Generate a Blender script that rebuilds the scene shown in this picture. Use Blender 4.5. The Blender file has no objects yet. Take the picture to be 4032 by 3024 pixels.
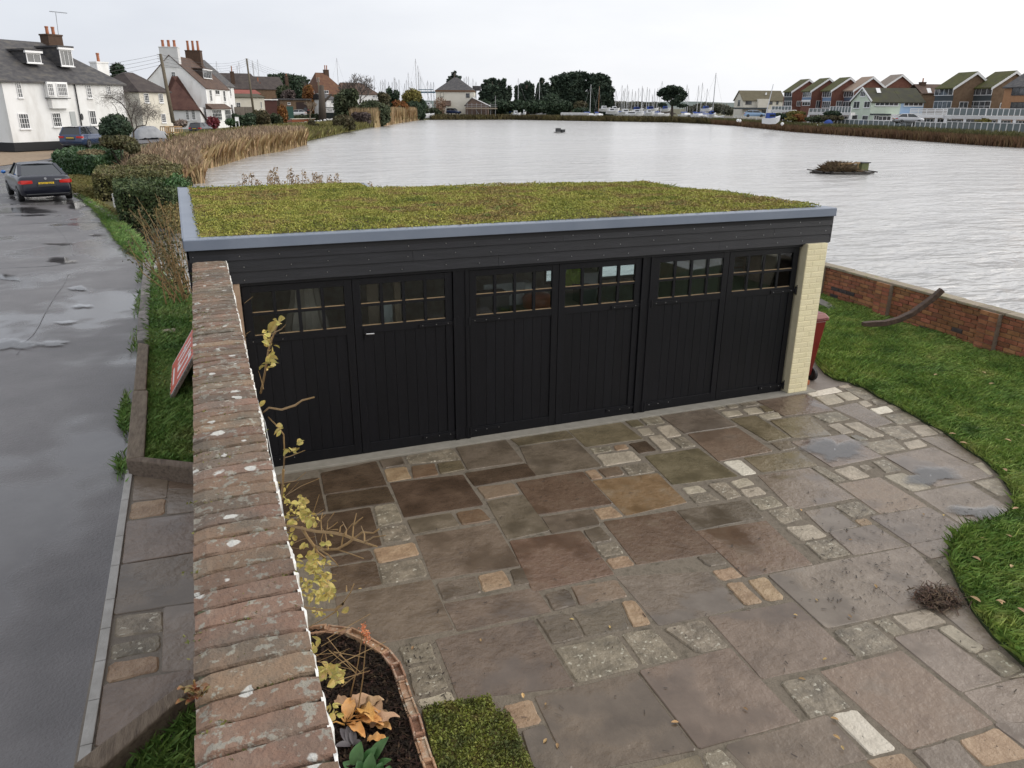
import bpy, bmesh, math, random
import numpy as np
from mathutils import Vector
random.seed(7); rng = np.random.default_rng(7)
R = math.radians
sc = bpy.context.scene
COL = sc.collection
# ---------------------------------------------------------------- camera
FPX, PITCH, ROLL, YAW, CAMH = 3019.2061, 0.347901, 0.007086, 0.376651, 3.85
_F = np.array([math.sin(YAW)*math.cos(PITCH), math.cos(YAW)*math.cos(PITCH), -math.sin(PITCH)])
_r = np.array([math.cos(YAW), -math.sin(YAW), 0.]); _u = np.cross(_r, _F)
_R = math.cos(ROLL)*_r + math.sin(ROLL)*_u
_U = -math.sin(ROLL)*_r + math.cos(ROLL)*_u
CAM = np.array([0., 0., CAMH])
cam_d = bpy.data.cameras.new('camera'); cam = bpy.data.objects.new('camera', cam_d); COL.objects.link(cam)
cam_d.sensor_width = 36; cam_d.lens = FPX/4032*36; cam_d.clip_start = .05; cam_d.clip_end = 9000
from mathutils import Matrix
cam.matrix_world = Matrix(((_R[0], _U[0], -_F[0], 0), (_R[1], _U[1], -_F[1], 0), (_R[2], _U[2], -_F[2], CAMH), (0, 0, 0, 1)))
sc.camera = cam
# ---------------------------------------------------------------- sky, sun, exposure
SUN_EL, SUN_AZ = R(30), R(104)          # azimuth from +Y towards +X
SD = Vector((math.sin(SUN_AZ)*math.cos(SUN_EL), math.cos(SUN_AZ)*math.cos(SUN_EL), math.sin(SUN_EL)))
w = bpy.data.worlds.new('World'); sc.world = w; w.use_nodes = True
nt = w.node_tree; N = nt.nodes; L = nt.links
N.clear()
out = N.new('ShaderNodeOutputWorld'); bg = N.new('ShaderNodeBackground'); L.new(bg.outputs[0], out.inputs[0])
bg.inputs['Strength'].default_value = .1
sky = N.new('ShaderNodeTexSky'); sky.sky_type = 'NISHITA'; sky.sun_disc = False
sky.sun_elevation = SUN_EL; sky.sun_rotation = SUN_AZ; sky.altitude = 0; sky.air_density = 1.; sky.dust_density = 3.
tc = N.new('ShaderNodeTexCoord')
dot = N.new('ShaderNodeVectorMath'); dot.operation = 'DOT_PRODUCT'; L.new(tc.outputs['Generated'], dot.inputs[0]); dot.inputs[1].default_value = SD
mr = N.new('ShaderNodeMapRange'); L.new(dot.outputs['Value'], mr.inputs[0]); mr.inputs[1].default_value = -.35; mr.inputs[2].default_value = .95
mp = N.new('ShaderNodeMapping'); mp.inputs['Scale'].default_value = (1.6, 1.6, 5.5); L.new(tc.outputs['Generated'], mp.inputs[0])
nz = N.new('ShaderNodeTexNoise'); nz.inputs['Scale'].default_value = 1.5; nz.inputs['Detail'].default_value = 6; nz.inputs['Roughness'].default_value = .55
L.new(mp.outputs[0], nz.inputs['Vector'])
cr_ = N.new('ShaderNodeMapRange'); L.new(nz.outputs[0], cr_.inputs[0]); cr_.inputs[1].default_value = .35; cr_.inputs[2].default_value = .7
ov = N.new('ShaderNodeMix'); ov.data_type = 'RGBA'; L.new(mr.outputs[0], ov.inputs[0])
ov.inputs[6].default_value = (6.0, 6.3, 6.95, 1); ov.inputs[7].default_value = (9.7, 9.65, 9.75, 1)
cl = N.new('ShaderNodeMix'); cl.data_type = 'RGBA'; cl.blend_type = 'MULTIPLY'; L.new(cr_.outputs[0], cl.inputs[0])
L.new(ov.outputs[2], cl.inputs[6]); cl.inputs[7].default_value = (1.14, 1.13, 1.1, 1)
mx = N.new('ShaderNodeMix'); mx.data_type = 'RGBA'; mx.inputs[0].default_value = .9
L.new(sky.outputs[0], mx.inputs[6]); L.new(cl.outputs[2], mx.inputs[7]); L.new(mx.outputs[2], bg.inputs['Color'])
sun_d = bpy.data.lights.new('sun', 'SUN'); sun = bpy.data.objects.new('sun', sun_d); COL.objects.link(sun)
sun_d.energy = 1.5; sun_d.angle = R(65); sun_d.color = (1, .96, .9)
sun.rotation_euler = (-SD).to_track_quat('-Z', 'Y').to_euler(); sun.location = (20, 5, 30)
vs = sc.view_settings; vs.view_transform = 'Standard'; vs.look = 'None'; vs.exposure = .32; vs.gamma = 1
sc.cycles.use_denoising = True
sc.cycles.max_bounces = 8; sc.cycles.transparent_max_bounces = 16
# ---------------------------------------------------------------- photograph pixel -> place
def ray(u, v): return _F + _R*((u-2016)/FPX) - _U*((v-1512)/FPX)
def at(u, v, zc): return CAM + ray(u, v)*zc                      # point at a depth
def G(u, v, z=0.):                                              # point on a level plane
    d = ray(u, v); return CAM + d*((z-CAMH)/d[2])
CR = dict(P3=(1000, 1700, 1.8433), P4=(2100, 1500, 1.8436), P5=(3000, 1450, 1.746), P6=(1150, 2350, 2.1067), P7=(2100, 2250, 2.0109),
          P8=(3000, 2250, 2.1434), L1=(300, 1000, 1.843), L2=(300, 1800, 1.355), L5=(0, 600, 2.074), W=(2900, 800, 1.508), H1=(0, 100, 3.318),
          H2=(450, 120, 3.318), Z1=(0, 0, 2.212), Z2=(700, 100, 2.212), Z3=(1600, 200, 1.7015), Z4=(2800, 200, 1.7955), A=(850, 220, 4.424),
          B=(1200, 220, 4.424), C=(1660, 240, 4.424), D=(2150, 260, 2.9493), E=(2880, 300, 4.424), Q=(3320, 300, 5.53), T=(3600, 280, 5.1204),
          I=(3150, 600, 6.32), K=(1150, 2700, 3.6867), V=(1000, 1850, 2.5517), U=(0, 620, 5.2667))
ORD = 'first second third fourth fifth sixth seventh eighth ninth tenth eleventh twelfth thirteenth fourteenth fifteenth sixteenth seventeenth eighteenth nineteenth twentieth twenty-first twenty-second twenty-third twenty-fourth twenty-fifth twenty-sixth twenty-seventh twenty-eighth'.split()
def px(c, x, y): o = CR[c]; return o[0]+x/o[2], o[1]+y/o[2]
# ---------------------------------------------------------------- materials
def _n(nt, t, **k):
    n = nt.nodes.new(t)
    for a, b in k.items(): setattr(n, a, b)
    return n
def ramp(nt, cols):
    n = nt.nodes.new('ShaderNodeValToRGB'); e = n.color_ramp.elements
    k = len(cols)
    for i, c in enumerate(cols):
        p = .3+.4*i/max(1, k-1)
        if i == 0: el = e[0]
        elif i == 1: el = e[1]
        else: el = e.new(p)
        el.position = p; el.color = (*c, 1)
    return n
MATS = {}
def M(name, cols, scale=4, rough=.8, bump=0., bscale=None, rnd=0., isl=0., metal=0., spec=.5, stretch=None, spots=None, spot_scale=30, spot_t=.62,
      wet=None, sub=0., trans=0., coat=0., detail=5):
    """procedural material: noise-blended colours, per-object / per-island jitter, optional spots (lichen), optional wet film (rough, scale, threshold)"""
    if name in MATS: return MATS[name]
    m = bpy.data.materials.new(name); MATS[name] = m; m.use_nodes = True
    nt = m.node_tree; b = nt.nodes['Principled BSDF']; Lk = nt.links
    if isinstance(cols[0], (int, float)): cols = [cols]
    g = _n(nt, 'ShaderNodeNewGeometry'); vec = g.outputs['Position']
    if stretch:
        mpn = _n(nt, 'ShaderNodeMapping'); mpn.inputs['Scale'].default_value = stretch; Lk.new(vec, mpn.inputs[0]); vec = mpn.outputs[0]
    def noise(s, d=detail, r=.6):
        n = _n(nt, 'ShaderNodeTexNoise'); n.inputs['Scale'].default_value = s; n.inputs['Detail'].default_value = d; n.inputs['Roughness'].default_value = r
        Lk.new(vec, n.inputs['Vector']); return n
    if len(cols) > 1:
        nn = noise(scale); r = ramp(nt, cols); Lk.new(nn.outputs[0], r.inputs[0]); c = r.outputs[0]
    else:
        rg = _n(nt, 'ShaderNodeRGB'); rg.outputs[0].default_value = (*cols[0], 1); c = rg.outputs[0]
    if spots:
        sn = noise(spot_scale, 4); mrn = _n(nt, 'ShaderNodeMapRange'); mrn.inputs[1].default_value = spot_t; mrn.inputs[2].default_value = spot_t+.05
        Lk.new(sn.outputs[0], mrn.inputs[0]); mxn = _n(nt, 'ShaderNodeMix', data_type='RGBA'); Lk.new(mrn.outputs[0], mxn.inputs[0])
        Lk.new(c, mxn.inputs[6]); mxn.inputs[7].default_value = (*spots, 1); c = mxn.outputs[2]
    for amt, src in ((rnd, 'obj'), (isl, 'isl')):
        if amt:
            if src == 'obj': o = _n(nt, 'ShaderNodeObjectInfo').outputs['Random']
            else: o = g.outputs['Random Per Island']
            mrn = _n(nt, 'ShaderNodeMapRange'); mrn.inputs[3].default_value = 1-amt; mrn.inputs[4].default_value = 1+amt; Lk.new(o, mrn.inputs[0])
            h = _n(nt, 'ShaderNodeHueSaturation'); Lk.new(c, h.inputs['Color']); Lk.new(mrn.outputs[0], h.inputs['Value'])
            mh = _n(nt, 'ShaderNodeMapRange'); mh.inputs[3].default_value = .5-amt*.05; mh.inputs[4].default_value = .5+amt*.05
            fr = _n(nt, 'ShaderNodeMath', operation='FRACT'); ml = _n(nt, 'ShaderNodeMath', operation='MULTIPLY'); ml.inputs[1].default_value = 7.31
            Lk.new(o, ml.inputs[0]); Lk.new(ml.outputs[0], fr.inputs[0]); Lk.new(fr.outputs[0], mh.inputs[0]); Lk.new(mh.outputs[0], h.inputs['Hue'])
            c = h.outputs[0]
    b.inputs['Roughness'].default_value = rough
    if wet:
        wr, ws, wt, dark = wet
        wn = noise(ws, 3); mrn = _n(nt, 'ShaderNodeMapRange'); mrn.inputs[1].default_value = wt-.04; mrn.inputs[2].default_value = wt+.05; Lk.new(wn.outputs[0], mrn.inputs[0])
        rr = _n(nt, 'ShaderNodeMapRange'); rr.inputs[3].default_value = rough; rr.inputs[4].default_value = wr; Lk.new(mrn.outputs[0], rr.inputs[0]); Lk.new(rr.outputs[0], b.inputs['Roughness'])
        mxn = _n(nt, 'ShaderNodeMix', data_type='RGBA', blend_type='MULTIPLY'); Lk.new(mrn.outputs[0], mxn.inputs[0]); Lk.new(c, mxn.inputs[6]); mxn.inputs[7].default_value = (dark, dark, dark, 1); c = mxn.outputs[2]
        wmask = mrn.outputs[0]
    Lk.new(c, b.inputs['Base Color'])
    b.inputs['Metallic'].default_value = metal; b.inputs['Specular IOR Level'].default_value = spec
    if sub: b.inputs['Subsurface Weight'].default_value = sub
    if coat: b.inputs['Coat Weight'].default_value = coat; b.inputs['Coat Roughness'].default_value = .05
    if trans:
        b.inputs['Transmission Weight'].default_value = trans
    if bump:
        bn = noise(bscale or scale*4, 8); bp = _n(nt, 'ShaderNodeBump'); bp.inputs['Strength'].default_value = min(1, bump*1.); bp.inputs['Distance'].default_value = .02
        Lk.new(bn.outputs[0], bp.inputs['Height']); Lk.new(bp.outputs[0], b.inputs['Normal'])
        if wet:
            sm = _n(nt, 'ShaderNodeMapRange'); sm.inputs[3].default_value = min(1, bump); sm.inputs[4].default_value = min(1, bump)*.12; Lk.new(wmask, sm.inputs[0]); Lk.new(sm.outputs[0], bp.inputs['Strength'])
    return m
def glass(name, tint=(.85, .9, .9), refl=1.0):
    if name in MATS: return MATS[name]
    m = bpy.data.materials.new(name); MATS[name] = m; m.use_nodes = True; nt = m.node_tree; nt.nodes.remove(nt.nodes['Principled BSDF'])
    o = nt.nodes['Material Output']; t = _n(nt, 'ShaderNodeBsdfTransparent'); t.inputs[0].default_value = (*tint, 1)
    g = _n(nt, 'ShaderNodeBsdfGlossy'); g.inputs['Roughness'].default_value = .02; f = _n(nt, 'ShaderNodeFresnel'); f.inputs[0].default_value = 1.5
    x = _n(nt, 'ShaderNodeMixShader'); nt.links.new(f.outputs[0], x.inputs[0]); nt.links.new(t.outputs[0], x.inputs[1]); nt.links.new(g.outputs[0], x.inputs[2]); nt.links.new(x.outputs[0], o.inputs[0])
    return m
# ---------------------------------------------------------------- mesh building
def rootloc(p):
    if p is None: return np.zeros(3)
    while p.parent is not None: p = p.parent
    return np.array(p.location)
class MB:
    def __init__(s): s.v = []; s.f = []
    def add(s, vs, fs):
        k = len(s.v); s.v.extend([tuple(map(float, p)) for p in vs]); s.f.extend([tuple(i+k for i in f) for f in fs]); return s
    def box(s, x0, x1, y0, y1, z0, z1, fr=None):
        vs = [(x, y, z) for z in (z0, z1) for x, y in ((x0, y0), (x1, y0), (x1, y1), (x0, y1))]
        if fr: vs = [fr(*p) for p in vs]
        return s.add(vs, [(3, 2, 1, 0), (4, 5, 6, 7), (0, 1, 5, 4), (1, 2, 6, 5), (2, 3, 7, 6), (3, 0, 4, 7)])
    def prism(s, pts, z0, z1, inset=0., fr=None):
        n = len(pts); c = np.mean(pts, axis=0)
        top = [c[:2]+(np.array(p[:2])-c[:2])*(1-inset) for p in pts] if inset else pts
        vs = [(p[0], p[1], z0) for p in pts]+[(p[0], p[1], z1) for p in top]
        if fr: vs = [fr(*p) for p in vs]
        return s.add(vs, [tuple(reversed(range(n))), tuple(range(n, 2*n))]+[(i, (i+1) % n, n+(i+1) % n, n+i) for i in range(n)])
    def tube(s, pts, rad, n=6, cap=True):
        pts = [Vector(p) for p in pts]; k = len(pts)
        if isinstance(rad, (int, float)): rad = [rad]*k
        rings = []
        for i, p in enumerate(pts):
            t = (pts[min(i+1, k-1)]-pts[max(i-1, 0)]).normalized()
            a = t.orthogonal().normalized() if i == 0 else (prev - t*prev.dot(t)).normalized()
            prev = a; b_ = t.cross(a)
            rings.append([p+(a*math.cos(2*math.pi*j/n)+b_*math.sin(2*math.pi*j/n))*rad[i] for j in range(n)])
        fs = [(i*n+j, i*n+(j+1) % n, (i+1)*n+(j+1) % n, (i+1)*n+j) for i in range(k-1) for j in range(n)]
        if cap: fs += [tuple(reversed(range(n))), tuple(range((k-1)*n, k*n))]
        return s.add([q for r in rings for q in r], fs)
    def bar(s, p, q, w, h, up=(0, 0, 1)):
        p = Vector(p); q = Vector(q); t = (q-p).normalized(); up = Vector(up)
        a = t.cross(up)
        if a.length < 1e-4: a = t.orthogonal()
        a.normalize(); b_ = a.cross(t); a *= w/2; b_ *= h/2
        vs = [e+x*a+y*b_ for e in (p, q) for x, y in ((-1, -1), (1, -1), (1, 1), (-1, 1))]
        return s.add(vs, [(3, 2, 1, 0), (4, 5, 6, 7), (0, 1, 5, 4), (1, 2, 6, 5), (2, 3, 7, 6), (3, 0, 4, 7)])
    def lathe(s, prof, c=(0, 0, 0), n=12, axis='z'):
        vs = []
        for r_, h in prof:
            for j in range(n):
                a = 2*math.pi*j/n; x, y = r_*math.cos(a), r_*math.sin(a)
                p = (x, y, h) if axis == 'z' else (h, x, y) if axis == 'x' else (x, h, y)
                vs.append((p[0]+c[0], p[1]+c[1], p[2]+c[2]))
        k = len(prof)
        return s.add(vs, [(i*n+j, i*n+(j+1) % n, (i+1)*n+(j+1) % n, (i+1)*n+j) for i in range(k-1) for j in range(n)]+[tuple(reversed(range(n))), tuple(range((k-1)*n, k*n))])
    def build(s, name, mat, parent=None, smooth=False, bevel=0., **tags):
        if s.v:
            o = np.array(s.v)-rootloc(parent)
        else: o = np.zeros((0, 3))
        me = bpy.data.meshes.new(name); me.from_pydata(o.tolist(), [], s.f); me.update()
        ob = bpy.data.objects.new(name, me); COL.objects.link(ob)
        if mat: me.materials.append(mat)
        if parent is not None: ob.parent = parent
        if smooth: me.polygons.foreach_set('use_smooth', [True]*len(me.polygons))
        if bevel:
            md = ob.modifiers.new('bevel', 'BEVEL'); md.width = bevel; md.segments = 2; md.limit_method = 'ANGLE'
        tag(ob, **tags)
        return ob
def tag(o, label=None, cat=None, group=None, kind=None):
    if label: o['label'] = label
    if cat: o['category'] = cat
    if group: o['group'] = group
    if kind: o['kind'] = kind
    return o
def thing(name, loc, label, cat, group=None):
    o = bpy.data.objects.new(name, None); COL.objects.link(o); o.location = tuple(map(float, loc)); o.empty_display_size = .2
    return tag(o, label, cat, group)
def soup(name, V, n, mat, parent=None, **tags):
    """V: (k*n, 3) vertices, every n in a row one face - leaves, blades"""
    V = np.asarray(V, dtype=np.float32)-rootloc(parent).astype(np.float32); k = len(V)//n
    me = bpy.data.meshes.new(name); me.vertices.add(k*n); me.vertices.foreach_set('co', V.ravel())
    me.loops.add(k*n); me.loops.foreach_set('vertex_index', np.arange(k*n, dtype=np.int32))
    me.polygons.add(k); me.polygons.foreach_set('loop_start', np.arange(0, k*n, n, dtype=np.int32)); me.polygons.foreach_set('loop_total', np.full(k, n, dtype=np.int32))
    me.update(calc_edges=True); me.materials.append(mat)
    ob = bpy.data.objects.new(name, me); COL.objects.link(ob)
    if parent is not None: ob.parent = parent
    return tag(ob, **tags)
def inst(me, name, parent, loc, rot=(0, 0, 0), scale=(1, 1, 1)):
    ob = bpy.data.objects.new(name, me); COL.objects.link(ob)
    ob.location = tuple(np.array(loc, dtype=float)-rootloc(parent)); ob.rotation_euler = rot; ob.scale = scale
    if parent is not None: ob.parent = parent
    return ob
def mesh_of(mb, name, mat, bevel=0., seg=1):
    bm = bmesh.new(); vs = [bm.verts.new(p) for p in mb.v]
    for f in mb.f: bm.faces.new([vs[i] for i in f])
    if bevel: bmesh.ops.bevel(bm, geom=list(bm.edges), offset=bevel, segments=seg, affect='EDGES', clamp_overlap=True)
    me = bpy.data.meshes.new(name); bm.to_mesh(me); bm.free(); me.materials.append(mat); return me
def leaf_quads(P, size, flat=0., jit=.4):
    """random-facing quads at points P; flat -> more level"""
    P = np.asarray(P); k = len(P); a = rng.normal(size=(k, 3)); a[:, 2] *= (1-flat); a /= np.linalg.norm(a, axis=1)[:, None]+1e-9
    b = rng.normal(size=(k, 3)); b -= a*(a*b).sum(1)[:, None]; b /= np.linalg.norm(b, axis=1)[:, None]+1e-9
    s = size*(1+jit*(rng.random((k, 1))*2-1)); a = a*s; b = b*s*.55
    V = np.stack([P-a, P-b*.9+a*.05, P+a, P+b*.9+a*.05], axis=1)
    return V.reshape(-1, 3)
def in_ellipsoids(blobs, n, shell=.55):
    """points inside a list of (cx,cy,cz,rx,ry,rz), denser near the surface"""
    B = np.array(blobs, dtype=float); wgt = (B[:, 3]*B[:, 4]*B[:, 5])**.7; idx = rng.choice(len(B), n, p=wgt/wgt.sum())
    d = rng.normal(size=(n, 3)); d /= np.linalg.norm(d, axis=1)[:, None]; r = (shell+(1-shell)*rng.random((n, 1)))*(.8+.28*rng.random((n, 1)))
    return B[idx, :3]+d*r*B[idx, 3:]
def inside(poly, x, y):
    poly = np.asarray(poly); res = np.zeros(len(x), bool); j = len(poly)-1
    for i in range(len(poly)):
        xi, yi = poly[i]; xj, yj = poly[j]
        c = ((yi > y) != (yj > y)) & (x < (xj-xi)*(y-yi)/(yj-yi+1e-12)+xi); res ^= c; j = i
    return res
def scatter(poly, n):
    poly = np.asarray(poly); lo = poly.min(0); hi = poly.max(0); X = []
    while sum(map(len, X)) < n:
        p = lo+(hi-lo)*rng.random((n*2, 2)); X.append(p[inside(poly, p[:, 0], p[:, 1])])
    return np.concatenate(X)[:n]
def blades(P, h, wd, lean=.35, jit=.5, bend=1.):
    """each blade a 4-gon: base left, base right, tip offset (as a bent sliver)"""
    P = np.asarray(P); k = len(P); a = rng.random(k)*2*math.pi; d = np.stack([np.cos(a), np.sin(a), np.zeros(k)], 1); s = np.stack([-np.sin(a), np.cos(a), np.zeros(k)], 1)
    hh = h*(1-jit+2*jit*rng.random(k)); ln = lean*rng.random(k)*hh*2; ww = wd*(.6+.8*rng.random(k))
    b0 = P-s*ww[:, None]; b1 = P+s*ww[:, None]; tip = P+d*ln[:, None]*bend; tip[:, 2] += hh
    mid = P+d*(ln*.28)[:, None]+s*(ww*.9)[:, None]; mid[:, 2] += hh*.6
    return np.stack([b0, b1, mid, tip], 1).reshape(-1, 3)
# ================================================================= SETTING: land, water, hills
ZW = -.3
def zl(y): return float(np.interp(y, [0, 10, 28, 45, 110, 300], [.6, .6, .25, .2, .2, .4]))
def GL(u, v, dz=0.):
    z = .5
    for _ in range(12):
        p = G(u, v, z+dz); z = zl(p[1])
    return p
LSH = [(735, 728), (727, 674), (813, 656), (926, 620), (1062, 597), (1166, 570), (1229, 552), (1333, 529), (1468, 502), (1559, 486), (1650, 472.5)]
FSH = [(1700, 472), (2011, 471.5), (2335, 477), (2658, 482.5), (2800, 489), (2900, 496), (3134, 520), (3468, 542.5), (3802, 567.6), (4032, 583)]
lsh = [G(u, v, ZW)[:2] for u, v in LSH]; fsh = [G(u, v, ZW)[:2] for u, v in FSH]
near_sh = [(100., 30.), (95., -60.), (12.6, -60.), (12.6, 0.), (12.5, 8.), (12.6, 14.2), (7.4, 13.4), (2.6, 14.2), (-.6, 14.6), (-2.2, 22.)]
lake = [np.array(p) for p in lsh+fsh+near_sh]
cen = np.array([55., 90.])
def land_ring():
    n = len(lake); mb = MB(); rows = [[], [], [], []]
    for i, p in enumerate(lake):
        o = p-cen; o = o/np.linalg.norm(o)
        if i < len(lsh): zt = zl(p[1])-.12
        elif i < len(lsh)+len(fsh): zt = .45
        else: zt = -.42
        far = cen+o*4500; rows[0].append((*p, ZW-.25)); rows[1].append((*(p+o*.5), min(zt, ZW+.15))); rows[2].append((*(p+o*3.), zt)); rows[3].append((*far, zt if zt > 0 else .3))
    vs = sum(rows, []); fs = [(r*n+i, (r+1)*n+i, (r+1)*n+(i+1) % n, r*n+(i+1) % n) for r in range(3) for i in range(n)]
    return mb.add(vs, fs)
m_land = M('land_grass', [(.045, .05, .02), (.08, .075, .03), (.11, .09, .045)], scale=.35, rough=.95, bump=.4, bscale=2)
land_ring().build('ground', m_land, kind='structure')
# water
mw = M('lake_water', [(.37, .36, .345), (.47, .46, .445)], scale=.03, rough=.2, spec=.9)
nt_ = mw.node_tree; b_ = nt_.nodes['Principled BSDF']; g_ = _n(nt_, 'ShaderNodeNewGeometry')
mpw = _n(nt_, 'ShaderNodeMapping'); mpw.inputs['Rotation'].default_value = (0, 0, R(14)); mpw.inputs['Scale'].default_value = (.55, 1.25, 1); nt_.links.new(g_.outputs['Position'], mpw.inputs[0])
n1 = _n(nt_, 'ShaderNodeTexNoise'); n1.inputs['Scale'].default_value = 1.7; n1.inputs['Detail'].default_value = 3; n1.inputs['Distortion'].default_value = .4
n2 = _n(nt_, 'ShaderNodeTexNoise'); n2.inputs['Scale'].default_value = .45; n2.inputs['Detail'].default_value = 4
nt_.links.new(mpw.outputs[0], n1.inputs['Vector']); nt_.links.new(mpw.outputs[0], n2.inputs['Vector'])
ad = _n(nt_, 'ShaderNodeMath', operation='MULTIPLY_ADD'); ad.inputs[1].default_value = 2.6; nt_.links.new(n2.outputs[0], ad.inputs[0]); nt_.links.new(n1.outputs[0], ad.inputs[2])
bpw = _n(nt_, 'ShaderNodeBump'); bpw.inputs['Strength'].default_value = .8; bpw.inputs['Distance'].default_value = .22; nt_.links.new(ad.outputs[0], bpw.inputs['Height']); nt_.links.new(bpw.outputs[0], b_.inputs['Normal'])
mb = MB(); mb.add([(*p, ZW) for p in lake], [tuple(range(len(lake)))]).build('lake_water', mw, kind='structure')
# far hills with their woods, beyond the marina and the salt marsh
m_hill = M('far_hills', [(.10, .13, .12), (.13, .16, .15), (.17, .18, .16)], scale=.012, rough=1)
def hills(dist, h, seed, n=260):
    mb = MB(); vs = []
    for i in range(n):
        a = R(-45+150*i/(n-1)); hh = h*(.55+.45*math.sin(i*.06*seed+seed))+h*.18*math.sin(i*.31+seed)+h*.12*random.random()
        for k, (dd, zz) in enumerate(((dist, 0), (dist+60, max(2, hh)), (dist+400, max(2, hh)*.9), (dist+600, 0))): vs.append((math.sin(a)*dd, math.cos(a)*dd, zz))
    return mb.add(vs, [(i*4+k, (i+1)*4+k, (i+1)*4+k+1, i*4+k+1) for i in range(n-1) for k in range(3)])
hills(1500, 11, 1.0).build('hills', m_hill, smooth=True, kind='structure')
hills(2600, 20, 2.3).build('hills', m_hill, smooth=True, kind='structure')
# left-hand ground sheet between the houses and the reeds
_ly = sorted(lsh, key=lambda p: p[1]); LY = [-8, 14.6, 22]+[p[1] for p in _ly]; LX = [-.1, -.1, -2.6]+[p[0]-1.2 for p in _ly]
def shx(y): return float(np.interp(y, LY, LX))
mb = MB(); ys = [-8, 0, 4, 8, 10]+list(range(12, 46, 2))+[45, 50, 58, 66, 76, 88, 100, 110, 115, 135, 160, 190]; ys.sort(); vs = []
for y in ys: vs += [(-160, y, zl(y)+1.2), (-40, y, zl(y)+.1), (-12, y, zl(y)-.03), (shx(y), y, zl(y)-.02)]
mb.add(vs, [(i*4+k, i*4+k+1, (i+1)*4+k+1, (i+1)*4+k) for i in range(len(ys)-1) for k in range(3)]).build('verge_ground', M('verge_soil', [(.05, .055, .02), (.085, .08, .03), (.12, .1, .05)], scale=.8, rough=.95, bump=.4, bscale=9), kind='structure')
# ---------------------------------------------------------------- road
KERB = [('L5', p) for p in ((560, 300), (600, 352), (690, 405), (800, 480), (880, 540), (960, 605), (1030, 670), (1085, 730), (1130, 785), (1155, 830), (1168, 900), (1172, 1000), (1158, 1100), (1150, 1200), (1142, 1300), (1130, 1400), (1122, 1500), (1120, 1640))]
kerb = [GL(*px(c, *p)) for c, p in KERB]
edge_strip = [G(*px('L2', x, y), .6) for x, y in ((288, 82), (235, 440), (185, 780), (135, 1110), (60, 1560), (20, 1800))]
road_r = [GL(*q) for q in ((330, 640), (250, 700))]+kerb+[np.array([e[0]-.02, e[1], .6]) for e in edge_strip]+[np.array([edge_strip[-1][0]-.25, -6, .6])]
m_road = M('wet_asphalt', [(.085, .08, .082), (.12, .113, .115), (.155, .15, .15)], scale=.9, rough=.44, bump=.6, bscale=38, wet=(.13, .45, .53, .75), spec=.5, spots=(.16, .155, .15), spot_scale=70, spot_t=.66)
rr_ = []
for a_, b_ in zip(road_r, road_r[1:]): rr_ += [a_+(b_-a_)*k/4 for k in range(4)]
road_r = rr_+[road_r[-1]]
mb = MB(); vs = []
for p in road_r: vs += [(-60, p[1], zl(p[1])+.006), (p[0]-2.6, p[1], zl(p[1])+.02), (p[0], p[1], zl(p[1])+.006)]
n = len(road_r); mb.add(vs, [(i*3+k, (i+1)*3+k, (i+1)*3+k+1, i*3+k+1) for i in range(n-1) for k in range(2)]).build('road', m_road, kind='structure')
lane = [GL(*q) for q in ((-60, 640), (200, 610), (420, 566), (640, 551), (860, 532), (1060, 512), (1200, 497), (1330, 477), (1420, 466))]
mb = MB(); vs = []
for i, p in enumerate(lane):
    t = lane[min(i+1, len(lane)-1)]-lane[max(i-1, 0)]; t = t/np.linalg.norm(t[:2]); nn_ = np.array([t[1], -t[0]])
    for s in (-3.4, 3.2): vs.append((p[0]+nn_[0]*s, p[1]+nn_[1]*s, zl(p[1])+.03))
mb.add(vs, [(i*2, i*2+1, i*2+3, i*2+2) for i in range(len(lane)-1)]).build('road', M('lane_asphalt', [(.10, .095, .10), (.14, .135, .14)], scale=.5, rough=.7, bump=.2, bscale=30), kind='structure')
sand = [GL(*px('Z1', *p)) for p in ((-60, 1270), (120, 1285), (330, 1300), (560, 1330), (420, 1390), (150, 1430), (-60, 1460))]
mb = MB(); mb.add([(p[0], p[1], zl(p[1])+.045) for p in sand], [tuple(range(len(sand)))]).build('gravel_drive', M('tan_gravel', [(.24, .17, .11), (.32, .24, .165), (.2, .15, .1)], scale=3, rough=.95, bump=.5, bscale=40), kind='structure')
wm = [GL(*px('L5', *p)) for p in ((330, 104), (425, 96), (440, 118), (400, 120))]
mb = MB(); mb.add([(p[0], p[1], zl(p[1])+.05) for p in wm], [(0, 1, 2, 3)]).build('road_marking', M('white_road_paint', (.75, .75, .74), rough=.7), kind='structure')
# cracks and repair seams in the tarmac (raised bitumen lines)
m_seam = M('pale_seam', [(.09, .085, .09), (.19, .185, .19)], scale=14, rough=.4)
def seam(pts, wd, name='road_seam', mat=m_seam):
    P = [GL(*px('L5', *p)) for p in pts]; mb = MB(); vs = []
    for i, p in enumerate(P):
        t = P[min(i+1, len(P)-1)]-P[max(i-1, 0)]; t = t/np.linalg.norm(t[:2]); q = np.array([t[1], -t[0]])
        for s in (-1, 1): e = s*wd*(.4+.8*random.random()); vs.append((p[0]+q[0]*e, p[1]+q[1]*e, zl(p[1])+.022))
    mb.add(vs, [(i*2, i*2+1, i*2+3, i*2+2) for i in range(len(P)-1)]).build(name, mat, kind='structure')
seam([(640, 985), (570, 995), (550, 1015), (535, 1060), (500, 1120), (455, 1170), (425, 1220), (385, 1285), (355, 1350), (325, 1410), (295, 1465), (265, 1505), (200, 1560), (140, 1660)], .009)
seam([(430, 600), (500, 650), (550, 720), (585, 770), (600, 830), (610, 850)], .008)
m_crack = M('dark_crack', (.012, .012, .013), rough=.3)
seam([(0, 608), (120, 600), (240, 590), (380, 580), (520, 573), (660, 578), (780, 575), (870, 572)], .025, mat=m_crack)
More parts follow.
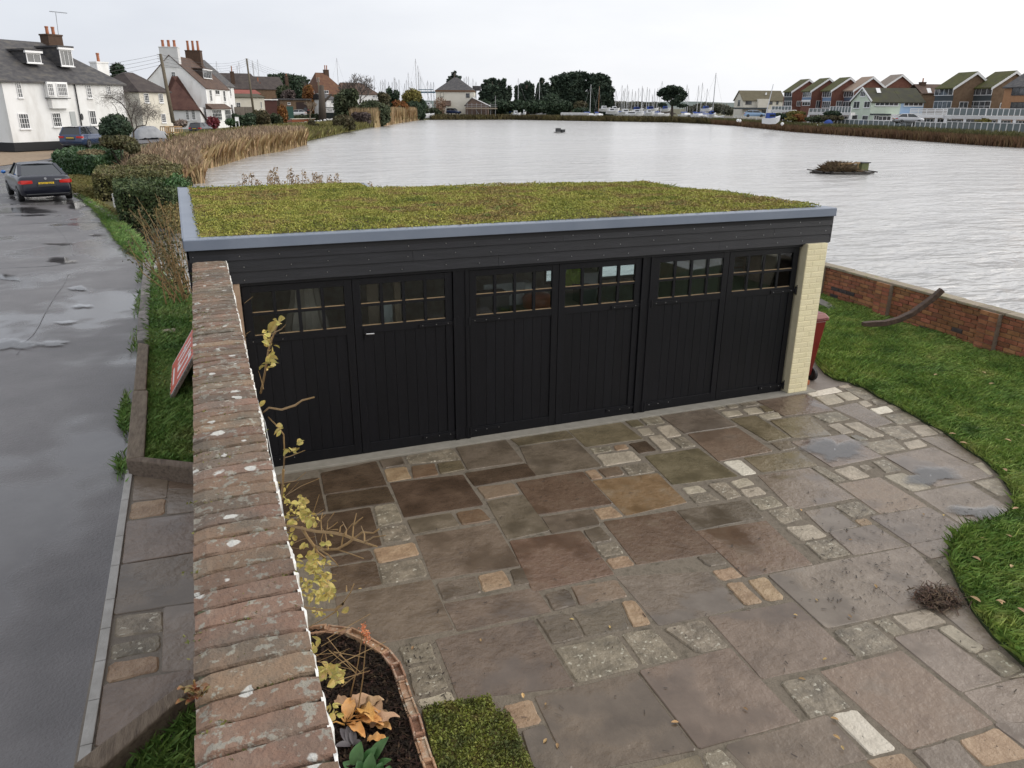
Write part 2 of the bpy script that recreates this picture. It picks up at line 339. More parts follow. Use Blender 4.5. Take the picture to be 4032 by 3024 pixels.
seam([(0, 955), (120, 950), (260, 945), (420, 935), (540, 915)], .022, mat=m_crack)
# standing water on the tarmac: thin flat pools
def film(name, ior):
    m = bpy.data.materials.new(name); m.use_nodes = True; nt = m.node_tree; nt.nodes.remove(nt.nodes['Principled BSDF']); o = nt.nodes['Material Output']; lk = nt.links.new
    t = _n(nt, 'ShaderNodeBsdfTransparent'); g = _n(nt, 'ShaderNodeBsdfGlossy'); g.inputs['Roughness'].default_value = .03; f = _n(nt, 'ShaderNodeFresnel'); f.inputs[0].default_value = ior
    a = _n(nt, 'ShaderNodeAttribute', attribute_name='a'); ge = _n(nt, 'ShaderNodeNewGeometry'); nz = _n(nt, 'ShaderNodeTexNoise'); nz.inputs['Scale'].default_value = 9; nz.inputs['Detail'].default_value = 5; lk(ge.outputs['Position'], nz.inputs['Vector'])
    ad = _n(nt, 'ShaderNodeMath', operation='MULTIPLY_ADD'); lk(a.outputs['Fac'], ad.inputs[0]); ad.inputs[1].default_value = 1.3; lk(nz.outputs[0], ad.inputs[2]); mr = _n(nt, 'ShaderNodeMapRange'); mr.inputs[1].default_value = .6; mr.inputs[2].default_value = 1.3; lk(ad.outputs[0], mr.inputs[0])
    mu = _n(nt, 'ShaderNodeMath', operation='MULTIPLY'); lk(mr.outputs[0], mu.inputs[0]); lk(f.outputs[0], mu.inputs[1]); x = _n(nt, 'ShaderNodeMixShader'); lk(mu.outputs[0], x.inputs[0]); lk(t.outputs[0], x.inputs[1]); lk(g.outputs[0], x.inputs[2]); lk(x.outputs[0], o.inputs[0]); return m
m_pool = film('standing_water', 1.5); m_film = film('water_film', 2.1)
def pool(c, cx, cy, rx, ry, fz, seed, mat=m_pool, parent=None, name='puddle', dz=.03):
    random.seed(seed); k = 28; ph = [random.random()*6.3 for _ in range(5)]; pts = []; av = []
    for q, al in ((.02, 1), (.35, 1), (.7, .6), (1.15, 0)):
        for i in range(k):
            a = 2*math.pi*i/k; r_ = q*(1+.22*math.sin(2*a+ph[0])+.16*math.sin(3*a+ph[1])+.12*math.sin(5*a+ph[2])+.06*math.sin(9*a+ph[3]))
            p = fz(*px(c, cx+rx*r_*math.cos(a), cy+ry*r_*math.sin(a))); pts.append((p[0], p[1], p[2]+dz)); av.append(al)
    o = MB().add(pts, [(r*k+i, r*k+(i+1) % k, (r+1)*k+(i+1) % k, (r+1)*k+i) for r in range(3) for i in range(k)]+[tuple(range(k))]).build(name, mat, parent, kind='structure' if parent is None else None)
    at_ = o.data.attributes.new('a', 'FLOAT', 'POINT'); at_.data.foreach_set('value', av)
for i, a in enumerate([(60, 1030, 95, 32), (500, 890, 120, 26), (480, 755, 110, 10), (110, 1580, 170, 55), (420, 1575, 150, 22), (640, 1120, 100, 16), (670, 1265, 75, 16), (190, 480, 210, 34), (640, 440, 90, 30), (790, 680, 70, 7), (240, 520, 160, 8), (540, 1400, 80, 14)]): pool('L5', *a, GL, i+1)
# ================================================================= PATIO
STONES = """P3 130 385 465 330 520 578 180 640 d|P3 485 300 885 215 962 388 515 455 d|P3 525 462 965 398 1020 508 545 578 d|P3 905 205 1075 178 1100 240 935 268 g|P3 940 270 1105 248 1148 338 968 366 t|P3 1095 178 1440 118 1505 200 1125 235 l|P3 1135 250 1310 225 1345 310 1155 342 b|P3 1325 228 1505 205 1535 275 1352 308 o|P3 1465 108 1820 52 1955 218 1552 275 g|P3 1532 300 1975 230 2048 318 1602 393 d|P4 -185 405 225 348 298 412 -100 470 o|P4 -98 480 300 426 498 620 0 690 g|P3 990 370 1515 310 1665 530 1090 620 d|P3 1610 402 1885 370 1928 445 1682 492 p|P3 1688 502 1955 455 2148 715 1842 782 g|P4 -122 738 358 660 572 890 32 968 r|P3 865 545 1028 515 1083 655 905 692 l|P3 912 702 1100 670 1142 780 945 810 l|P3 420 612 842 547 925 825 480 905 d|P3 150 655 410 614 470 905 230 950 d|P3 860 852 1162 800 1208 892 905 955 t|P3 905 970 1212 915 1263 1045 932 1110 l|P3 540 912 848 858 878 925 608 970 d|P3 560 985 878 937 925 1105 582 1175 d|P3 1115 642 1428 592 1488 680 1160 742 g|P3 1462 588 1648 555 1728 640 1512 680 b|P3 1170 758 1748 662 1932 970 1292 1070 B|P3 1320 1098 1608 1042 1650 1170 1372 1230 g|P3 1620 1045 1810 1000 1880 1120 1660 1165 t|P3 1848 1000 1960 978 2028 1098 1892 1120 g|P3 1380 1248 2045 1132 2155 1300 1478 1445 B|P3 590 1198 1282 1068 1450 1430 640 1590 B|P4 -172 1162 342 1088 585 1400 0 1528 r|P4 62 988 422 932 485 1038 138 1105 g|P4 245 348 628 292 795 418 382 478 o|P4 402 490 558 472 588 505 442 530 l|P4 572 470 668 456 698 490 602 508 t|P4 450 540 718 506 788 575 518 620 w|P4 688 455 820 432 902 508 772 530 d|P4 370 655 450 641 512 705 428 719 t|P4 460 640 618 616 668 680 532 704 p|P4 632 618 828 591 888 660 692 690 l|P4 430 724 900 668 1115 878 668 976 O|P4 430 932 568 906 655 982 492 1008 t|P4 640 277 742 265 812 325 728 340 o|P4 752 260 902 245 962 305 832 325 l|P4 745 350 840 337 888 385 792 400 w|P4 885 335 998 316 1078 395 965 413 w|P4 828 405 928 390 1043 495 932 510 w|P4 992 420 1090 405 1188 475 1082 490 l|P4 908 245 1265 187 1475 325 1102 380 G|P4 1288 180 1363 170 1403 200 1322 214 l|P4 1378 170 1462 160 1498 190 1427 200 l|P4 1472 153 1588 133 1653 170 1527 190 l|P4 1357 225 1488 210 1528 245 1402 264 w|P4 1512 205 1618 190 1678 230 1567 245 w|P4 1632 183 1680 175 1758 220 1692 230 o|P4 1620 250 1778 227 1808 265 1682 284 w|P4 1597 130 1938 77 2180 212 1822 255 B|P4 1122 386 1478 338 1735 508 1348 582 p|P4 1432 276 1612 250 1866 408 1702 438 o|P4 1712 448 1858 430 1908 490 1800 508 g|P4 1720 288 2003 252 2160 392 1888 412 o|P4 812 546 1196 488 1486 690 1012 752 o|P4 1370 585 1500 570 1628 670 1517 688 W|P4 1532 560 1918 507 2056 610 1662 662 o|P4 1072 775 1198 756 1268 800 1122 825 w|P4 1122 835 1278 815 1358 865 1182 890 l|P4 1257 750 1388 732 1518 835 1402 865 l|P4 1420 730 1548 702 1613 750 1482 780 w|P4 1490 790 1638 767 1698 820 1547 845 w|P4 1562 865 1738 832 1818 900 1652 940 l|P4 1042 940 1538 864 1666 990 1172 1082 g|P4 508 1020 1026 938 1336 1240 752 1332 r|P4 357 1085 488 1052 583 1155 427 1180 g|P4 442 1200 598 1167 663 1255 502 1280 l|P4 517 1295 678 1262 738 1333 577 1370 t|P4 1182 1090 1688 1014 2026 1330 1542 1422 r|P4 1182 1280 1338 1248 1418 1330 1272 1350 g|P4 1287 1375 1448 1347 1528 1420 1367 1453 t|P4 1387 1470 1508 1455 1668 1608 1537 1633 t|P4 1547 1445 1688 1422 1828 1580 1697 1603 t|P7 655 38 1385 -2 1675 280 997 428 G|P4 1692 940 1878 907 1963 1000 1802 1040 l|P5 148 1095 343 1072 458 1155 272 1188 w|P5 287 1200 488 1167 618 1280 417 1318 l|P5 272 150 478 112 558 160 347 194 W|P5 497 115 588 106 623 130 542 135 w|P5 557 140 688 131 778 205 702 219 l|P5 362 195 498 177 573 230 442 254 w|P5 502 175 598 162 673 210 582 224 w|P5 652 230 718 221 768 255 702 269 w|P5 740 218 828 210 873 245 775 252 l|P5 737 280 858 259 913 295 802 317 W|P5 852 255 928 246 973 285 902 294 l|P5 482 270 648 237 896 370 772 404 G|P5 837 325 998 302 1108 365 932 389 l|P5 342 327 518 298 612 352 452 376 l|P5 442 390 533 376 633 440 552 454 w|P5 552 380 658 366 848 465 742 480 w|P5 592 465 648 457 738 490 662 500 o|P5 772 405 958 392 1078 470 942 494 l|P5 1002 400 1128 387 1218 450 1092 470 w|P5 1137 385 1178 380 1268 445 1227 450 w|P5 672 515 898 482 998 558 802 590 l|P5 962 510 1078 487 1143 530 1012 560 w|P5 1092 482 1258 457 1518 638 1422 650 G|P5 202 505 568 453 826 605 482 678 G|P5 842 605 1178 543 1596 740 1192 812 G|P5 1442 655 1518 646 1598 735 1560 738 w|P5 332 680 413 671 578 770 502 785 l|P5 482 700 618 667 748 745 612 770 w|P5 652 670 718 657 770 690 700 703 l|P5 752 640 848 627 968 700 852 720 l|P5 832 740 968 717 1173 820 1022 849 w|P5 -28 735 328 684 636 890 202 968 G|P5 522 795 808 748 1136 945 812 998 p|P5 1042 855 1418 788 1716 968 1402 1088 G|P5 1442 780 1618 752 1713 880 1622 880 l|P5 492 945 658 908 798 995 612 1030 l|P5 627 1040 718 1027 768 1070 682 1085 t|P5 292 985 488 950 656 1085 442 1128 G|P5 462 1130 768 1078 996 1220 632 1282 G|P5 742 1020 1143 953 1456 1130 1022 1208 G|P5 1022 1217 1428 1134 1558 1230 1162 1308 G|P5 1182 1320 1288 1293 1328 1380 1270 1390 l|P8 690 -103 1260 -213 1700 240 1218 327 G|P8 1492 320 1700 252 1998 640 1892 658 G|P8 52 32 686 -103 1214 330 542 478 G|P8 592 500 908 422 1163 640 802 724 l|P8 922 420 1063 387 1218 515 1102 545 l|P8 1082 380 1398 312 1578 430 1247 510 w|P8 1472 480 1598 447 1888 650 1772 700 w|P8 1118 560 1446 483 2026 910 1672 1012 G|P8 1792 700 1978 657 2210 830 2042 900 l|P8 492 842 1176 664 1956 1280 1242 1498 p|P8 142 930 478 862 758 1150 392 1245 l|P8 577 1205 788 1157 1138 1500 922 1560 W|P8 -455 386 268 258 796 736 2 903 B|P8 1702 1022 2212 892 2700 1250 1992 1278 G|P8 1652 1430 1978 1312 2298 1560 1882 1660 t|P8 1262 1510 1636 1412 1896 1700 1502 1760 G|P8 872 1600 1188 1522 1348 1680 1052 1740 t|P8 -312 1465 556 1208 896 1580 2 1800 B|P7 842 790 1556 608 2106 1180 1312 1398 B|P7 12 992 816 802 1282 1413 302 1600 B|P7 1337 1440 1478 1397 1638 1560 1402 1620 l|P7 872 1560 1318 1442 1398 1640 902 1750 o|P7 167 610 648 497 848 755 342 885 l|P7 682 490 948 447 1163 690 872 750 l|P7 1022 455 1328 377 1556 600 1292 650 l|P7 297 325 686 242 768 450 417 520 g|P7 692 240 798 222 938 415 792 445 t|P7 17 365 268 327 408 520 152 580 g|P7 82 170 273 132 348 265 157 315 g|P7 292 115 663 62 753 200 362 270 p|P6 1192 352 1993 188 2343 735 1384 852 B|P6 872 420 1143 372 1198 520 932 568 l|P6 952 590 1223 542 1298 760 1012 828 l|P6 1022 860 1318 782 1358 860 1062 928 w|P6 1742 905 1978 842 2078 1040 1872 1098 t|P6 1892 1112 2098 1052 2340 1440 2002 1440 g|P6 1100 950 1690 880 1860 1120 1200 1300 G|P6 1210 1320 1880 1130 2010 1440 1300 1650 G|P8 2310 1560 2700 1470 3000 1800 2400 1900 G|P8 1960 1290 2690 1262 3100 1500 2310 1545 G|P8 2060 905 2212 840 2600 1000 2215 885 l"""
SC = dict(d=[(0.052, 0.034, 0.020), (0.077, 0.051, 0.032), (0.108, 0.074, 0.047)], g=[(0.090, 0.069, 0.046), (0.129, 0.101, 0.071), (0.167, 0.132, 0.097)], B=[(0.102, 0.073, 0.051), (0.141, 0.103, 0.073), (0.173, 0.129, 0.094)],
          G=[(0.125, 0.094, 0.068), (0.170, 0.131, 0.098), (0.215, 0.172, 0.133)], t=[(0.196, 0.126, 0.071), (0.277, 0.188, 0.110), (0.346, 0.249, 0.156)], b=[(0.108, 0.067, 0.039), (0.155, 0.098, 0.058), (0.191, 0.132, 0.082)],
          o=[(0.102, 0.082, 0.047), (0.143, 0.114, 0.067), (0.185, 0.149, 0.093)], O=[(0.131, 0.083, 0.041), (0.179, 0.115, 0.058), (0.197, 0.149, 0.095)], l=[(0.105, 0.087, 0.060), (0.185, 0.154, 0.109), (0.297, 0.249, 0.181)],
          p=[(0.141, 0.096, 0.065), (0.179, 0.126, 0.086), (0.167, 0.126, 0.091)], r=[(0.098, 0.061, 0.039), (0.131, 0.083, 0.054), (0.153, 0.108, 0.073)], w=[(0.225, 0.188, 0.137), (0.320, 0.273, 0.203), (0.415, 0.353, 0.267)], W=[(0.474, 0.426, 0.344), (0.577, 0.525, 0.428), (0.639, 0.584, 0.484)])
SM = {}
for k, c in SC.items():
    small = k in 'twlW'
    SM[k] = M('stone_'+dict(d='dark', g='grey', B='brown_grey', G='pale_grey', t='tan', b='brown', o='olive', O='ochre', l='lichened', p='pinkish', r='russet', w='whitish', W='white')[k], c, scale=7 if small else 3.4, rough=.45 if small else .27,
              bump=.9 if small else .8, bscale=28 if small else 13, rnd=.13, spots=(.42, .39, .31) if k == 'l' else ((.05, .045, .03) if small else None), spot_scale=22, spot_t=.6 if k == 'l' else .66,
              wet=None if small else (.1, 1.3, .55, .72), spec=.55, detail=7)
mb = MB(); pat = [(.0, 8.6), (7.9, 8.6), (9.6, 8.6), (10, 6), (10, 1), (8, -1), (.0, -1)]
patio = mb.prism(pat, -.3, -.005).build('patio', M('sandy_mortar', [(.12, .098, .072), (.17, .142, .108), (.085, .072, .05)], scale=9, rough=.9, bump=.6, bscale=80), kind='structure')
def stone_mesh(Q, small, z, name, mat, parent, depth=.035, base=0.):
    """Q: four world corners; ragged, corner-rounded prism with a chamfered top edge"""
    Q = [np.array(q[:2]) for q in Q]; c = sum(Q)/4; k = 3 if small else 5
    L_ = min(np.linalg.norm(Q[1]-Q[0]), np.linalg.norm(Q[2]-Q[1])); ins = -.004 if small else -.009; ring = []
    for i in range(4):
        a, b, pr = Q[i], Q[(i+1) % 4], Q[i-1]
        cr = min(L_*.25, random.uniform(.012, .035) if small else random.uniform(.003, .012))
        d = (b-a)/np.linalg.norm(b-a); ln = np.linalg.norm(b-a)
        for j in range(k+1):
            t = cr+(ln-2*cr)*j/k; nrm = np.array([d[1], -d[0]])
            p = a+d*t; n_in = c-p; sgn = 1 if np.dot(nrm, n_in) > 0 else -1
            ring.append(p+nrm*sgn*(ins+random.random()*(.010 if small else .005)))
    n = len(ring); ch = .012 if small else .007; top = []
    for p in ring:
        v = c-p; top.append(p+v/np.linalg.norm(v)*ch)
    tx, ty = random.gauss(0, .0025), random.gauss(0, .0025)
    def zt(p): return base+z+tx*(p[0]-c[0])+ty*(p[1]-c[1])
    vs = [(*p, base-depth) for p in ring]+[(*p, zt(p)-ch*.8) for p in ring]+[(*p, zt(p)) for p in top]
    fs = [(r_*n+i, r_*n+(i+1) % n, (r_+1)*n+(i+1) % n, (r_+1)*n+i) for r_ in range(2) for i in range(n)]+[tuple(range(2*n, 3*n))]
    area = sum(ring[i][0]*ring[(i+1) % n][1]-ring[(i+1) % n][0]*ring[i][1] for i in range(n))
    if area < 0: fs = [tuple(reversed(f)) for f in fs]
    return MB().add(vs, fs).build(name, mat, parent)
random.seed(3)
for st in STONES.split('|'):
    a = st.split(); c = a[0]; q = list(map(float, a[1:9])); k = a[9]
    Q = [G(*px(c, q[i], q[i+1])) for i in (0, 2, 4, 6)]
    s_ = k in 'twlW' or np.linalg.norm(Q[2]-Q[0]) < .5
    stone_mesh(Q, s_, random.uniform(-.003, .004)+(.004 if s_ else 0), 'flagstone', SM[k], patio)
for i, a in enumerate([('P5', 500, 560, 190, 90), ('P5', 1160, 740, 200, 60), ('P5', 1500, 990, 190, 50)]): pool(*a, lambda u, v: G(u, v, 0.), 100+i, mat=m_film, parent=patio, name='water_film', dz=.009)
# concrete threshold under the doors, and the bare concrete strip beside the garage
mc = M('pale_concrete', [(.24, .225, .19), (.31, .29, .25)], scale=8, rough=.85, bump=.3, bscale=50, rnd=.1)
MB().box(.2, 7.9, 8.03, 8.32, -.02, .022).build('door_threshold', mc, patio, bevel=.006)
ap = [G(*px('P5', *p)) for p in ((290, 110), (300, 60), (330, -60), (420, 30), (520, 100), (480, 112), (300, 150))]
MB().prism([(7.86, 8.05), (8.62, 8.12), (9.35, 8.45), (9.2, 9.6), (9.0, 12), (7.3, 12.2)], -.2, .006).build('concrete_apron', M('brown_concrete', [(.15, .125, .105), (.2, .17, .145)], scale=5, rough=.6, bump=.25, bscale=30), kind='structure')
# ---------------------------------------------------------------- lawn
EDGE = [('P5', p) for p in ((385, -10), (430, 45), (500, 85), (600, 105), (720, 150), (800, 205), (940, 275), (1100, 368), (1260, 452), (1400, 560), (1530, 642), (1640, 745), (1712, 860), (1728, 955), (1690, 1005), (1560, 1055), (1400, 1093), (1310, 1165), (1275, 1250), (1292, 1375), (1360, 1520), (1440, 1650))]+[('P8', p) for p in ((1700, 205), (1800, 380), (1950, 560), (2100, 700), (2212, 805), (2500, 1000), (3000, 1300))]
edge = [G(*px(c, *p))[:2] for c, p in EDGE]
LAWN = [(7.45, 12.6), (8.2, 12.6), (9.05, 12.3), (9.15, 9.6)]+[tuple(e) for e in edge]+[(12.5, 0.), (12.35, 8.), (12.5, 13.2), (7.45, 13.2)]
m_turf = M('turf_soil', [(.02, .035, .01), (.04, .06, .018)], scale=5, rough=.95)
MB().prism(LAWN, -.35, .018).build('lawn', m_turf, kind='structure')
def frustum(P, mu=120):
    d = P-CAM; z = d@_F; u = 2016+FPX*(d@_R)/z; v = 1512-FPX*(d@_U)/z
    return (u > -mu) & (u < 4032+mu) & (v > -mu) & (v < 3024+mu) & (z > 0)
m_grass = M('lawn_grass', [(.085, .15, .033), (.15, .24, .05), (.22, .31, .07), (.32, .36, .11)], scale=1.9, rough=.55, isl=.4, spec=.35)
g2 = scatter(LAWN, 300000); P = np.c_[g2, np.full(len(g2), .015)]; P = P[frustum(P)]
cl_ = rng.normal(size=(1400, 2))*np.array([2.2, 4])+np.array([10.5, 8])
tf = .6+.8*(np.sin(P[:, 0]*2.1+np.sin(P[:, 1]*1.3)*2)*np.sin(P[:, 1]*2.4+P[:, 0])+1)/2; P = P[:170000]; tf = tf[:170000]
V_ = blades(P, .066, .004, lean=.8, jit=.55).reshape(-1, 4, 3); V_[:, 2:, 2] = .015+(V_[:, 2:, 2]-.015)*tf[:, None]
soup('lawn_grass', V_.reshape(-1, 3), 4, m_grass, kind='stuff', label='long wet green lawn grass beside the patio', cat='grass')
# ================================================================= GARAGE
def onY(u, v, Y): d = ray(u, v); return CAM+d*(Y/d[1])
YD = 8.196                              # door plane
m_blk = M('black_door_paint', [(.004, .0042, .006), (.0066, .0068, .0092)], scale=6, rough=.42, bump=.2, bscale=90, spec=.25, stretch=(6, 6, .6), rnd=.1)
m_clad = M('black_stained_board', [(.008, .0085, .011), (.013, .0135, .017), (.019, .0195, .024)], scale=7, rough=.55, bump=.25, bscale=60, stretch=(.35, 3, 5), rnd=.16, spec=.4)
m_trim = M('slate_blue_trim', [(.15, .18, .235), (.185, .215, .27)], scale=2, rough=.38, spec=.5)
m_cream = M('cream_masonry_paint', [(.76, .68, .43), (.81, .73, .49)], scale=9, rough=.7, bump=.35, bscale=60, rnd=.05)
m_rev = M('cream_render', [(.50, .45, .31), (.57, .52, .37)], scale=7, rough=.8, bump=.2, bscale=50)
m_bead = M('bare_pine_bead', [(.26, .18, .10), (.34, .24, .13)], scale=12, rough=.6)
m_steel = M('brushed_steel', (.6, .6, .6), rough=.3, metal=1)
m_inner = M('garage_brick_inside', [(.4, .34, .28), (.52, .47, .41), (.62, .58, .53)], scale=6, rough=.9, bump=.5, bscale=25)
gar = thing('garage', (3.8, 10.3, 0), 'black timber garage with three pairs of part-glazed doors and a living sedum roof', 'garage')
# shell
MB().box(-.18, .24, 8.32, 12.9, -.3, 2.42).build('side_wall', m_inner, gar)
MB().box(7.42, 7.62, 8.32, 11.8, -.3, 2.42).build('side_wall', m_rev, gar)
bw = MB(); bw.box(.24, 5.2, 11.7, 11.9, -.3, 2.42); bw.box(7.1, 7.42, 11.6, 11.8, -.3, 2.42); bw.box(5.2, 7.1, 11.7, 11.9, -.3, 1.0); bw.box(5.2, 7.1, 11.7, 11.9, 2.0, 2.42); bw.box(6.1, 6.2, 11.7, 11.9, 1.0, 2.0)
bw.build('back_wall', m_inner, gar)
MB().box(.24, 7.42, 8.33, 11.7, -.2, .03).build('garage_floor', mc, gar)
roof_out = [(-.215, 8.15), (7.84, 8.15), (7.30, 12.1), (2.50, 12.38), (2.56, 13.45), (-.345, 13.62)]
m_deck = M('roof_underside', (.02, .02, .022), rough=.9)
MB().prism(roof_out, 2.40, 2.505).build('roof_deck', m_deck, gar)
MB().box(.25, 7.41, 8.34, 11.69, 2.385, 2.399).build('ceiling_board', M('white_ceiling', (.6, .58, .54), rough=.9), gar)
for x in (1.2, 3.2, 5.2): MB().box(x-.03, x+.03, 8.4, 11.6, 2.25, 2.384).build('rafter', m_bead, gar)
# edge trim: four folded lengths
def trim(p, q, inward, wd, name='edge_trim'):
    p = np.array(p); q = np.array(q); inn = np.array(inward); mb = MB()
    for k, (a, b, z0, z1) in enumerate(((0, wd, 2.585, 2.600), (-.012, .004, 2.492, 2.597))):
        pts = [p+inn*a, q+inn*a, q+inn*b, p+inn*b]; mb.prism([tuple(x) for x in pts], z0, z1)
    mb.build(name, m_trim, gar, bevel=.006)
trim((-.235, 8.125), (7.865, 8.125), (0, 1), .15)
trim((-.235, 8.277), (-.355, 13.65), (1, 0), .17)
trim((7.865, 8.277), (7.32, 12.12), (-1, 0), .15)
trim((7.3, 12.13), (2.53, 12.40), (0, -1), .12)
trim((2.53, 12.42), (2.58, 13.47), (-1, 0), .1)
trim((2.58, 13.48), (-.35, 13.66), (0, -1), .12)
# cladding boards above the doors
rows = [(2.142, 2.262), (2.262, 2.38), (2.38, 2.494)]; joints = [[3.05, 6.05], [2.05, 6.9], [3.85]]
me_scr = mesh_of(MB().lathe([(.0055, 0), (.004, -.003)], n=6, axis='y'), 'screw', m_steel)
for r_, (z0, z1) in enumerate(rows):
    xs = [-.2]+joints[r_]+[7.84]
    for a, b in zip(xs[:-1], xs[1:]):
        mb = MB(); vs = [(x, y, z) for x in (a+.0015, b-.0015) for y, z in ((8.142, z0-.008), (8.168, z0-.008), (8.168, z1+.004), (8.158, z1+.004))]
        mb.add(vs, [(0, 4, 7, 3), (1, 2, 6, 5), (0, 1, 5, 4), (3, 7, 6, 2), (0, 3, 2, 1), (4, 5, 6, 7)]).build('cladding_board', m_clad, gar)
        for k in range(int((b-a)/.42)+1):
            x = a+.06+k*.42+random.uniform(-.07, .07)
            if x < b-.03: inst(me_scr, 'screw', gar, (x, 8.141+.0025, z0+.035+random.uniform(-.012, .02)))
for z0, z1 in rows:
    MB().box(7.84, 7.862, 8.15, 8.5, z0, z1-.002).build('cladding_board', m_clad, gar)
MB().box(-.222, -.2, 8.15, 13.5, 1.3, 2.49).build('side_cladding', m_clad, gar)
MB().box(.2, 7.42, 8.17, 8.30, 2.098, 2.40).build('lintel', m_blk, gar)
# doors
PAIR = [(.246, 1.376, 2.507), (2.705, 3.836, 4.966), (5.14, 6.271, 7.40)]
for x0, x1 in ((2.512, 2.70), (4.971, 5.135), (.15, .243)):
    MB().box(x0, x1, 8.19, 8.33, .0, 2.10).build('door_post', m_blk, gar, bevel=.004)
    if x1-x0 > .1:
        MB().box(x0, x0+.045, 8.178, 8.19, .0, 2.10).build('door_stop', m_blk, gar); MB().box(x1-.045, x1, 8.178, 8.19, .0, 2.10).build('door_stop', m_blk, gar)
MB().box(.17, .235, 8.15, 8.19, 0, 2.13).build('frame_post', M('weathered_pine', [(.3, .2, .14), (.4, .29, .2)], scale=9, rough=.8, bump=.2), gar)
m_gl = glass('garage_glass')
def door(xa, xb, hinge_left, handle):
    W_ = xb-xa-.006; xa += .003; o = MB()
    o.box(xa, xa+.085, YD, YD+.045, .022, 2.09); o.box(xb-.088, xb-.003, YD, YD+.045, .022, 2.09)
    o.box(xa+.085, xb-.088, YD+.001, YD+.044, 2.018, 2.089); o.box(xa+.085, xb-.088, YD+.001, YD+.044, 1.47, 1.556); o.box(xa+.085, xb-.088, YD+.001, YD+.044, .023, .15)
    d = o.build('door', m_blk, gar, bevel=.003)
    px0, px1 = xa+.085, xb-.088; bw_ = .034; n = 4; pw = (px1-px0-bw_*(n-1))/n; zr = [(1.556, 1.773), (1.803, 2.018)]
    gb = MB(); gb.box(px0, px1, YD+.006, YD+.036, 1.773, 1.803)
    gb.build('glazing_bar', m_blk, d)
    for i in range(n-1):
        x = px0+pw*(i+1)+bw_*i; MB().box(x, x+bw_, YD+.004, YD+.038, 1.556, 2.018).build('glazing_bar', m_blk, d)
    for i in range(n):
        x = px0+(pw+bw_)*i
        for z0, z1 in zr:
            MB().box(x+.001, x+pw-.001, YD+.022, YD+.026, z0+.001, z1-.001).build('pane', m_gl, d)
            MB().box(x, x+pw, YD+.010, YD+.021, z0, z0+.008).build('glazing_bead', m_bead, d)
    k = 8; w_ = (px1-px0)/k
    for i in range(k): MB().box(px0+w_*i+.0012, px0+w_*(i+1)-.0012, YD+.012+random.uniform(0, .002), YD+.03, .15, 1.47).build('plank', m_blk, d, bevel=.002)
    MB().box(px0, px1, YD+.031, YD+.036, .15, 1.47).build('backing', m_blk, d)
    s = 1 if hinge_left else -1; xh = xa if hinge_left else xb-.003
    for z in (.115, 1.50):
        h = MB(); h.box(min(xh-s*.05, xh+s*.40), max(xh-s*.05, xh+s*.40), YD-.012, YD-.002, z-.022, z+.022); h.tube([(xh-s*.012, YD-.014, z-.05), (xh-s*.012, YD-.014, z+.05)], .014, 8)
        h.box(min(xh-s*.07, xh-s*.03), max(xh-s*.07, xh-s*.03), YD-.012, YD-.002, z-.07, z+.07); h.build('hinge', m_blk, d, bevel=.002)
        for q in (.06, .2, .36): inst(me_scr, 'screw', d, (xh+s*q, YD-.0125, z))
    if handle:
        MB().box(xa+.10, xa+.13, YD-.012, YD-.001, 1.40, 1.53).build('handle_plate', m_blk, d); hd = MB(); hd.tube([(xa+.115, YD-.01, 1.475), (xa+.115, YD-.05, 1.475), (xa+.20, YD-.052, 1.472)], .009, 8); hd.build('handle', m_steel, d)
for i, (a, m_, b) in enumerate(PAIR): door(a, m_, True, False); door(m_, b, False, i == 0)
# cream-painted brick pillar
pa, pb, pf = 7.435, 7.765, 8.095
pil = MB().box(pa, pb-.003, pf+.006, 8.45, -.02, 2.142).build('pillar', m_rev, gar)
me_s = mesh_of(MB().box(0, .212, 0, .02, 0, .064), 'brick', m_cream, .004); me_h = mesh_of(MB().box(0, .1, 0, .02, 0, .064), 'brick', m_cream, .004)
for c in range(28):
    z = .006+c*.0765; a, b = (me_s, me_h) if c % 2 else (me_h, me_s); wa = .212 if c % 2 else .1
    for me, x in ((a, pa+.004), (b, pa+.004+wa+.0105)): inst(me, 'brick', pil, (x, pf-.0105+random.uniform(-.0006, .0006), z), (0, 0, random.gauss(0, .003)))
MB().box(pa, pb, pf-.008, pf+.006, .0, 2.14).build('mortar', M('cream_mortar', [(.72, .64, .41), (.77, .69, .46)], scale=8, rough=.8), pil)
# ---------------------------------------------------------------- sedum roof
sed_poly = [(-.075, 8.27), (7.70, 8.27), (7.17, 12.0), (2.42, 12.29), (2.47, 13.37), (-.19, 13.53)]
m_sed = M('sedum', [(.14, .17, .033), (.24, .255, .05), (.34, .33, .075), (.27, .19, .075), (.16, .26, .055)], scale=1.7, rough=.8, isl=.26, detail=7, spec=.3)
m_sedb = M('sedum_mat', [(.05, .05, .015), (.10, .085, .025), (.13, .08, .03)], scale=6, rough=.95, bump=.6, bscale=40)
def rz(x, y): return 2.588+.035*np.clip(np.minimum(np.minimum(y-8.27, 13-y), 1.)*1.4, 0, 1)+.012*np.sin(x*2.1+y*1.3)+.010*np.sin(y*3.3-x*1.7)
g2 = scatter(sed_poly, 2600)
bm = bmesh.new(); gx = np.arange(-.2, 7.8, .1); gy = np.arange(8.27, 13.6, .1)
vid = {}
for i, x in enumerate(gx):
    for j, y in enumerate(gy):
        if inside(sed_poly, np.array([x]), np.array([y]))[0]: vid[i, j] = bm.verts.new((x-3.8, y-10.3, float(rz(x, y))-.012+random.gauss(0, .004)))
for (i, j), v in vid.items():
    q = [vid.get((i+1, j)), vid.get((i+1, j+1)), vid.get((i, j+1))]
    if all(q): bm.faces.new([v]+q)
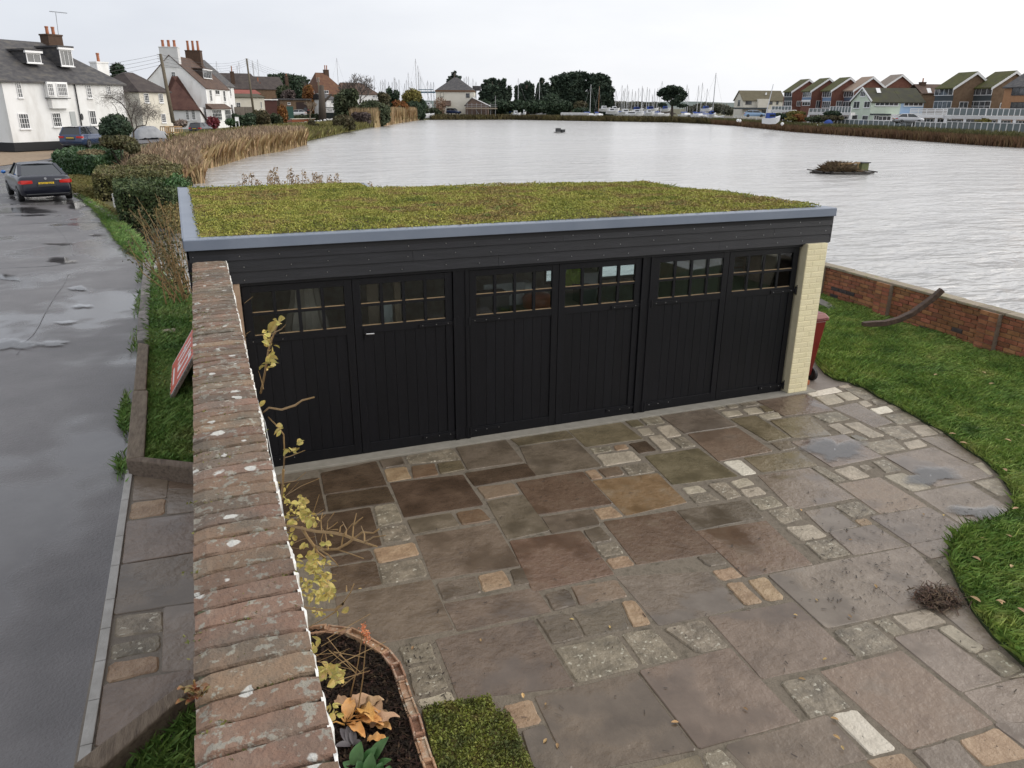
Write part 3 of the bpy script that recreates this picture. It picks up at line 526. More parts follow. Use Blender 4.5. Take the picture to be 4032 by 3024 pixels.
me = bpy.data.meshes.new('sedum_mat'); bm.to_mesh(me); bm.free(); me.materials.append(m_sedb); so = bpy.data.objects.new('sedum_mat', me); COL.objects.link(so); so.parent = gar
MB().prism(sed_poly, 2.50, 2.56).build('substrate', m_sedb, gar)
g2 = scatter(sed_poly, 150000); bump_ = .5+.5*np.sin(g2[:, 0]*7+np.sin(g2[:, 1]*5)*2)*np.sin(g2[:, 1]*6+np.cos(g2[:, 0]*4)*2)
P = np.c_[g2, rz(g2[:, 0], g2[:, 1])+rng.random(len(g2))*.018+bump_*.016]
soup('sedum', leaf_quads(P, .0125, flat=.45), 4, m_sed, gar, kind='stuff')
g3 = scatter(sed_poly, 5000); P3 = np.c_[g3, rz(g3[:, 0], g3[:, 1])]
soup('sedum_sprigs', blades(P3, .045, .004, lean=.6), 4, m_sed, gar, kind='stuff')
ew = []
for a, b in zip(sed_poly, sed_poly[1:]+sed_poly[:1]):
    for k in range(int(math.dist(a, b)*60)):
        t = random.random(); ew.append((a[0]+(b[0]-a[0])*t+random.gauss(0, .015), a[1]+(b[1]-a[1])*t+random.gauss(0, .015), 2.60+random.random()*.02))
soup('sedum_fringe', leaf_quads(np.array(ew), .016, flat=.2), 4, m_sed, gar, kind='stuff')
# ---------------------------------------------------------------- things seen through the panes
def inpt(c, x, y, Y): o = c; return onY(o[0]+x/o[2], o[1]+y/o[2], Y)
D3, D4, D5 = (920, 1050, 2.378), (1840, 980, 3.16), (2520, 960, 3.253)
def hexl(c): return c
pc = inpt(D3, 680, 400, 8.9); t = thing('closed_parasol', (pc[0], 8.9, .03), 'beige cloth parasol tied shut, behind the leftmost door panes', 'parasol')
mb = MB(); k = 18; vs = []
for zz, rr in ((.55, .30), (1.0, .27), (1.45, .22), (1.75, .15), (1.95, .12), (2.02, .13), (2.2, .06)):
    for j in range(k): a = 2*math.pi*j/k; r_ = rr*(1+.22*(j % 2)-.08); vs.append((pc[0]+r_*math.cos(a), 8.9+r_*math.sin(a), zz))
mb.add(vs, [(i*k+j, i*k+(j+1) % k, (i+1)*k+(j+1) % k, (i+1)*k+j) for i in range(6) for j in range(k)]).build('canopy', M('beige_cloth', [(.5, .41, .35), (.6, .5, .43)], scale=8, rough=.9), t, smooth=False)
MB().tube([(pc[0], 8.9, .03), (pc[0], 8.9, .6)], .03, 8).build('pole', m_steel, t); MB().lathe([(.25, .03), (.25, .09), (.05, .12)], (pc[0], 8.9, 0)).build('base', mc, t)
def board(name, c, x0, y0, x1, y1, Y, mat, label, cat, lean=.1):
    a = inpt(c, x0, y0, Y); b = inpt(c, x1, y1, Y); mb = MB(); vs = []
    for z, dy in ((.03, -lean), (a[2], 0)):
        for x, d in ((a[0], 0), (b[0], 0), (b[0], .03), (a[0], .03)): vs.append((x, Y+dy*1.+d, z))
    mb.add(vs, [(3, 2, 1, 0), (4, 5, 6, 7), (0, 1, 5, 4), (1, 2, 6, 5), (2, 3, 7, 6), (3, 0, 4, 7)]).build(name, mat, label=label, cat=cat)
m_br = M('brown_board', [(.24, .165, .11), (.32, .23, .16)], scale=5, rough=.7); m_wh = M('white_board', [(.55, .55, .54), (.62, .62, .6)], scale=4, rough=.7); m_dk = M('dark_plastic', (.03, .032, .035), rough=.5)
m_lime = M('lime_fabric', [(.35, .5, .03), (.45, .6, .05)], scale=10, rough=.8); m_org = M('orange_red_plastic', [(.42, .085, .03), (.5, .11, .04)], scale=3, rough=.4); m_gry = M('grey_card', [(.4, .4, .41), (.5, .5, .5)], scale=6, rough=.8)
board('leaning_board', D3, 1240, 160, 1365, 540, 8.8, m_br, 'brown board leaning upright behind the door with the handle', 'board')
board('white_sheet', D3, 1400, 350, 1490, 520, 8.78, m_wh, 'white sheet of board leaning behind the brown board in the garage', 'board')
board('leaning_plank', D3, 1495, 140, 1570, 520, 8.84, M('tan_plank', [(.28, .19, .12), (.35, .25, .17)], scale=6, rough=.7), 'narrow tan plank standing beside the white sheet in the garage', 'plank')
def tub(name, c, x0, x1, y0, y1, Y, mat, label, cat, zb=1.0):
    a = inpt(c, x0, y0, Y); b = inpt(c, x1, y1, Y); cx_ = (a[0]+b[0])/2; r_ = (b[0]-a[0])/2; o = MB(); o.lathe([(r_*.72, b[2]-.12), (r_*.95, b[2]+.05), (r_, a[2]-.06), (r_*.75, a[2]-.01), (r_*.3, a[2])], (cx_, Y, 0), 18)
    t = thing(name, (cx_, Y, b[2]-.12), label, cat); o.build('shell', mat, t, smooth=True); return a, b
def bench(x0, x1, Y0, Y1, z, label):
    t = thing('work_bench', ((x0+x1)/2, Y0, .03), label, 'bench'); MB().box(x0, x1, Y0, Y1, z-.04, z).build('bench_top', m_br, t)
    for x in (x0+.05, x1-.05):
        for y in (Y0+.05, Y1-.05): MB().box(x-.03, x+.03, y-.03, y+.03, .03, z-.04).build('leg', m_br, t)
bench(2.9, 4.9, 8.6, 9.5, 1.42, 'cluttered wooden bench behind the middle pair of doors')
a, b = tub('orange_tub', D4, 700, 1040, 560, 770, 8.85, m_org, 'upturned orange red tub behind the middle doors', 'tub')
def crate(name, c, x0, y0, x1, y1, Y, dp, mat, label, cat, zb=None):
    a = inpt(c, x0, y0, Y); b = inpt(c, x1, y1, Y); z0 = b[2] if zb is None else zb
    t = thing(name, ((a[0]+b[0])/2, Y, z0), label, cat); MB().box(a[0], b[0], Y, Y+dp, z0, a[2]-.02).build('box_body', mat, t, bevel=.01); MB().box(a[0]-.01, b[0]+.01, Y-.01, Y+dp+.01, a[2]-.02, a[2]).build('lid', mat, t, bevel=.005)
crate('storage_box', D4, 205, 445, 715, 560, 9.0, .3, m_gry, 'long pale grey box on the bench in the garage', 'box', 1.42)
crate('tool_case', D4, 150, 590, 530, 740, 8.65, .3, m_dk, 'dark crinkled case in front of the pale box in the garage', 'case', 1.42)
crate('paper_bundle', D4, 720, 430, 810, 500, 9.02, .2, m_wh, 'white crumpled bundle beside the pale box in the garage', 'bundle', 1.42)
crate('speaker_box', D4, 1455, 300, 1625, 450, 9.0, .3, m_gry, 'grey squared box under the hanging lime jacket rail', 'box', 1.42)
crate('black_case', D4, 1440, 500, 1610, 690, 8.7, .3, m_dk, 'black case with red trim behind the middle right door panes', 'case', 1.42)
a = inpt(D4, 1225, 250, 9.1); b = inpt(D4, 1400, 480, 9.1); mb = MB(); vs = []
for i in range(5):
    for j in range(5): vs.append((a[0]+(b[0]-a[0])*i/4, 9.1+.05*math.sin(i*2.2+j), b[2]+(a[2]-b[2])*j/4))
mb.add(vs, [(i*5+j, (i+1)*5+j, (i+1)*5+j+1, i*5+j+1) for i in range(4) for j in range(4)]).build('hanging_jacket', m_lime, label='lime yellow jacket hanging behind the middle right door panes', cat='jacket')
a = inpt(D5, 1380, 150, 9.0); b = inpt(D5, 1540, 560, 9.0)
MB().lathe([((b[0]-a[0])/2, .03), ((b[0]-a[0])/2, a[2])], ((a[0]+b[0])/2, 9.0, 0), 18).build('carpet_roll', M('brown_roll', [(.14, .09, .06), (.2, .13, .09)], scale=6, rough=.8), label='brown upright roll behind the rightmost door panes', cat='roll')
a = inpt(D5, 1600, 120, 9.2); b = inpt(D5, 1900, 420, 9.2); mb = MB(); vs = []
for i in range(9):
    for j in range(7): vs.append((a[0]+(b[0]-a[0])*i/8*(.45+.55*j/6)+(b[0]-a[0])*.55*(1-j/6), 9.2+.06*math.sin(i*2.7+j*1.3)+random.gauss(0, .015), b[2]+(a[2]-b[2])*j/6))
mb.add(vs, [(i*7+j, (i+1)*7+j, (i+1)*7+j+1, i*7+j+1) for i in range(8) for j in range(6)]).build('dust_sheet', M('crumpled_sheet', [(.4, .4, .42), (.5, .5, .52)], scale=5, rough=.5), label='pale crumpled plastic sheet hung behind the rightmost door panes', cat='sheet')
a = inpt(D5, 1200, 180, 9.3); b = inpt(D5, 1350, 360, 9.3)
t = thing('shelf_unit', ((a[0]+b[0])/2, 9.3, .03), 'shelf with white folded cloth behind the rightmost doors', 'shelf')
for z in (b[2]-.06, (a[2]+b[2])/2-.05): MB().box(a[0], b[0], 9.3, 9.6, z, z+.02).build('shelf_board', m_br, t); MB().box(a[0]+.02, b[0]-.02, 9.32, 9.55, z+.02, z+.12).build('folded_cloth', m_wh, t, bevel=.02)
for x in (a[0], b[0]): MB().box(x-.015, x+.015, 9.3, 9.6, .03, a[2]+.1).build('upright', m_br, t)
# back windows of the garage
for x0, x1 in ((5.2, 6.1), (6.2, 7.1)):
    f = MB(); y0 = 11.72
    for a_, b_, c_, d_ in ((x0, x1, 1.0, 1.05), (x0, x1, 1.95, 2.0), (x0, x0+.05, 1.05, 1.95), (x1-.05, x1, 1.05, 1.95), ((x0+x1)/2-.02, (x0+x1)/2+.02, 1.05, 1.95)): f.box(a_, b_, y0, y0+.05, c_, d_)
    w_ = f.build('back_window', M('dark_green_frame', (.02, .035, .03), rough=.5), gar); MB().box(x0+.05, x1-.05, y0+.02, y0+.024, 1.05, 1.95).build('pane', m_gl, w_)
# ================================================================= NEAR BOUNDARY WALL
def onX(u, v, X): d = ray(u, v); return CAM+d*(X/d[0])
WX0, WX1, WZ = -.18, .137, 2.40
wall = thing('boundary_wall', (-.02, 4, 0), 'tall old brick wall with a lichened brick coping running up to the garage', 'wall')
m_core = M('old_red_brickwork', [(.14, .07, .045), (.2, .105, .07), (.24, .15, .11)], scale=7, rough=.9, bump=.5, bscale=30)
m_paint = M('flaking_white_paint', [(.5, .48, .44), (.72, .71, .67), (.8, .79, .76)], scale=10, rough=.7, bump=.5, bscale=40)
m_mort = M('mossy_mortar', [(.05, .048, .035), (.10, .095, .07), (.06, .07, .03)], scale=12, rough=.95, bump=.7, bscale=60)
MB().box(WX0+.01, WX1-.012, -1.2, 8.14, -.3, WZ-.075).build('wall_body', m_core, wall)
MB().box(WX1-.012, WX1-.004, -1.2, 8.14, -.1, WZ-.07).build('painted_face', m_paint, wall)
MB().box(WX0+.012, WX1-.014, -1.2, 8.135, WZ-.075, WZ-.022).build('mortar_bed', m_mort, wall)
m_cop = M('coping_brick', [(.10, .083, .066), (.16, .122, .09), (.215, .137, .092), (.235, .172, .125)], scale=3.2, rough=.88, bump=.85, bscale=55, rnd=.22, spots=(.27, .25, .205), spot_scale=24, spot_t=.56, detail=8)
# pale lichen discs are a second, larger spot pattern over the brick
nt_ = m_cop.node_tree; b_ = nt_.nodes['Principled BSDF']; src = b_.inputs['Base Color'].links[0].from_socket
vo = _n(nt_, 'ShaderNodeTexVoronoi'); vo.inputs['Scale'].default_value = 8.5; gg = _n(nt_, 'ShaderNodeNewGeometry'); ns = _n(nt_, 'ShaderNodeTexNoise'); ns.inputs['Scale'].default_value = 14; vm = _n(nt_, 'ShaderNodeVectorMath', operation='MULTIPLY_ADD'); vm.inputs[1].default_value = (.07,)*3
nt_.links.new(gg.outputs['Position'], ns.inputs['Vector']); nt_.links.new(ns.outputs['Color'], vm.inputs[0]); nt_.links.new(gg.outputs['Position'], vm.inputs[2]); nt_.links.new(vm.outputs[0], vo.inputs['Vector'])
mm = _n(nt_, 'ShaderNodeMapRange'); mm.inputs[1].default_value = .23; mm.inputs[2].default_value = .19; nt_.links.new(vo.outputs['Distance'], mm.inputs[0])
sep = _n(nt_, 'ShaderNodeSeparateColor'); nt_.links.new(vo.outputs['Color'], sep.inputs[0]); th = _n(nt_, 'ShaderNodeMath', operation='GREATER_THAN'); th.inputs[1].default_value = .52; nt_.links.new(sep.outputs[0], th.inputs[0])
mu = _n(nt_, 'ShaderNodeMath', operation='MULTIPLY'); nt_.links.new(mm.outputs[0], mu.inputs[0]); nt_.links.new(th.outputs[0], mu.inputs[1])
xm = _n(nt_, 'ShaderNodeMix', data_type='RGBA'); nt_.links.new(mu.outputs[0], xm.inputs[0]); nt_.links.new(src, xm.inputs[6]); xm.inputs[7].default_value = (.55, .54, .5, 1); nt_.links.new(xm.outputs[2], b_.inputs['Base Color'])
def coping_brick(y, pitch, tilt):
    """weathered brick across the wall: rounded arrises, worn uneven top, dipping a little to the road side"""
    nx, ny = 7, 4; hw = pitch/2-.004; bm = bmesh.new(); rows = []; wob = [random.gauss(0, .0025) for _ in range(nx+1)]; drop = random.uniform(0, .01)
    for i in range(nx+1):
        t = i/nx; x = WX0+.006*random.random()+(WX1-WX0-.004)*t if i in (0, nx) else WX0+(WX1-WX0)*t; row = []
        e = .010*(math.exp(-t*18)+.7*math.exp(-(1-t)*18))
        for j in range(ny+1):
            s_ = (-1, -.88, 0, .88, 1)[j]; yy = y+s_*hw*(1-.06*(i in (0, nx)))+tilt*(x+.02)+wob[i]*(abs(s_) == 1); zz = WZ-e-.009*(abs(s_) == 1)-drop*(1-t)+random.gauss(0, .0018)
            row.append(bm.verts.new((x, yy, zz)))
        rows.append(row)
    for i in range(nx):
        for j in range(ny): bm.faces.new([rows[i][j], rows[i+1][j], rows[i+1][j+1], rows[i][j+1]])
    bo = {}
    def low(v):
        if v not in bo: bo[v] = bm.verts.new((v.co.x, v.co.y, WZ-.072))
        return bo[v]
    per = [rows[i][0] for i in range(nx+1)]+[rows[nx][j] for j in range(1, ny+1)]+[rows[i][ny] for i in range(nx-1, -1, -1)]+[rows[0][j] for j in range(ny-1, 0, -1)]
    for a, b in zip(per, per[1:]+per[:1]): bm.faces.new([a, low(a), low(b), b])
    bmesh.ops.recalc_face_normals(bm, faces=bm.faces)
    bm.transform(Matrix.Translation((.02, -4, 0)))
    me = bpy.data.meshes.new('brick'); bm.to_mesh(me); bm.free(); me.materials.append(m_cop)
    o = bpy.data.objects.new('brick', me); COL.objects.link(o); o.parent = wall
random.seed(11); y = -1.1
while y < 8.02:
    p = random.uniform(.096, .108); coping_brick(y+p/2, p, random.gauss(.0, .02)); y += p
# broken white paint crust along the inner arris
mb = MB(); vs = []; yy = np.arange(-1.1, 8.1, .022)
for y in yy:
    o_ = -.004+.012*random.random()+.003*math.sin(y*9); vs += [(WX1-.006, y, WZ-.012+.006*random.random()), (WX1+o_, y, WZ-.018+.01*random.random()), (WX1+o_*.8, y, WZ-.07), (WX1-.008, y, WZ-.075)]
mb.add(vs, [(i*4+k, i*4+k+1, (i+1)*4+k+1, (i+1)*4+k) for i in range(len(yy)-1) for k in range(3)]).build('paint_crust', m_paint, wall)
# garden wire
wp = [onX(*px('V', x, y), .16) for x, y in ((190, 0), (235, 120), (270, 280), (310, 560), (330, 800), (370, 980), (400, 1130), (450, 1400))]
MB().tube([onX(*px('L1', x, y), .17) for x, y in ((1165, 400), (1235, 780), (1300, 1010), (1345, 1150), (1370, 1220), (1390, 1320), (1420, 1480), (1455, 1650))]+wp[1:], .0022, 5).build('garden_wire', m_steel, label='slack thin grey wire running down the inner side of the brick wall', cat='wire')
# moss and weeds in the coping joints
m_moss = M('moss', [(.09, .10, .02), (.16, .15, .03)], scale=12, rough=.9, isl=.3); P = []
for k in range(260):
    y = random.uniform(.6, 7.6); x = random.uniform(WX0, WX1-.02)
    for q in range(9): P.append((x+random.gauss(0, .018), y+random.gauss(0, .005), WZ-.013+random.random()*.008))
soup('moss', leaf_quads(np.array(P), .007), 4, m_moss, wall, kind='stuff')
def leafmesh(mb, base, tip, wd, up=(0, 0, 1), curl=.15, n=6, wave=0.):
    """one pointed leaf blade from base to tip, folded along the midrib"""
    b, t = Vector(base), Vector(tip); d = t-b; L_ = d.length; d.normalize(); s = d.cross(Vector(up))
    if s.length < 1e-3: s = d.orthogonal()
    s.normalize(); u = s.cross(d); vs = []
    for i in range(n+1):
        f = i/n; w_ = wd*math.sin(math.pi*min(1, f*.92+.06))**.8*(1-f*.15); c = b+d*L_*f+u*(curl*L_*math.sin(f*math.pi)*.6)
        vs += [c-s*w_+u*(w_*.35+wave*math.sin(i*2.1)), c-u*w_*.12, c+s*w_+u*(w_*.35-wave*math.sin(i*1.7))]
    mb.add(vs, [(i*3+k, i*3+k+1, (i+1)*3+k+1, (i+1)*3+k) for i in range(n) for k in range(2)]); return mb
m_red = M('reddish_leaf', [(.25, .04, .03), (.2, .12, .04), (.1, .13, .04)], scale=40, rough=.6)
c0 = G(*px('L2', 645, 1290), WZ); t = thing('wall_seedling', c0, 'small red and green seedling rooted in the brick coping', 'plant')
for k in range(26):
    a = random.random()*6.3; b = Vector(c0)+Vector((random.gauss(0, .012), random.gauss(0, .012), random.random()*.05)); r_ = random.uniform(.018, .035)
    leafmesh(MB(), b, b+Vector((math.cos(a)*r_, math.sin(a)*r_, random.uniform(.0, .025))), .009).build('leaf', m_red, t)
MB().tube([c0, c0+np.array([.0, 0, .06])], .003, 5).build('stem', m_red, t)
# ================================================================= MULCH BED
EO = [(60, 258), (250, 226), (440, 236), (590, 296), (710, 362), (830, 440), (890, 520), (942, 640), (992, 800), (1060, 975), (1120, 1185), (1195, 1400), (1260, 1600)]
eo = [G(*px('P6', *p), .07)[:2] for p in EO]
seg = [0]
for a, b in zip(eo, eo[1:]): seg.append(seg[-1]+np.linalg.norm(b-a))
def along(s): return np.array([np.interp(s, seg, [p[0] for p in eo]), np.interp(s, seg, [p[1] for p in eo])])
bedp = [(.12, eo[0][1])]+[tuple(p) for p in eo]+[(.12, eo[-1][1])]
bed = MB().prism(bedp, -.05, .03).build('planting_bed', M('mulch_soil', [(.012, .009, .007), (.025, .018, .013)], scale=18, rough=.95, bump=.8, bscale=60), kind='structure')
m_edge = M('terracotta_edging', [(.20, .105, .06), (.32, .18, .11), (.42, .33, .25)], scale=12, rough=.85, bump=.6, bscale=50, rnd=.2, spots=(.5, .46, .38), spot_scale=30, spot_t=.6)
random.seed(5); s = .02; be = thing('bed_edging', (*eo[5], 0), 'broken hollow terracotta bricks edging the mulched bed', 'edging')
while s < seg[-1]-.1:
    ln = random.uniform(.17, .215); a, b = along(s), along(s+ln-.012); d = (b-a)/np.linalg.norm(b-a); nrm = np.array([-d[1], d[0]])
    if np.dot(nrm, np.array([.4, .5])-a) < 0: nrm = -nrm
    z1 = random.uniform(.06, .085); wd = .075; o = MB()
    def fr(x, y, z, a=a, d=d, nrm=nrm): p = a+d*x+nrm*y; return (p[0], p[1], z)
    L_ = np.linalg.norm(b-a); w_ = .014
    o.box(0, L_, 0, w_, -.02, z1, fr); o.box(0, L_, wd-w_, wd, -.02, z1-random.uniform(0, .02), fr); o.box(0, w_*1.3, w_, wd-w_, -.02, z1-.003, fr); o.box(L_-w_*1.3, L_, w_, wd-w_, -.02, z1-.004, fr); o.box(w_*1.3, L_-w_*1.3, w_, wd-w_, -.02, z1-random.choice((.012, .03, .04)), fr)
    o.build('brick', m_edge, be, bevel=.003); s += ln
inn = [(.14, eo[0][1]-.08)]+[tuple(np.array(p)-np.array([.085, .02])) for p in eo[1:]]+[(.14, eo[-1][1])]
g2 = scatter(inn, 7000); P = np.c_[g2, .03+rng.random(len(g2))*.025]
V_ = blades(P, .006, .0035, lean=3., jit=.6); k = len(P); A = rng.random(k)*6.28; Lc = .012+rng.random(k)*.03; dx = np.stack([np.cos(A)*Lc, np.sin(A)*Lc, rng.normal(size=k)*.006], 1); sx = np.stack([-np.sin(A), np.cos(A), rng.normal(size=k)*.5], 1)*(.003+.003*rng.random((k, 1)))
soup('bark_mulch', np.stack([P-dx-sx, P+dx-sx, P+dx+sx, P-dx+sx], 1).reshape(-1, 3), 4, M('bark_chip', [(.008, .006, .005), (.018, .012, .009), (.06, .034, .022)], scale=30, rough=.9, isl=.6, spec=.15), kind='stuff', label='dark bark mulch covering the bed beside the wall', cat='mulch')
# withered hosta
m_ho = M('withered_orange_leaf', [(.50, .22, .05), (.6, .31, .09), (.48, .29, .14)], scale=9, rough=.6, bump=.3, bscale=60, rnd=.15, sub=0)
m_ho2 = M('withered_tan_leaf', [(.40, .24, .13), (.5, .33, .2)], scale=9, rough=.7, bump=.3, bscale=60, rnd=.15)
c0 = G(*px('K', 800, 540), .04); t = thing('withered_hosta', c0, 'collapsed plant with wilted bright orange leaves in the mulched bed', 'plant')
for bx, by, tx, ty, wd, zz, mt in ((800, 500, 860, 170, .05, .09, 0), (880, 380, 1110, 130, .06, .10, 1), (620, 300, 820, 190, .05, .08, 1), (1000, 350, 1330, 190, .05, .11, 1), (1120, 290, 1300, 420, .06, .09, 1), (950, 380, 1200, 420, .055, .13, 0), (930, 450, 1400, 500, .05, .08, 0), (1130, 600, 1560, 440, .045, .10, 1), (1180, 560, 1440, 620, .045, .07, 0),
                                   (830, 560, 1060, 740, .04, .09, 0), (1090, 790, 1380, 770, .035, .06, 0), (960, 520, 1330, 560, .05, .10, 0), (1250, 480, 1410, 400, .05, .07, 1), (980, 340, 1180, 500, .05, .14, 0)):
    b = G(*px('K', bx, by), .05); e = G(*px('K', tx, ty), zz); leafmesh(MB(), b, e, wd, curl=random.uniform(.1, .35), n=8, wave=.012).build('leaf', m_ho2 if mt else m_ho, t, smooth=True)
for bx, by, tx, ty in ((780, 540, 720, 300), (770, 540, 640, 430), (760, 570, 530, 560), (800, 560, 1000, 620), (790, 500, 930, 360), (870, 640, 1020, 740), (800, 520, 1000, 440), (1150, 560, 800, 520)):
    b = G(*px('K', bx, by), .05); e = G(*px('K', tx, ty), .07); MB().tube([b, (b+e)/2+np.array([0, 0, .025]), e], [.007, .005, .004], 6).build('stalk', m_ho, t, smooth=True)
for k in range(2):
    b = G(*px('P6', *((478, 850), (535, 1010))[k]), .03); top = at(*px('P6', *((590, 262), (617, 318))[k]), np.dot(b-CAM, _F)-.28); MB().tube([b, b*.5+top*.5+np.array([.01, 0, 0]), top], [.005, .004, .003], 6).build('seed_stalk', M('brown_stalk', (.2, .12, .05), rough=.7), t)
    P = np.array(top)+rng.normal(size=(70, 3))*np.array([.010, .010, .022]); soup('seed_head', leaf_quads(P, .008), 4, M('orange_seed', [(.55, .16, .06), (.62, .24, .12)], scale=60, rough=.7, isl=.2), t)
m_gl2 = M('green_leaf', [(.035, .10, .03), (.06, .15, .045)], scale=14, rough=.4, rnd=.15, spec=.5)
c0 = G(*px('K', 1020, 1190), .03); t = thing('green_lily_plant', c0, 'clump of fresh upright green leaves at the bottom of the bed', 'plant')
for bx, by, tx, ty, wd, h in ((930, 1200, 1000, 810, .05, .16), (1120, 1190, 1400, 745, .045, .16), (1060, 1190, 1230, 890, .045, .14), (1140, 1300, 1155, 970, .045, .16), (1220, 1230, 1445, 1070, .035, .1), (900, 1250, 740, 1110, .035, .06), (1250, 1300, 1310, 1110, .03, .08), (1000, 1260, 950, 1090, .04, .1), (1380, 1330, 1420, 1160, .03, .07)):
    b = G(*px('K', bx, by), .035); e = G(*px('K', tx, ty), h); leafmesh(MB(), b, e, wd, curl=.18, n=8).build('leaf', m_gl2, t, smooth=True)
m_pur = M('dark_purple_leaf', [(.06, .05, .055), (.09, .08, .085)], scale=20, rough=.5); t = thing('purple_leaved_plant', G(*px('K', 820, 800), .03), 'dusky grey purple leaves between the orange hosta and green leaves', 'plant')
for bx, by, tx, ty, wd in ((850, 860, 700, 620, .03), (850, 860, 800, 590, .028), (900, 860, 870, 620, .026), (860, 870, 620, 880, .03), (880, 870, 1000, 800, .025)): leafmesh(MB(), G(*px('K', bx, by), .05), G(*px('K', tx, ty), .09), wd, curl=.1).build('leaf', m_pur, t, smooth=True)
# sedum sample mat on the slabs
mp_ = [G(*px('P6', *p), .05)[:2] for p in ((1075, 925), (1110, 895), (1645, 812), (1690, 930), (1790, 952), (1870, 1110), (2015, 1430), (2100, 1650), (1300, 1700), (1200, 1420), (1130, 1150))]
t = thing('sedum_mat_offcut', (*np.mean(mp_, 0), 0), 'square offcut of green sedum matting lying on the slabs', 'sedum mat'); MB().prism([tuple(p) for p in mp_], .006, .035).build('mat', m_sedb, t)
g2 = scatter(mp_, 9000); P = np.c_[g2, .035+rng.random(len(g2))*.035]
m_sed2 = M('sedum_bright', [(.045, .06, .01), (.09, .105, .015), (.16, .18, .025), (.11, .075, .022)], scale=7, rough=.7, isl=.35, detail=5)
soup('sedum', leaf_quads(P, .0105, flat=.1), 4, m_sed2, t, kind='stuff')
# ================================================================= CLIMBER with yellow leaves
m_yl = M('yellow_leaf', [(.34, .25, .055), (.42, .31, .09), (.3, .28, .06), (.45, .29, .13)], scale=25, rough=.6, rnd=.2); m_tw = M('climber_twig', [(.2, .12, .05), (.28, .18, .07)], scale=20, rough=.75)
vine = thing('climbing_plant', (.2, 4.5, 0), 'autumn climber with yellow leaves and bare twigs on the inner side of the brick wall', 'climber')
def stem(c, pts, X, r0, r1, name='stem'):
    P = [onX(*px(c, *p), X+.015*i) for i, p in enumerate(pts)]; n_ = len(P); MB().tube(P, [r0+(r1-r0)*i/(n_-1) for i in range(n_)], 6).build(name, m_tw, vine, smooth=True); return P
def leaves(c, x, y, X, n, spread, size):
    for k in range(int(n*1.5)):
        b = onX(*px(c, x+random.gauss(0, spread), y+random.gauss(0, spread)), X+random.uniform(-.06, .08)); a = random.random()*6.3; r_ = size*random.uniform(.7, 1.3)
        leafmesh(MB(), b, b+np.array([math.cos(a)*r_*.7, math.sin(a)*r_*.4, random.uniform(-.9, .5)*r_]), r_*.32, up=(random.gauss(0, 1), random.gauss(0, 1), 1), n=4).build('leaf', m_yl, vine)
random.seed(21)
stem('L1', [(1345, 1210), (1320, 1080), (1350, 960), (1370, 860), (1395, 700), (1420, 620), (1450, 540), (1490, 465)], .30, .014, .004); stem('L1', [(1345, 1160), (1400, 1115), (1490, 1130), (1590, 1098), (1640, 1062), (1725, 1040)], .33, .011, .004)
stem('L1', [(1340, 1180), (1390, 1180), (1460, 1250), (1505, 1310), (1512, 1450), (1500, 1650)], .36, .006, .007); stem('L1', [(1345, 1160), (1290, 1000), (1250, 850), (1220, 750)], .2, .008, .005); stem('L1', [(1420, 620), (1395, 560), (1395, 530)], .33, .003, .002); stem('L1', [(1440, 570), (1490, 545), (1522, 512)], .33, .004, .002)
stem('L1', [(1170, 395), (1230, 350), (1282, 310)], .25, .004, .002); stem('L1', [(1215, 635), (1235, 580), (1262, 562)], .22, .004, .002); stem('L1', [(1510, 1480), (1560, 1465), (1660, 1425)], .36, .004, .002); stem('L1', [(1360, 980), (1330, 870), (1318, 840)], .3, .004, .002)
for x, y, n in ((1465, 490, 6), (1365, 585, 5), (1390, 650, 6), (1415, 700, 4), (1410, 750, 4), (1365, 830, 3), (1415, 790, 2), (1370, 1060, 3), (1490, 1255, 2), (1550, 1440, 3), (1605, 1415, 3)): leaves('L1', x, y, .33, n, 16, .075)
stem('V', [(260, 540), (450, 580), (620, 618), (800, 632), (920, 660), (1000, 695), (1120, 735), (1235, 772)], .32, .011, .003); stem('V', [(480, 580), (540, 680), (600, 760), (640, 830), (720, 890), (720, 930)], .34, .011, .005)
stem('V', [(600, 760), (700, 800), (840, 795), (940, 740), (1020, 680), (1090, 625), (1200, 635), (1255, 595)], .38, .008, .003); stem('V', [(640, 790), (740, 850), (820, 930), (850, 970)], .36, .005, .002); stem('V', [(720, 805), (850, 805), (960, 840), (1100, 890)], .40, .004, .002)
stem('V', [(450, 1355), (520, 1385), (680, 1410), (820, 1405), (890, 1350), (905, 1325)], .28, .008, .005); stem('V', [(905, 1325), (970, 1230), (1005, 1145)], .34, .003, .002); stem('V', [(530, 1590), (700, 1500), (830, 1420)], .3, .004, .003); stem('V', [(295, 0), (290, 130), (280, 300)], .24, .007, .006)
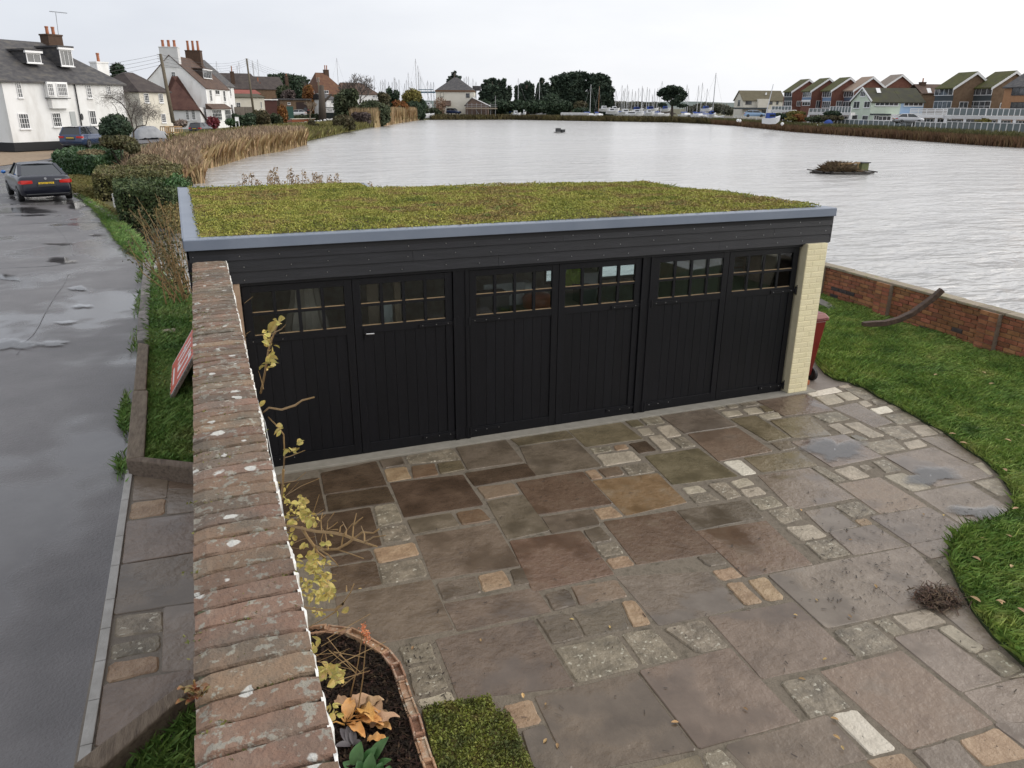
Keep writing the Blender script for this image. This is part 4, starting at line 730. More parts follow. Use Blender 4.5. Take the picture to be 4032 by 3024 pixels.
for a in (((680, 620), (672, 500), (690, 430)), ((735, 600), (740, 520), (810, 425)), ((740, 600), (800, 560), (840, 525)), ((860, 630), (870, 570), (905, 545)), ((920, 660), (930, 600), (890, 520)), ((990, 690), (1000, 560), (1030, 435)), ((1000, 560), (1050, 510), (1095, 475)), ((1110, 730), (1110, 650), (1078, 565)), ((1110, 730), (1200, 675), (1320, 660)), ((880, 760), (900, 650), (990, 540)), ((740, 780), (720, 650), (690, 590)),
          ((680, 780), (675, 700), (700, 620)), ((580, 560), (620, 575), (650, 572)), ((300, 130), (420, 110), (520, 25)), ((330, 250), (480, 160), (660, 85)), ((280, 300), (380, 200), (450, 120)), ((240, 60), (300, 30), (320, 0)), ((520, 470), (600, 420), (655, 250)), ((560, 480), (640, 440), (700, 400)), ((610, 580), (690, 480), (720, 450)), ((350, 760), (480, 700), (620, 670)), ((360, 780), (440, 790), (520, 770)), ((700, 960), (760, 960), (830, 960)), ((740, 1050), (790, 1052), (825, 1052)), ((840, 600), (800, 600), (760, 605)), ((930, 1220), (930, 1180), (928, 1160))): stem('V', a, .36, .0035, .0015, 'twig')
for x, y, n in ((360, 330, 6), (470, 310, 9), (470, 390, 9), (520, 330, 6), (360, 430, 6), (450, 460, 8), (560, 430, 8), (590, 500, 7), (400, 520, 7), (330, 590, 6), (380, 650, 8), (370, 710, 6), (280, 480, 4), (280, 200, 6), (275, 270, 5), (510, 800, 4), (560, 860, 8), (620, 830, 4), (600, 940, 9), (570, 990, 8), (620, 1010, 8), (680, 1050, 9), (700, 1110, 8), (740, 1150, 7), (780, 1180, 4), (720, 950, 5), (480, 1150, 7), (530, 1180, 7), (480, 1240, 7), (610, 1230, 8), (690, 1230, 6), (750, 1260, 5), (560, 1300, 6), (630, 1350, 6), (620, 1430, 6), (380, 870, 4), (430, 920, 4), (850, 1430, 2), (720, 740, 3), (590, 1130, 3), (500, 960, 3), (460, 1100, 3)): leaves('V', x, y, .36, n, 22, .05)
for x, y, n in ((190, 380, 4), (300, 600, 14), (360, 640, 12), (250, 640, 8), (390, 690, 5), (350, 960, 4), (320, 880, 3)): leaves('P6', x, y, .26, n, 26, .05)
for k in range(15):
    a = onX(*px('P6', random.uniform(150, 420), random.uniform(250, 760)), .2); MB().tube([a, a+np.array([random.uniform(.05, .16), random.uniform(-.1, .1), random.uniform(-.12, .1)])], [.0014, .0008], 4).build('twig', m_tw, vine)
# ---------------------------------------------------------------- litter on the patio
m_fl = M('fallen_leaf', [(.3, .19, .07), (.42, .29, .12), (.18, .1, .05)], scale=30, rough=.8, rnd=.4)
for k, (c, x, y) in enumerate(sorted((('P8', 280, 365), ('P8', 340, 910), ('P8', 630, 1400), ('P8', 680, 1490), ('P8', 615, 1245), ('P8', 532, 740), ('P7', 2075, 345), ('P7', 305, 380), ('P7', 1680, 1090), ('P7', 190, 1380), ('P7', 97, 1050), ('P7', 1120, 1195), ('P7', 605, 440), ('P6', 1565, 358), ('P6', 1000, 425), ('P6', 2100, 1195), ('P6', 1915, 818), ('P8', 740, 378), ('P3', 560, 755), ('P3', 770, 1140), ('P5', 1110, 1005), ('P5', 1250, 1012), ('P8', 460, 240), ('P8', 960, 125), ('P5', 270, 975), ('P5', 610, 1180)), key=lambda q: px(*q)[0])):
    b = G(*px(c, x, y), .012); a = random.random()*6.3; r_ = random.uniform(.014, .026); leafmesh(MB(), b-np.array([math.cos(a), math.sin(a), 0])*r_, b+np.array([math.cos(a), math.sin(a), .15])*r_, r_*.5, n=4, curl=.1).build('fallen_leaf', m_fl, label='small dry leaf on the patio slabs, %s counted from the left' % ORD[k], cat='leaf', group='fallen leaves on the patio')
for k, (c, x, y) in enumerate(sorted((('P5', 1195, 45), ('P5', 1525, 30), ('P5', 1580, 108), ('P5', 1790, 395), ('P5', 1670, 700), ('P5', 1475, 1310), ('P5', 1700, 1155), ('P5', 1715, 1362), ('P5', 1520, 1175), ('P5', 1640, 1610), ('P8', 2015, 255), ('P8', 1800, 235), ('P8', 2190, 330), ('P5', 1310, 452), ('P5', 1385, 515), ('P5', 1690, 495), ('P5', 1745, 965)), key=lambda q: px(*q)[0])):
    b = G(*px(c, x, y), .09); a = random.random()*6.3; r_ = random.uniform(.03, .045); leafmesh(MB(), b-np.array([math.cos(a), math.sin(a), 0])*r_, b+np.array([math.cos(a), math.sin(a), .15])*r_, r_*.5, n=4, curl=.1).build('fallen_leaf', M('lawn_fallen_leaf', [(.42, .25, .13), (.5, .36, .2)], scale=30, rough=.8, rnd=.3), label='pale leaf caught in the lawn grass, %s counted from the left' % ORD[k], cat='leaf', group='fallen leaves on the lawn')
g2 = np.r_[scatter([tuple(G(*px('P5', *p))[:2]) for p in ((500, 900), (1500, 900), (1400, 1650), (300, 1650))], 420), scatter([(1, 2.2), (5.5, 2.2), (6, 6), (1.3, 7.6)], 260), scatter([tuple(G(*px('P6', *p))[:2]) for p in ((900, 400), (1250, 380), (1400, 900), (1050, 950))], 90)]
k = len(g2); A = rng.random(k)*6.28; Lc = .004+rng.random(k)**2*.022; P = np.c_[g2, np.full(k, .0125)]; dx = np.stack([np.cos(A)*Lc, np.sin(A)*Lc, np.zeros(k)], 1); sx = np.stack([-np.sin(A), np.cos(A), np.zeros(k)], 1)*(.0018+.003*rng.random((k, 1)))
soup('leaf_litter', np.stack([P-dx-sx, P+dx-sx, P+dx+sx, P-dx+sx], 1).reshape(-1, 3), 4, M('litter', [(.02, .015, .012), (.05, .035, .025)], scale=40, rough=.8, isl=.4), kind='stuff', label='scattered dark twigs and crumbs on the paving', cat='litter')
c0 = G(*px('P8', 1470, 245)); k = 1500; P = np.c_[c0[0]+rng.normal(size=k)*.085, c0[1]+rng.normal(size=k)*.065, np.abs(rng.normal(size=k))*.035+.008]; A = rng.random(k)*6.28; Lc = .012+rng.random(k)*.03; dx = np.stack([np.cos(A)*Lc, np.sin(A)*Lc, rng.normal(size=k)*.012], 1); sx = np.stack([-np.sin(A), np.cos(A), rng.normal(size=k)*.4], 1)*(.002+.002*rng.random((k, 1)))
t = thing('leaf_pile', c0, 'small swept heap of brown leaf litter near the lawn edge', 'leaf pile'); soup('litter', np.stack([P-dx-sx, P+dx-sx, P+dx+sx, P-dx+sx], 1).reshape(-1, 3), 4, M('brown_litter', [(.03, .018, .012), (.075, .045, .028), (.15, .09, .05)], scale=40, rough=.85, isl=.5), t, kind='stuff')
# ================================================================= GARDEN WALL by the water, bin, timber
gw = thing('garden_wall', (12.2, 8, 0), 'low red brick garden wall with stone coping along the water', 'wall')
m_rb = M('red_garden_brick', [(.18, .07, .036), (.28, .11, .055), (.33, .15, .08)], scale=5, rough=.88, bump=.5, bscale=40, rnd=.32); m_rm = M('grey_lime_mortar', [(.2, .15, .11), (.28, .22, .165)], scale=15, rough=.95, bump=.5, bscale=60)
def wx(y): return 12.0+.03*(y-8.)
WH = .70
def wfr(x, y, z): return (wx(x)+y, x, z)
MB().box(1., 13.3, .012, .2, -.4, WH-.03, wfr).build('wall_core', m_rm, gw)
me_b = mesh_of(MB().box(0, .215, -.0, .03, 0, .065), 'brick', m_rb, .004); me_bh = mesh_of(MB().box(0, .1, -.0, .03, 0, .065), 'brick', m_rb, .004)
cnt = 0
me_dark = mesh_of(MB().box(0, .215, -.0, .03, 0, .065), 'brick', M('burnt_brick', [(.03, .025, .028), (.06, .045, .045)], scale=8, rough=.6, bump=.3, rnd=.3), .004)
for c in range(9):
    z = .012+c*.0765; y = 5.6 if c % 2 else 5.5
    while y < 13.1:
        me = me_dark if c < 4 and random.random() < .07 else me_b
        o = inst(me, 'brick', gw, (wx(y)+random.uniform(-.003, .003), y+.215, z), (0, 0, R(-90)-math.atan(.03)), (1, 1, 1)); y += .2255; cnt += 1
for y in (6.3, 8.6, 10.9, 12.75):
    p_ = MB().box(y-.17, y+.17, -.10, .012, -.05, WH-.02, wfr).build('buttress', m_rm, gw)
    for c in range(9):
        for k in range(2):
            hx = MB().box(y-.165+k*.168+.002, y-.165+(k+1)*.168-.006, -.112, -.09, .012+c*.0765, .012+c*.0765+.065, wfr).build('brick', m_rb, p_)
m_cp = M('weathered_coping', [(.2, .17, .13), (.3, .25, .19), (.22, .2, .1)], scale=7, rough=.9, bump=.6, bscale=40, rnd=.15)
y = 1.
while y < 13.2:
    ln = random.uniform(.4, .6); MB().box(y+.004, y+ln-.004, -.03, .23, WH-.03, WH+.02+random.uniform(-.004, .004), wfr).build('coping_stone', m_cp, gw, bevel=.012); y += ln
# curved ship's timber leaning on the wall
pts = [onX(*px('W', x, y), X) for x, y, X in ((750, 718, 10.55), (800, 716, 10.7), (880, 712, 10.95), (960, 692, 11.2), (1040, 655, 11.45), (1110, 605, 11.66), (1170, 560, 11.82), (1222, 514, 11.93))]
m_oak = M('old_oak', [(.035, .02, .014), (.065, .038, .025), (.09, .055, .035)], scale=14, rough=.75, bump=.5, bscale=40)
mb = MB(); vs = []
for i, p in enumerate(pts):
    t_ = Vector(pts[min(i+1, 7)])-Vector(pts[max(i-1, 0)]); t_.normalize(); a = t_.cross(Vector((0, 0, 1))).normalized(); b2 = a.cross(t_)
    for x, y in ((-1, -1), (1, -1), (1, 1), (-1, 1)): vs.append(Vector(p)+a*x*.05+b2*y*(.045-.012*(i == 0)))
mb.add(vs, [(i*4+k, i*4+(k+1) % 4, (i+1)*4+(k+1) % 4, (i+1)*4+k) for i in range(7) for k in range(4)]+[(3, 2, 1, 0), (28, 29, 30, 31)]).build('curved_timber', m_oak, bevel=.008, label="dark curved oak ship's rib lying on the lawn against the garden wall", cat='timber')
a, b = G(*px('W', 470, 600)), G(*px('W', 600, 655)); mb = MB(); mb.bar(a+np.array([0, 0, .10]), b+np.array([0, 0, .05]), .22, .03).build('weathered_board', M('silver_timber', [(.13, .12, .11), (.2, .185, .165)], scale=12, rough=.85, bump=.4, bscale=50), label='weathered grey board lying on the lawn behind the pillar', cat='board')
# wheelie bin
bc = G(*px('W', 440, 1010)); bx0, by0 = 7.95, 8.66; t = thing('wheelie_bin', (bx0, by0, 0), 'dark red wheeled bin tucked behind the cream pillar', 'bin'); m_bin = M('maroon_plastic', [(.13, .014, .012), (.17, .02, .017)], scale=4, rough=.35, spec=.5)
def tap(z0, z1, a0, a1, mb): return mb
mb = MB(); vs = []
for z, hx, hy in ((.08, .2, .22), (.95, .27, .30)):
    for sx, sy in ((-1, -1), (1, -1), (1, 1), (-1, 1)): vs.append((bx0+sx*hx, by0+sy*hy, z))
mb.add(vs, [(3, 2, 1, 0), (4, 5, 6, 7), (0, 1, 5, 4), (1, 2, 6, 5), (2, 3, 7, 6), (3, 0, 4, 7)]).build('body', m_bin, t, bevel=.02)
MB().box(bx0-.29, bx0+.29, by0-.32, by0+.32, .95, .98).build('rim', m_bin, t, bevel=.01); mb = MB(); mb.prism([(bx0-.3, by0-.34), (bx0+.3, by0-.34), (bx0+.3, by0+.33), (bx0-.3, by0+.33)], .985, 1.06, .18).build('lid', m_bin, t, bevel=.02)
m_rub = M('black_rubber', (.012, .012, .013), rough=.6)
for x in (bx0+.215, bx0-.255): 
    w_ = MB().lathe([(.075, 0), (.1, .008), (.1, .05), (.075, .058)], (x, by0-.19, .1), 18, 'x').build('wheel', m_rub, t, smooth=False); MB().lathe([(.045, -.002), (.04, .06)], (x, by0-.19, .1), 12, 'x').build('hub', m_dk, w_)
MB().tube([(bx0-.22, by0+.36, .95), (bx0+.22, by0+.36, .95)], .015, 8).build('handle', m_bin, t)
p = G(*px('W', 408, 1078)); MB().box(p[0]-.05, p[0]+.05, p[1]-.03, p[1]+.18, .006, .07).build('loose_brick', M('orange_brick', [(.4, .12, .05), (.48, .17, .08)], scale=12, rough=.85, bump=.4), bevel=.004, label='single orange brick on the concrete beside the pillar foot', cat='brick')
# ================================================================= LEFT VERGE
m_ks = M('kerb_concrete', [(.10, .09, .085), (.17, .155, .145), (.23, .21, .195)], scale=9, rough=.85, bump=.5, bscale=40, rnd=.2)
kb = thing('kerb', kerb[8], 'worn concrete kerb curving along the wet road', 'kerb')
kp = [np.array(p) for p in kerb[1:]]; sg = [0]
for a, b in zip(kp, kp[1:]): sg.append(sg[-1]+np.linalg.norm((b-a)[:2]))
def kat(s): return np.array([np.interp(s, sg, [p[i] for p in kp]) for i in range(3)])
s = 0
while s < sg[-1]-.5:
    ln = random.uniform(.55, .9); a, b = kat(s+.006), kat(min(s+ln-.006, sg[-1])); d = (b-a)[:2]; d = d/np.linalg.norm(d); nr = np.array([-d[1], d[0]])
    if nr[0] < 0: nr = -nr
    q = [a[:2], b[:2], b[:2]+nr*.17, a[:2]+nr*.17]; h = random.uniform(.075, .105); MB().prism([tuple(x) for x in q], a[2]-.1, a[2]+h, .06).build('kerb_stone', m_ks, kb, bevel=.01); s += ln
m_slp = M('railway_sleeper', [(.10, .075, .055), (.17, .13, .095), (.22, .175, .13)], scale=8, rough=.85, bump=.7, bscale=30, stretch=(5, .8, 5), rnd=.12)
def sleeper(pts, z1, label, z0=.55):
    q = [G(*px(c, x, y), z1)[:2] for c, x, y in pts]; MB().prism([tuple(p) for p in q], z0, z1).build('sleeper', m_slp, bevel=.012, label=label, cat='sleeper', group='timber sleepers edging the verge')
sleeper([('L1', 448, 640), ('L1', 525, 655), ('L1', 505, 980), ('L1', 415, 985)], .74, 'far timber sleeper lying along the verge beside the road')
sleeper([('L1', 410, 990), ('L1', 520, 988), ('L1', 492, 1465), ('L1', 360, 1490)], .74, 'middle timber sleeper lying along the verge beside the road')
sleeper([('L1', 360, 1490), ('L1', 470, 1468), ('L1', 870, 1510), ('L1', 870, 1560)], .78, 'short timber sleeper set crosswise above the narrow paving')
sleeper([('L2', -20, 1640), ('L2', 590, 1180), ('L2', 680, 1180), ('L2', 130, 1659)], .76, 'long weathered sleeper slanting across the bottom of the narrow paving')
# narrow paving strip beside the wall, with its concrete edging
pv = MB().prism([(-.95, 7.3), (-.18, 6.95), (-.18, 3.4), (-.98, 3.45)], .3, .612).build('side_path', M('path_mortar', [(.13, .11, .09), (.19, .165, .135)], scale=9, rough=.8, bump=.4, bscale=60), kind='structure')
random.seed(9)
for pts, k in ((((312, 95), (488, 110), (480, 213), (302, 232)), 'G'), (((497, 115), (640, 128), (640, 168), (494, 165)), 'B'), (((490, 176), (640, 170), (640, 285), (487, 303)), 'G'), (((292, 242), (480, 217), (474, 303), (278, 333)), 't'), (((270, 345), (640, 298), (640, 500), (247, 568)), 'B'), (((240, 577), (640, 512), (640, 768), (202, 838)), 'B'),
               (((215, 847), (463, 817), (468, 928), (197, 960)), 'l'), (((187, 1000), (453, 942), (453, 1030), (177, 1080)), 'l'), (((167, 1100), (440, 1052), (440, 1138), (162, 1203)), 't'), (((470, 800), (640, 778), (640, 1128), (462, 1138)), 'G'), (((150, 1215), (640, 1130), (640, 1400), (105, 1540)), 'B')):
    Q = [G(*px('L2', *p), .62) for p in pts]; stone_mesh(Q, k in 'tl', random.uniform(-.002, .004), 'flagstone', SM[k], pv, base=.62)
for a, b in zip(edge_strip[:-1], edge_strip[1:]):
    nseg = 2
    for k in range(nseg):
        p, q = a+(b-a)*k/nseg, a+(b-a)*(k+1)/nseg; dd = (q-p)/np.linalg.norm(q-p); MB().bar(p+dd*.003+np.array([.0, 0, -.05]), q-dd*.003+np.array([0, 0, -.05]), .06, .17).build('edging_kerb', M('pale_edging', [(.3, .29, .27), (.4, .39, .37)], scale=8, rough=.8, bump=.3), pv, bevel=.004)
# for-sale style board leaning on the wall
n0 = G(*px('L1', 668, 1098), .62); t = thing('leaning_sign', n0, 'orange red sign board with white lettering leaning on the outer side of the wall', 'sign')
far_y = n0[1]+1.25; zt_ = 1.32; m_sg = M('orange_sign_face', [(.55, .075, .035), (.6, .09, .045)], scale=2, rough=.4); m_sw = M('white_sign_plastic', (.75, .74, .72), rough=.5)
def sp(a, b, off=0.):   # a along wall, b up the slope
    lo = np.array([n0[0], n0[1]+a*(far_y-n0[1]), .64]); hi = np.array([-.2, n0[1]+a*(far_y-n0[1])+.05, zt_]); p = lo+(hi-lo)*b; nn_ = np.array([-(zt_-.64), 0, (-.2-n0[0])]); nn_ = nn_/np.linalg.norm(nn_); return p+nn_*off
def panel(a0, a1, b0, b1, o0, o1, name, mat): MB().add([sp(a, b, o) for o in (o0, o1) for a, b in ((a0, b0), (a1, b0), (a1, b1), (a0, b1))], [(3, 2, 1, 0), (4, 5, 6, 7), (0, 1, 5, 4), (1, 2, 6, 5), (2, 3, 7, 6), (3, 0, 4, 7)]).build(name, mat, t)
panel(0, 1, 0, 1, 0, .012, 'board', m_sw); panel(.05, .95, .10, .92, .013, .016, 'face', m_sg); panel(0, .03, 0, 1, -.03, .012, 'batten', m_slp)
for k, (a0, a1, b0, b1) in enumerate(((.15, .2, .3, .7), (.2, .3, .62, .7), (.35, .4, .3, .7), (.4, .5, .3, .38), (.56, .61, .3, .7), (.66, .8, .48, .56), (.71, .76, .3, .7), (.15, .8, .8, .84), (.2, .7, .16, .2))): panel(a0, a1, b0, b1, .0165, .018, 'letter_stroke', m_sw)
p = GL(*px('L1', 675, 595)); MB().box(p[0]-.1, p[0]+.1, p[1]-.07, p[1]+.07, p[2], p[2]+.1).build('stone_block', M('cream_stone', [(.3, .26, .18), (.38, .33, .24)], scale=12, rough=.9, bump=.5), bevel=.02, label='small cream stone block among weeds on the verge', cat='stone')
# verge grass and weeds
vgp = [tuple((p+np.array([.18, 0, 0]))[:2]) for p in kp]+[(-.93, 11.), (-.85, 7.4), (-.2, 7.1), (-.2, 8.1), (-.26, 14), (-2.2, 22.5), (-3.4, 30.)]
g2 = scatter(vgp, 26000); dens = .5+.5*np.sin(g2[:, 0]*3+g2[:, 1]*1.1); P = np.c_[g2, np.array([zl(y) for y in g2[:, 1]])]; near = P[P[:, 1] < 10]
m_vg = M('verge_grass', [(.07, .14, .03), (.12, .22, .045), (.17, .26, .065), (.21, .25, .08)], scale=1.3, rough=.6, isl=.35)
soup('verge_grass', np.r_[blades(P, .10, .006, lean=.7), blades(scatter3 := np.c_[scatter([(-.85, 7.4), (-.2, 7.1), (-.2, 11), (-.92, 11)], 16000), np.full(16000, .6)], .09, .0035, lean=.7), blades(np.c_[scatter([(-.85, 3.5), (-.2, 4.0), (-.2, 1.8), (-1.0, 1.8)], 8000), np.full(8000, .6)], .08, .003, lean=.7)], 4, m_vg, kind='stuff', label='rough green verge grass between the kerb and the wall', cat='grass')
g3 = g2[g2[:, 1] > 9.5][:9000]; P = np.c_[g3, np.array([zl(y) for y in g3[:, 1]])+.03+rng.random(len(g3))*.07]; m_wd = M('verge_weed', [(.07, .16, .045), (.12, .25, .075), (.18, .17, .065)], scale=2, rough=.6, isl=.3)
soup('verge_weeds', leaf_quads(P, .022, flat=.3), 4, m_wd, kind='stuff', label='low leafy weeds along the verge below the garage', cat='weeds')
wt = []
for s in np.arange(.5, sg[-1], .012):
    if random.random() < .5+.5*math.sin(s*2): p = kat(s); wt.append((p[0]-.03+random.gauss(0, .03), p[1], p[2]))
wt += [tuple(G(*px('L1', random.gauss(360, 22), random.gauss(1180, 70)), .6)) for _ in range(500)]+[tuple(G(*px('L1', random.gauss(330, 20), random.gauss(1560, 40)), .6)) for _ in range(160)]
soup('gutter_weeds', blades(np.array(wt), .07, .004, lean=.6), 4, m_vg, kind='stuff', label='thin weeds growing in the gutter beside the kerb', cat='weeds')
# ---------------------------------------------------------------- hedges and shrubs
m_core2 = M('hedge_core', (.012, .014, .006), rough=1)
def hedge(name, label, base, h, mat, n, leaf, cat='hedge', top_mat=None, group=None, wob=.08):
    """clipped hedge: dark twiggy core inside a shell of small leaves; base = plan polygon (world), h height"""
    b = [np.array(p[:2]) for p in base]; c = sum(b)/len(b); z0 = zl(c[1]); t = thing(name, (*c, z0), label, cat, group)
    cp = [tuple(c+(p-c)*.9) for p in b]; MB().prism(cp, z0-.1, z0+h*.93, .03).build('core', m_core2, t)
    per = [np.linalg.norm(b[(i+1) % len(b)]-b[i]) for i in range(len(b))]; L_ = sum(per); P = []
    A_top = abs(sum(b[i][0]*b[(i+1) % len(b)][1]-b[(i+1) % len(b)][0]*b[i][1] for i in range(len(b))))/2; ns = int(n*L_*h/(L_*h+A_top))
    for k in range(ns):
        s = random.random()*L_; i = 0
        while s > per[i]: s -= per[i]; i += 1
        p = b[i]+(b[(i+1) % len(b)]-b[i])*(s/per[i]); z = random.random()*h; o = (p-c)/np.linalg.norm(p-c); q = p-o*(abs(random.gauss(0, wob))+.16*max(0, z/h-.85))+o*.05*math.sin(p[0]*2.3+p[1]*1.7+z*3); P.append((q[0], q[1], z0+z))
    tp = scatter(b, n-ns); P += [(x, y, z0+h+random.gauss(0, wob*.6)+.04*math.sin(x*2+y*3)) for x, y in tp]
    soup('foliage', leaf_quads(np.array(P), leaf), 4, mat, t); return t
def gl2(c, *pts): return [GL(*px(c, *p)) for p in pts]
m_h1 = M('yew_hedge', [(.03, .052, .018), (.055, .085, .025), (.085, .105, .035)], scale=3, rough=.7, isl=.35); m_h2 = M('privet_hedge', [(.075, .085, .025), (.125, .12, .04), (.15, .115, .06)], scale=2, rough=.7, isl=.35); m_h3 = M('laurel_hedge', [(.03, .065, .025), (.05, .105, .038), (.085, .14, .055)], scale=3, rough=.45, isl=.35)
def off(p, dx, dy): return np.array([p[0]+dx, p[1]+dy, p[2]])
a, b = gl2('L5', (985, 590), (1440, 600)); hedge('clipped_hedge', 'square clipped dark hedge nearest the garage roof corner', [a, b, off(b, .6, 4.2), off(a, -.4, 4.2)], 1.02, m_h1, 15000, .055)
a, b = gl2('L5', (790, 400), (945, 425)); hedge('clipped_hedge', 'taller clipped hedge with brown face behind the nearest hedge', [a, off(a, 2.6, .2), off(a, 3.2, 5.), off(a, -.3, 4.6)], .95, m_h2, 13000, .06)
a, b = gl2('Z1', (480, 1500), (930, 1545)); hedge('laurel_hedge', 'broad glossy laurel hedge beside the dark blue coupe', [a, off(b, -.4, -.4), off(b, .6, 4.6), off(a, .4, 5.2)], 1.0, m_h3, 16000, .085)
a, b = gl2('Z1', (580, 1330), (880, 1320)); hedge('low_hedge', 'low dark hedge in front of the parked estate car', [a, b, off(b, .5, 3), off(a, .3, 3)], .9, m_h3, 8000, .09)
def bush(name, label, blobs, n, leaf, mat, cat='bush', group=None, stems=3, z0=None, flat=0., stem_mat=None, shell=.5):
    B = np.array(blobs, float); c = B[:, :3].mean(0); zb = (zl(c[1]) if z0 is None else z0); t = thing(name, (c[0], c[1], zb), label, cat, group)
    soup('foliage', leaf_quads(in_ellipsoids(blobs, n, shell), leaf, flat=flat), 4, mat, t); mb = MB()
    for k in range(stems):
        bl = B[k % len(B)]; mb.tube([(c[0]+random.gauss(0, .1), c[1]+random.gauss(0, .1), zb-.05), ((c[0]+bl[0])/2, (c[1]+bl[1])/2, (zb+bl[2])/2), (bl[0], bl[1], bl[2])], [max(.02, leaf*.9), max(.015, leaf*.6), .01], 6)
    mb.build('stem', stem_mat or m_bark, t); return t
m_bark = M('bark', [(.05, .04, .03), (.09, .07, .055)], scale=9, rough=.9, bump=.5)
def blobs_px(pts, zoff=0.):
    """(u,v centre, half-width px, half-height px, depth zc, thickness m)"""
    r_ = []
    for u, v, hu, hv, zc, th in pts:
        p = at(u, v, zc); r_.append((p[0], p[1], p[2], hu*zc/FPX, th, hv*zc/FPX))
    return r_
# shrub against the garage side, ferny plant, twiggy growth
m_sh = M('twiggy_leaf', [(.05, .05, .02), (.09, .08, .025), (.06, .07, .02)], scale=4, rough=.7, isl=.4)
p = GL(*px('L5', 1545, 1290)); t = thing('twiggy_shrub', p, 'tangled twiggy shrub with sparse yellow leaves against the garage side', 'shrub'); LP = []
for k in range(46):
    a = random.uniform(0, 6.3); b = np.array([p[0]-.12+random.gauss(0, .1), p[1]+.9+random.uniform(-.8, 1.8), p[2]]); e = b+np.array([random.uniform(-.75, .1), random.uniform(-.4, .8), random.uniform(.7, 1.75)]); m_ = (b+e)/2+np.array([random.gauss(0, .12), random.gauss(0, .12), 0])
    MB().tube([b, m_, e], [.012, .008, .003], 5).build('branch', m_tw, t)
    for q in range(38): f = random.random()**.6; LP.append(b+(e-b)*f+rng.normal(size=3)*.07)
soup('foliage', leaf_quads(np.array(LP), .028), 4, m_sh, t)
p = GL(*px('L5', 1420, 560)); bush('leafy_shrub', 'bright green leafy shrub between the near hedge and the roof corner', [(p[0]+.2, p[1]+.6, p[2]+.9, .45, .5, .55), (p[0]+.4, p[1]+1.2, p[2]+.6, .4, .6, .5)], 2600, .06, M('fern_green', [(.04, .10, .03), (.08, .16, .045)], scale=5, rough=.5, isl=.3))
p = GL(*px('L5', 1350, 600)); bush('yellowing_shrub', 'low yellow brown shrub along the near hedge foot', [(p[0]+.3, p[1]-.3, p[2]+.35, .6, 1.0, .4), (p[0]+.5, p[1]-1.6, p[2]+.3, .5, 1.0, .35)], 4200, .04, M('yellow_brown_leaf', [(.14, .10, .03), (.2, .15, .05), (.08, .10, .03)], scale=4, rough=.7, isl=.35))
p = GL(*px('L5', 1280, 250)); 
bush('golden_shrub', 'yellow leaved shrub behind the clipped hedges by the water', blobs_px([(620, 672, 60, 24, 37, 1.6), (565, 662, 50, 18, 39, 1.5), (690, 680, 30, 20, 37, 1.2)]), 5200, .06, M('golden_leaf', [(.35, .26, .03), (.25, .18, .04), (.3, .16, .05)], scale=3, rough=.7, isl=.35))
# grass strip by the hedges, yellowish
g2 = scatter([tuple(GL(*px('L5', *q))[:2]) for q in ((520, 200), (760, 185), (790, 400), (940, 470), (980, 580), (900, 540), (740, 420), (610, 335))], 9000); P = np.c_[g2, np.array([zl(y) for y in g2[:, 1]])]
soup('kerb_grass', blades(P, .09, .012, lean=.8), 4, M('yellow_grass', [(.14, .13, .03), (.2, .17, .05), (.12, .14, .03)], scale=2, rough=.7, isl=.3), kind='stuff', label='yellowing grass strip between the road and clipped hedges', cat='grass')
p = GL(*px('L5', 940, 465)); MB().box(p[0]-.03, p[0]+.03, p[1]-.02, p[1]+.02, p[2]-.1, p[2]+.55).build('marker_post', m_sw, bevel=.006, label='short white marker post in front of the clipped hedge', cat='post')
# ================================================================= CARS
m_tyre = M('tyre', (.012, .012, .012), rough=.7); m_rim = M('alloy', (.45, .46, .47), rough=.35, metal=.8); m_cg = M('car_glass', (.02, .024, .028), rough=.04, spec=.8); m_tl = M('tail_lamp', (.5, .02, .015), rough=.2); m_pl = M('yellow_plate', (.75, .5, .02), rough=.4); m_chr = M('chrome', (.7, .7, .7), rough=.15, metal=1)
STY = dict(coupe=dict(top=[(-.5, .50), (-.497, .74), (-.485, .90), (-.45, .97), (-.3, .985), (-.1, .955), (.15, .93), (.24, .90), (.4, .78), (.475, .66), (.498, .5), (.5, .4)], gh=(-.36, -.17, .08, .25), hr=1.38),
           estate=dict(top=[(-.5, .5), (-.495, .78), (-.485, .92), (-.45, .98), (-.2, .97), (.15, .95), (.25, .93), (.4, .84), (.48, .7), (.5, .45)], gh=(-.485, -.40, .08, .27), hr=1.48),
           hatch=dict(top=[(-.5, .5), (-.495, .8), (-.48, .95), (-.4, 1.0), (-.1, .97), (.2, .95), (.28, .92), (.42, .82), (.485, .68), (.5, .45)], gh=(-.47, -.30, .10, .31), hr=1.46),
           suv=dict(top=[(-.5, .6), (-.495, .9), (-.49, 1.05), (-.4, 1.1), (.15, 1.08), (.24, 1.06), (.42, .98), (.485, .85), (.5, .5)], gh=(-.49, -.46, .06, .23), hr=1.8))
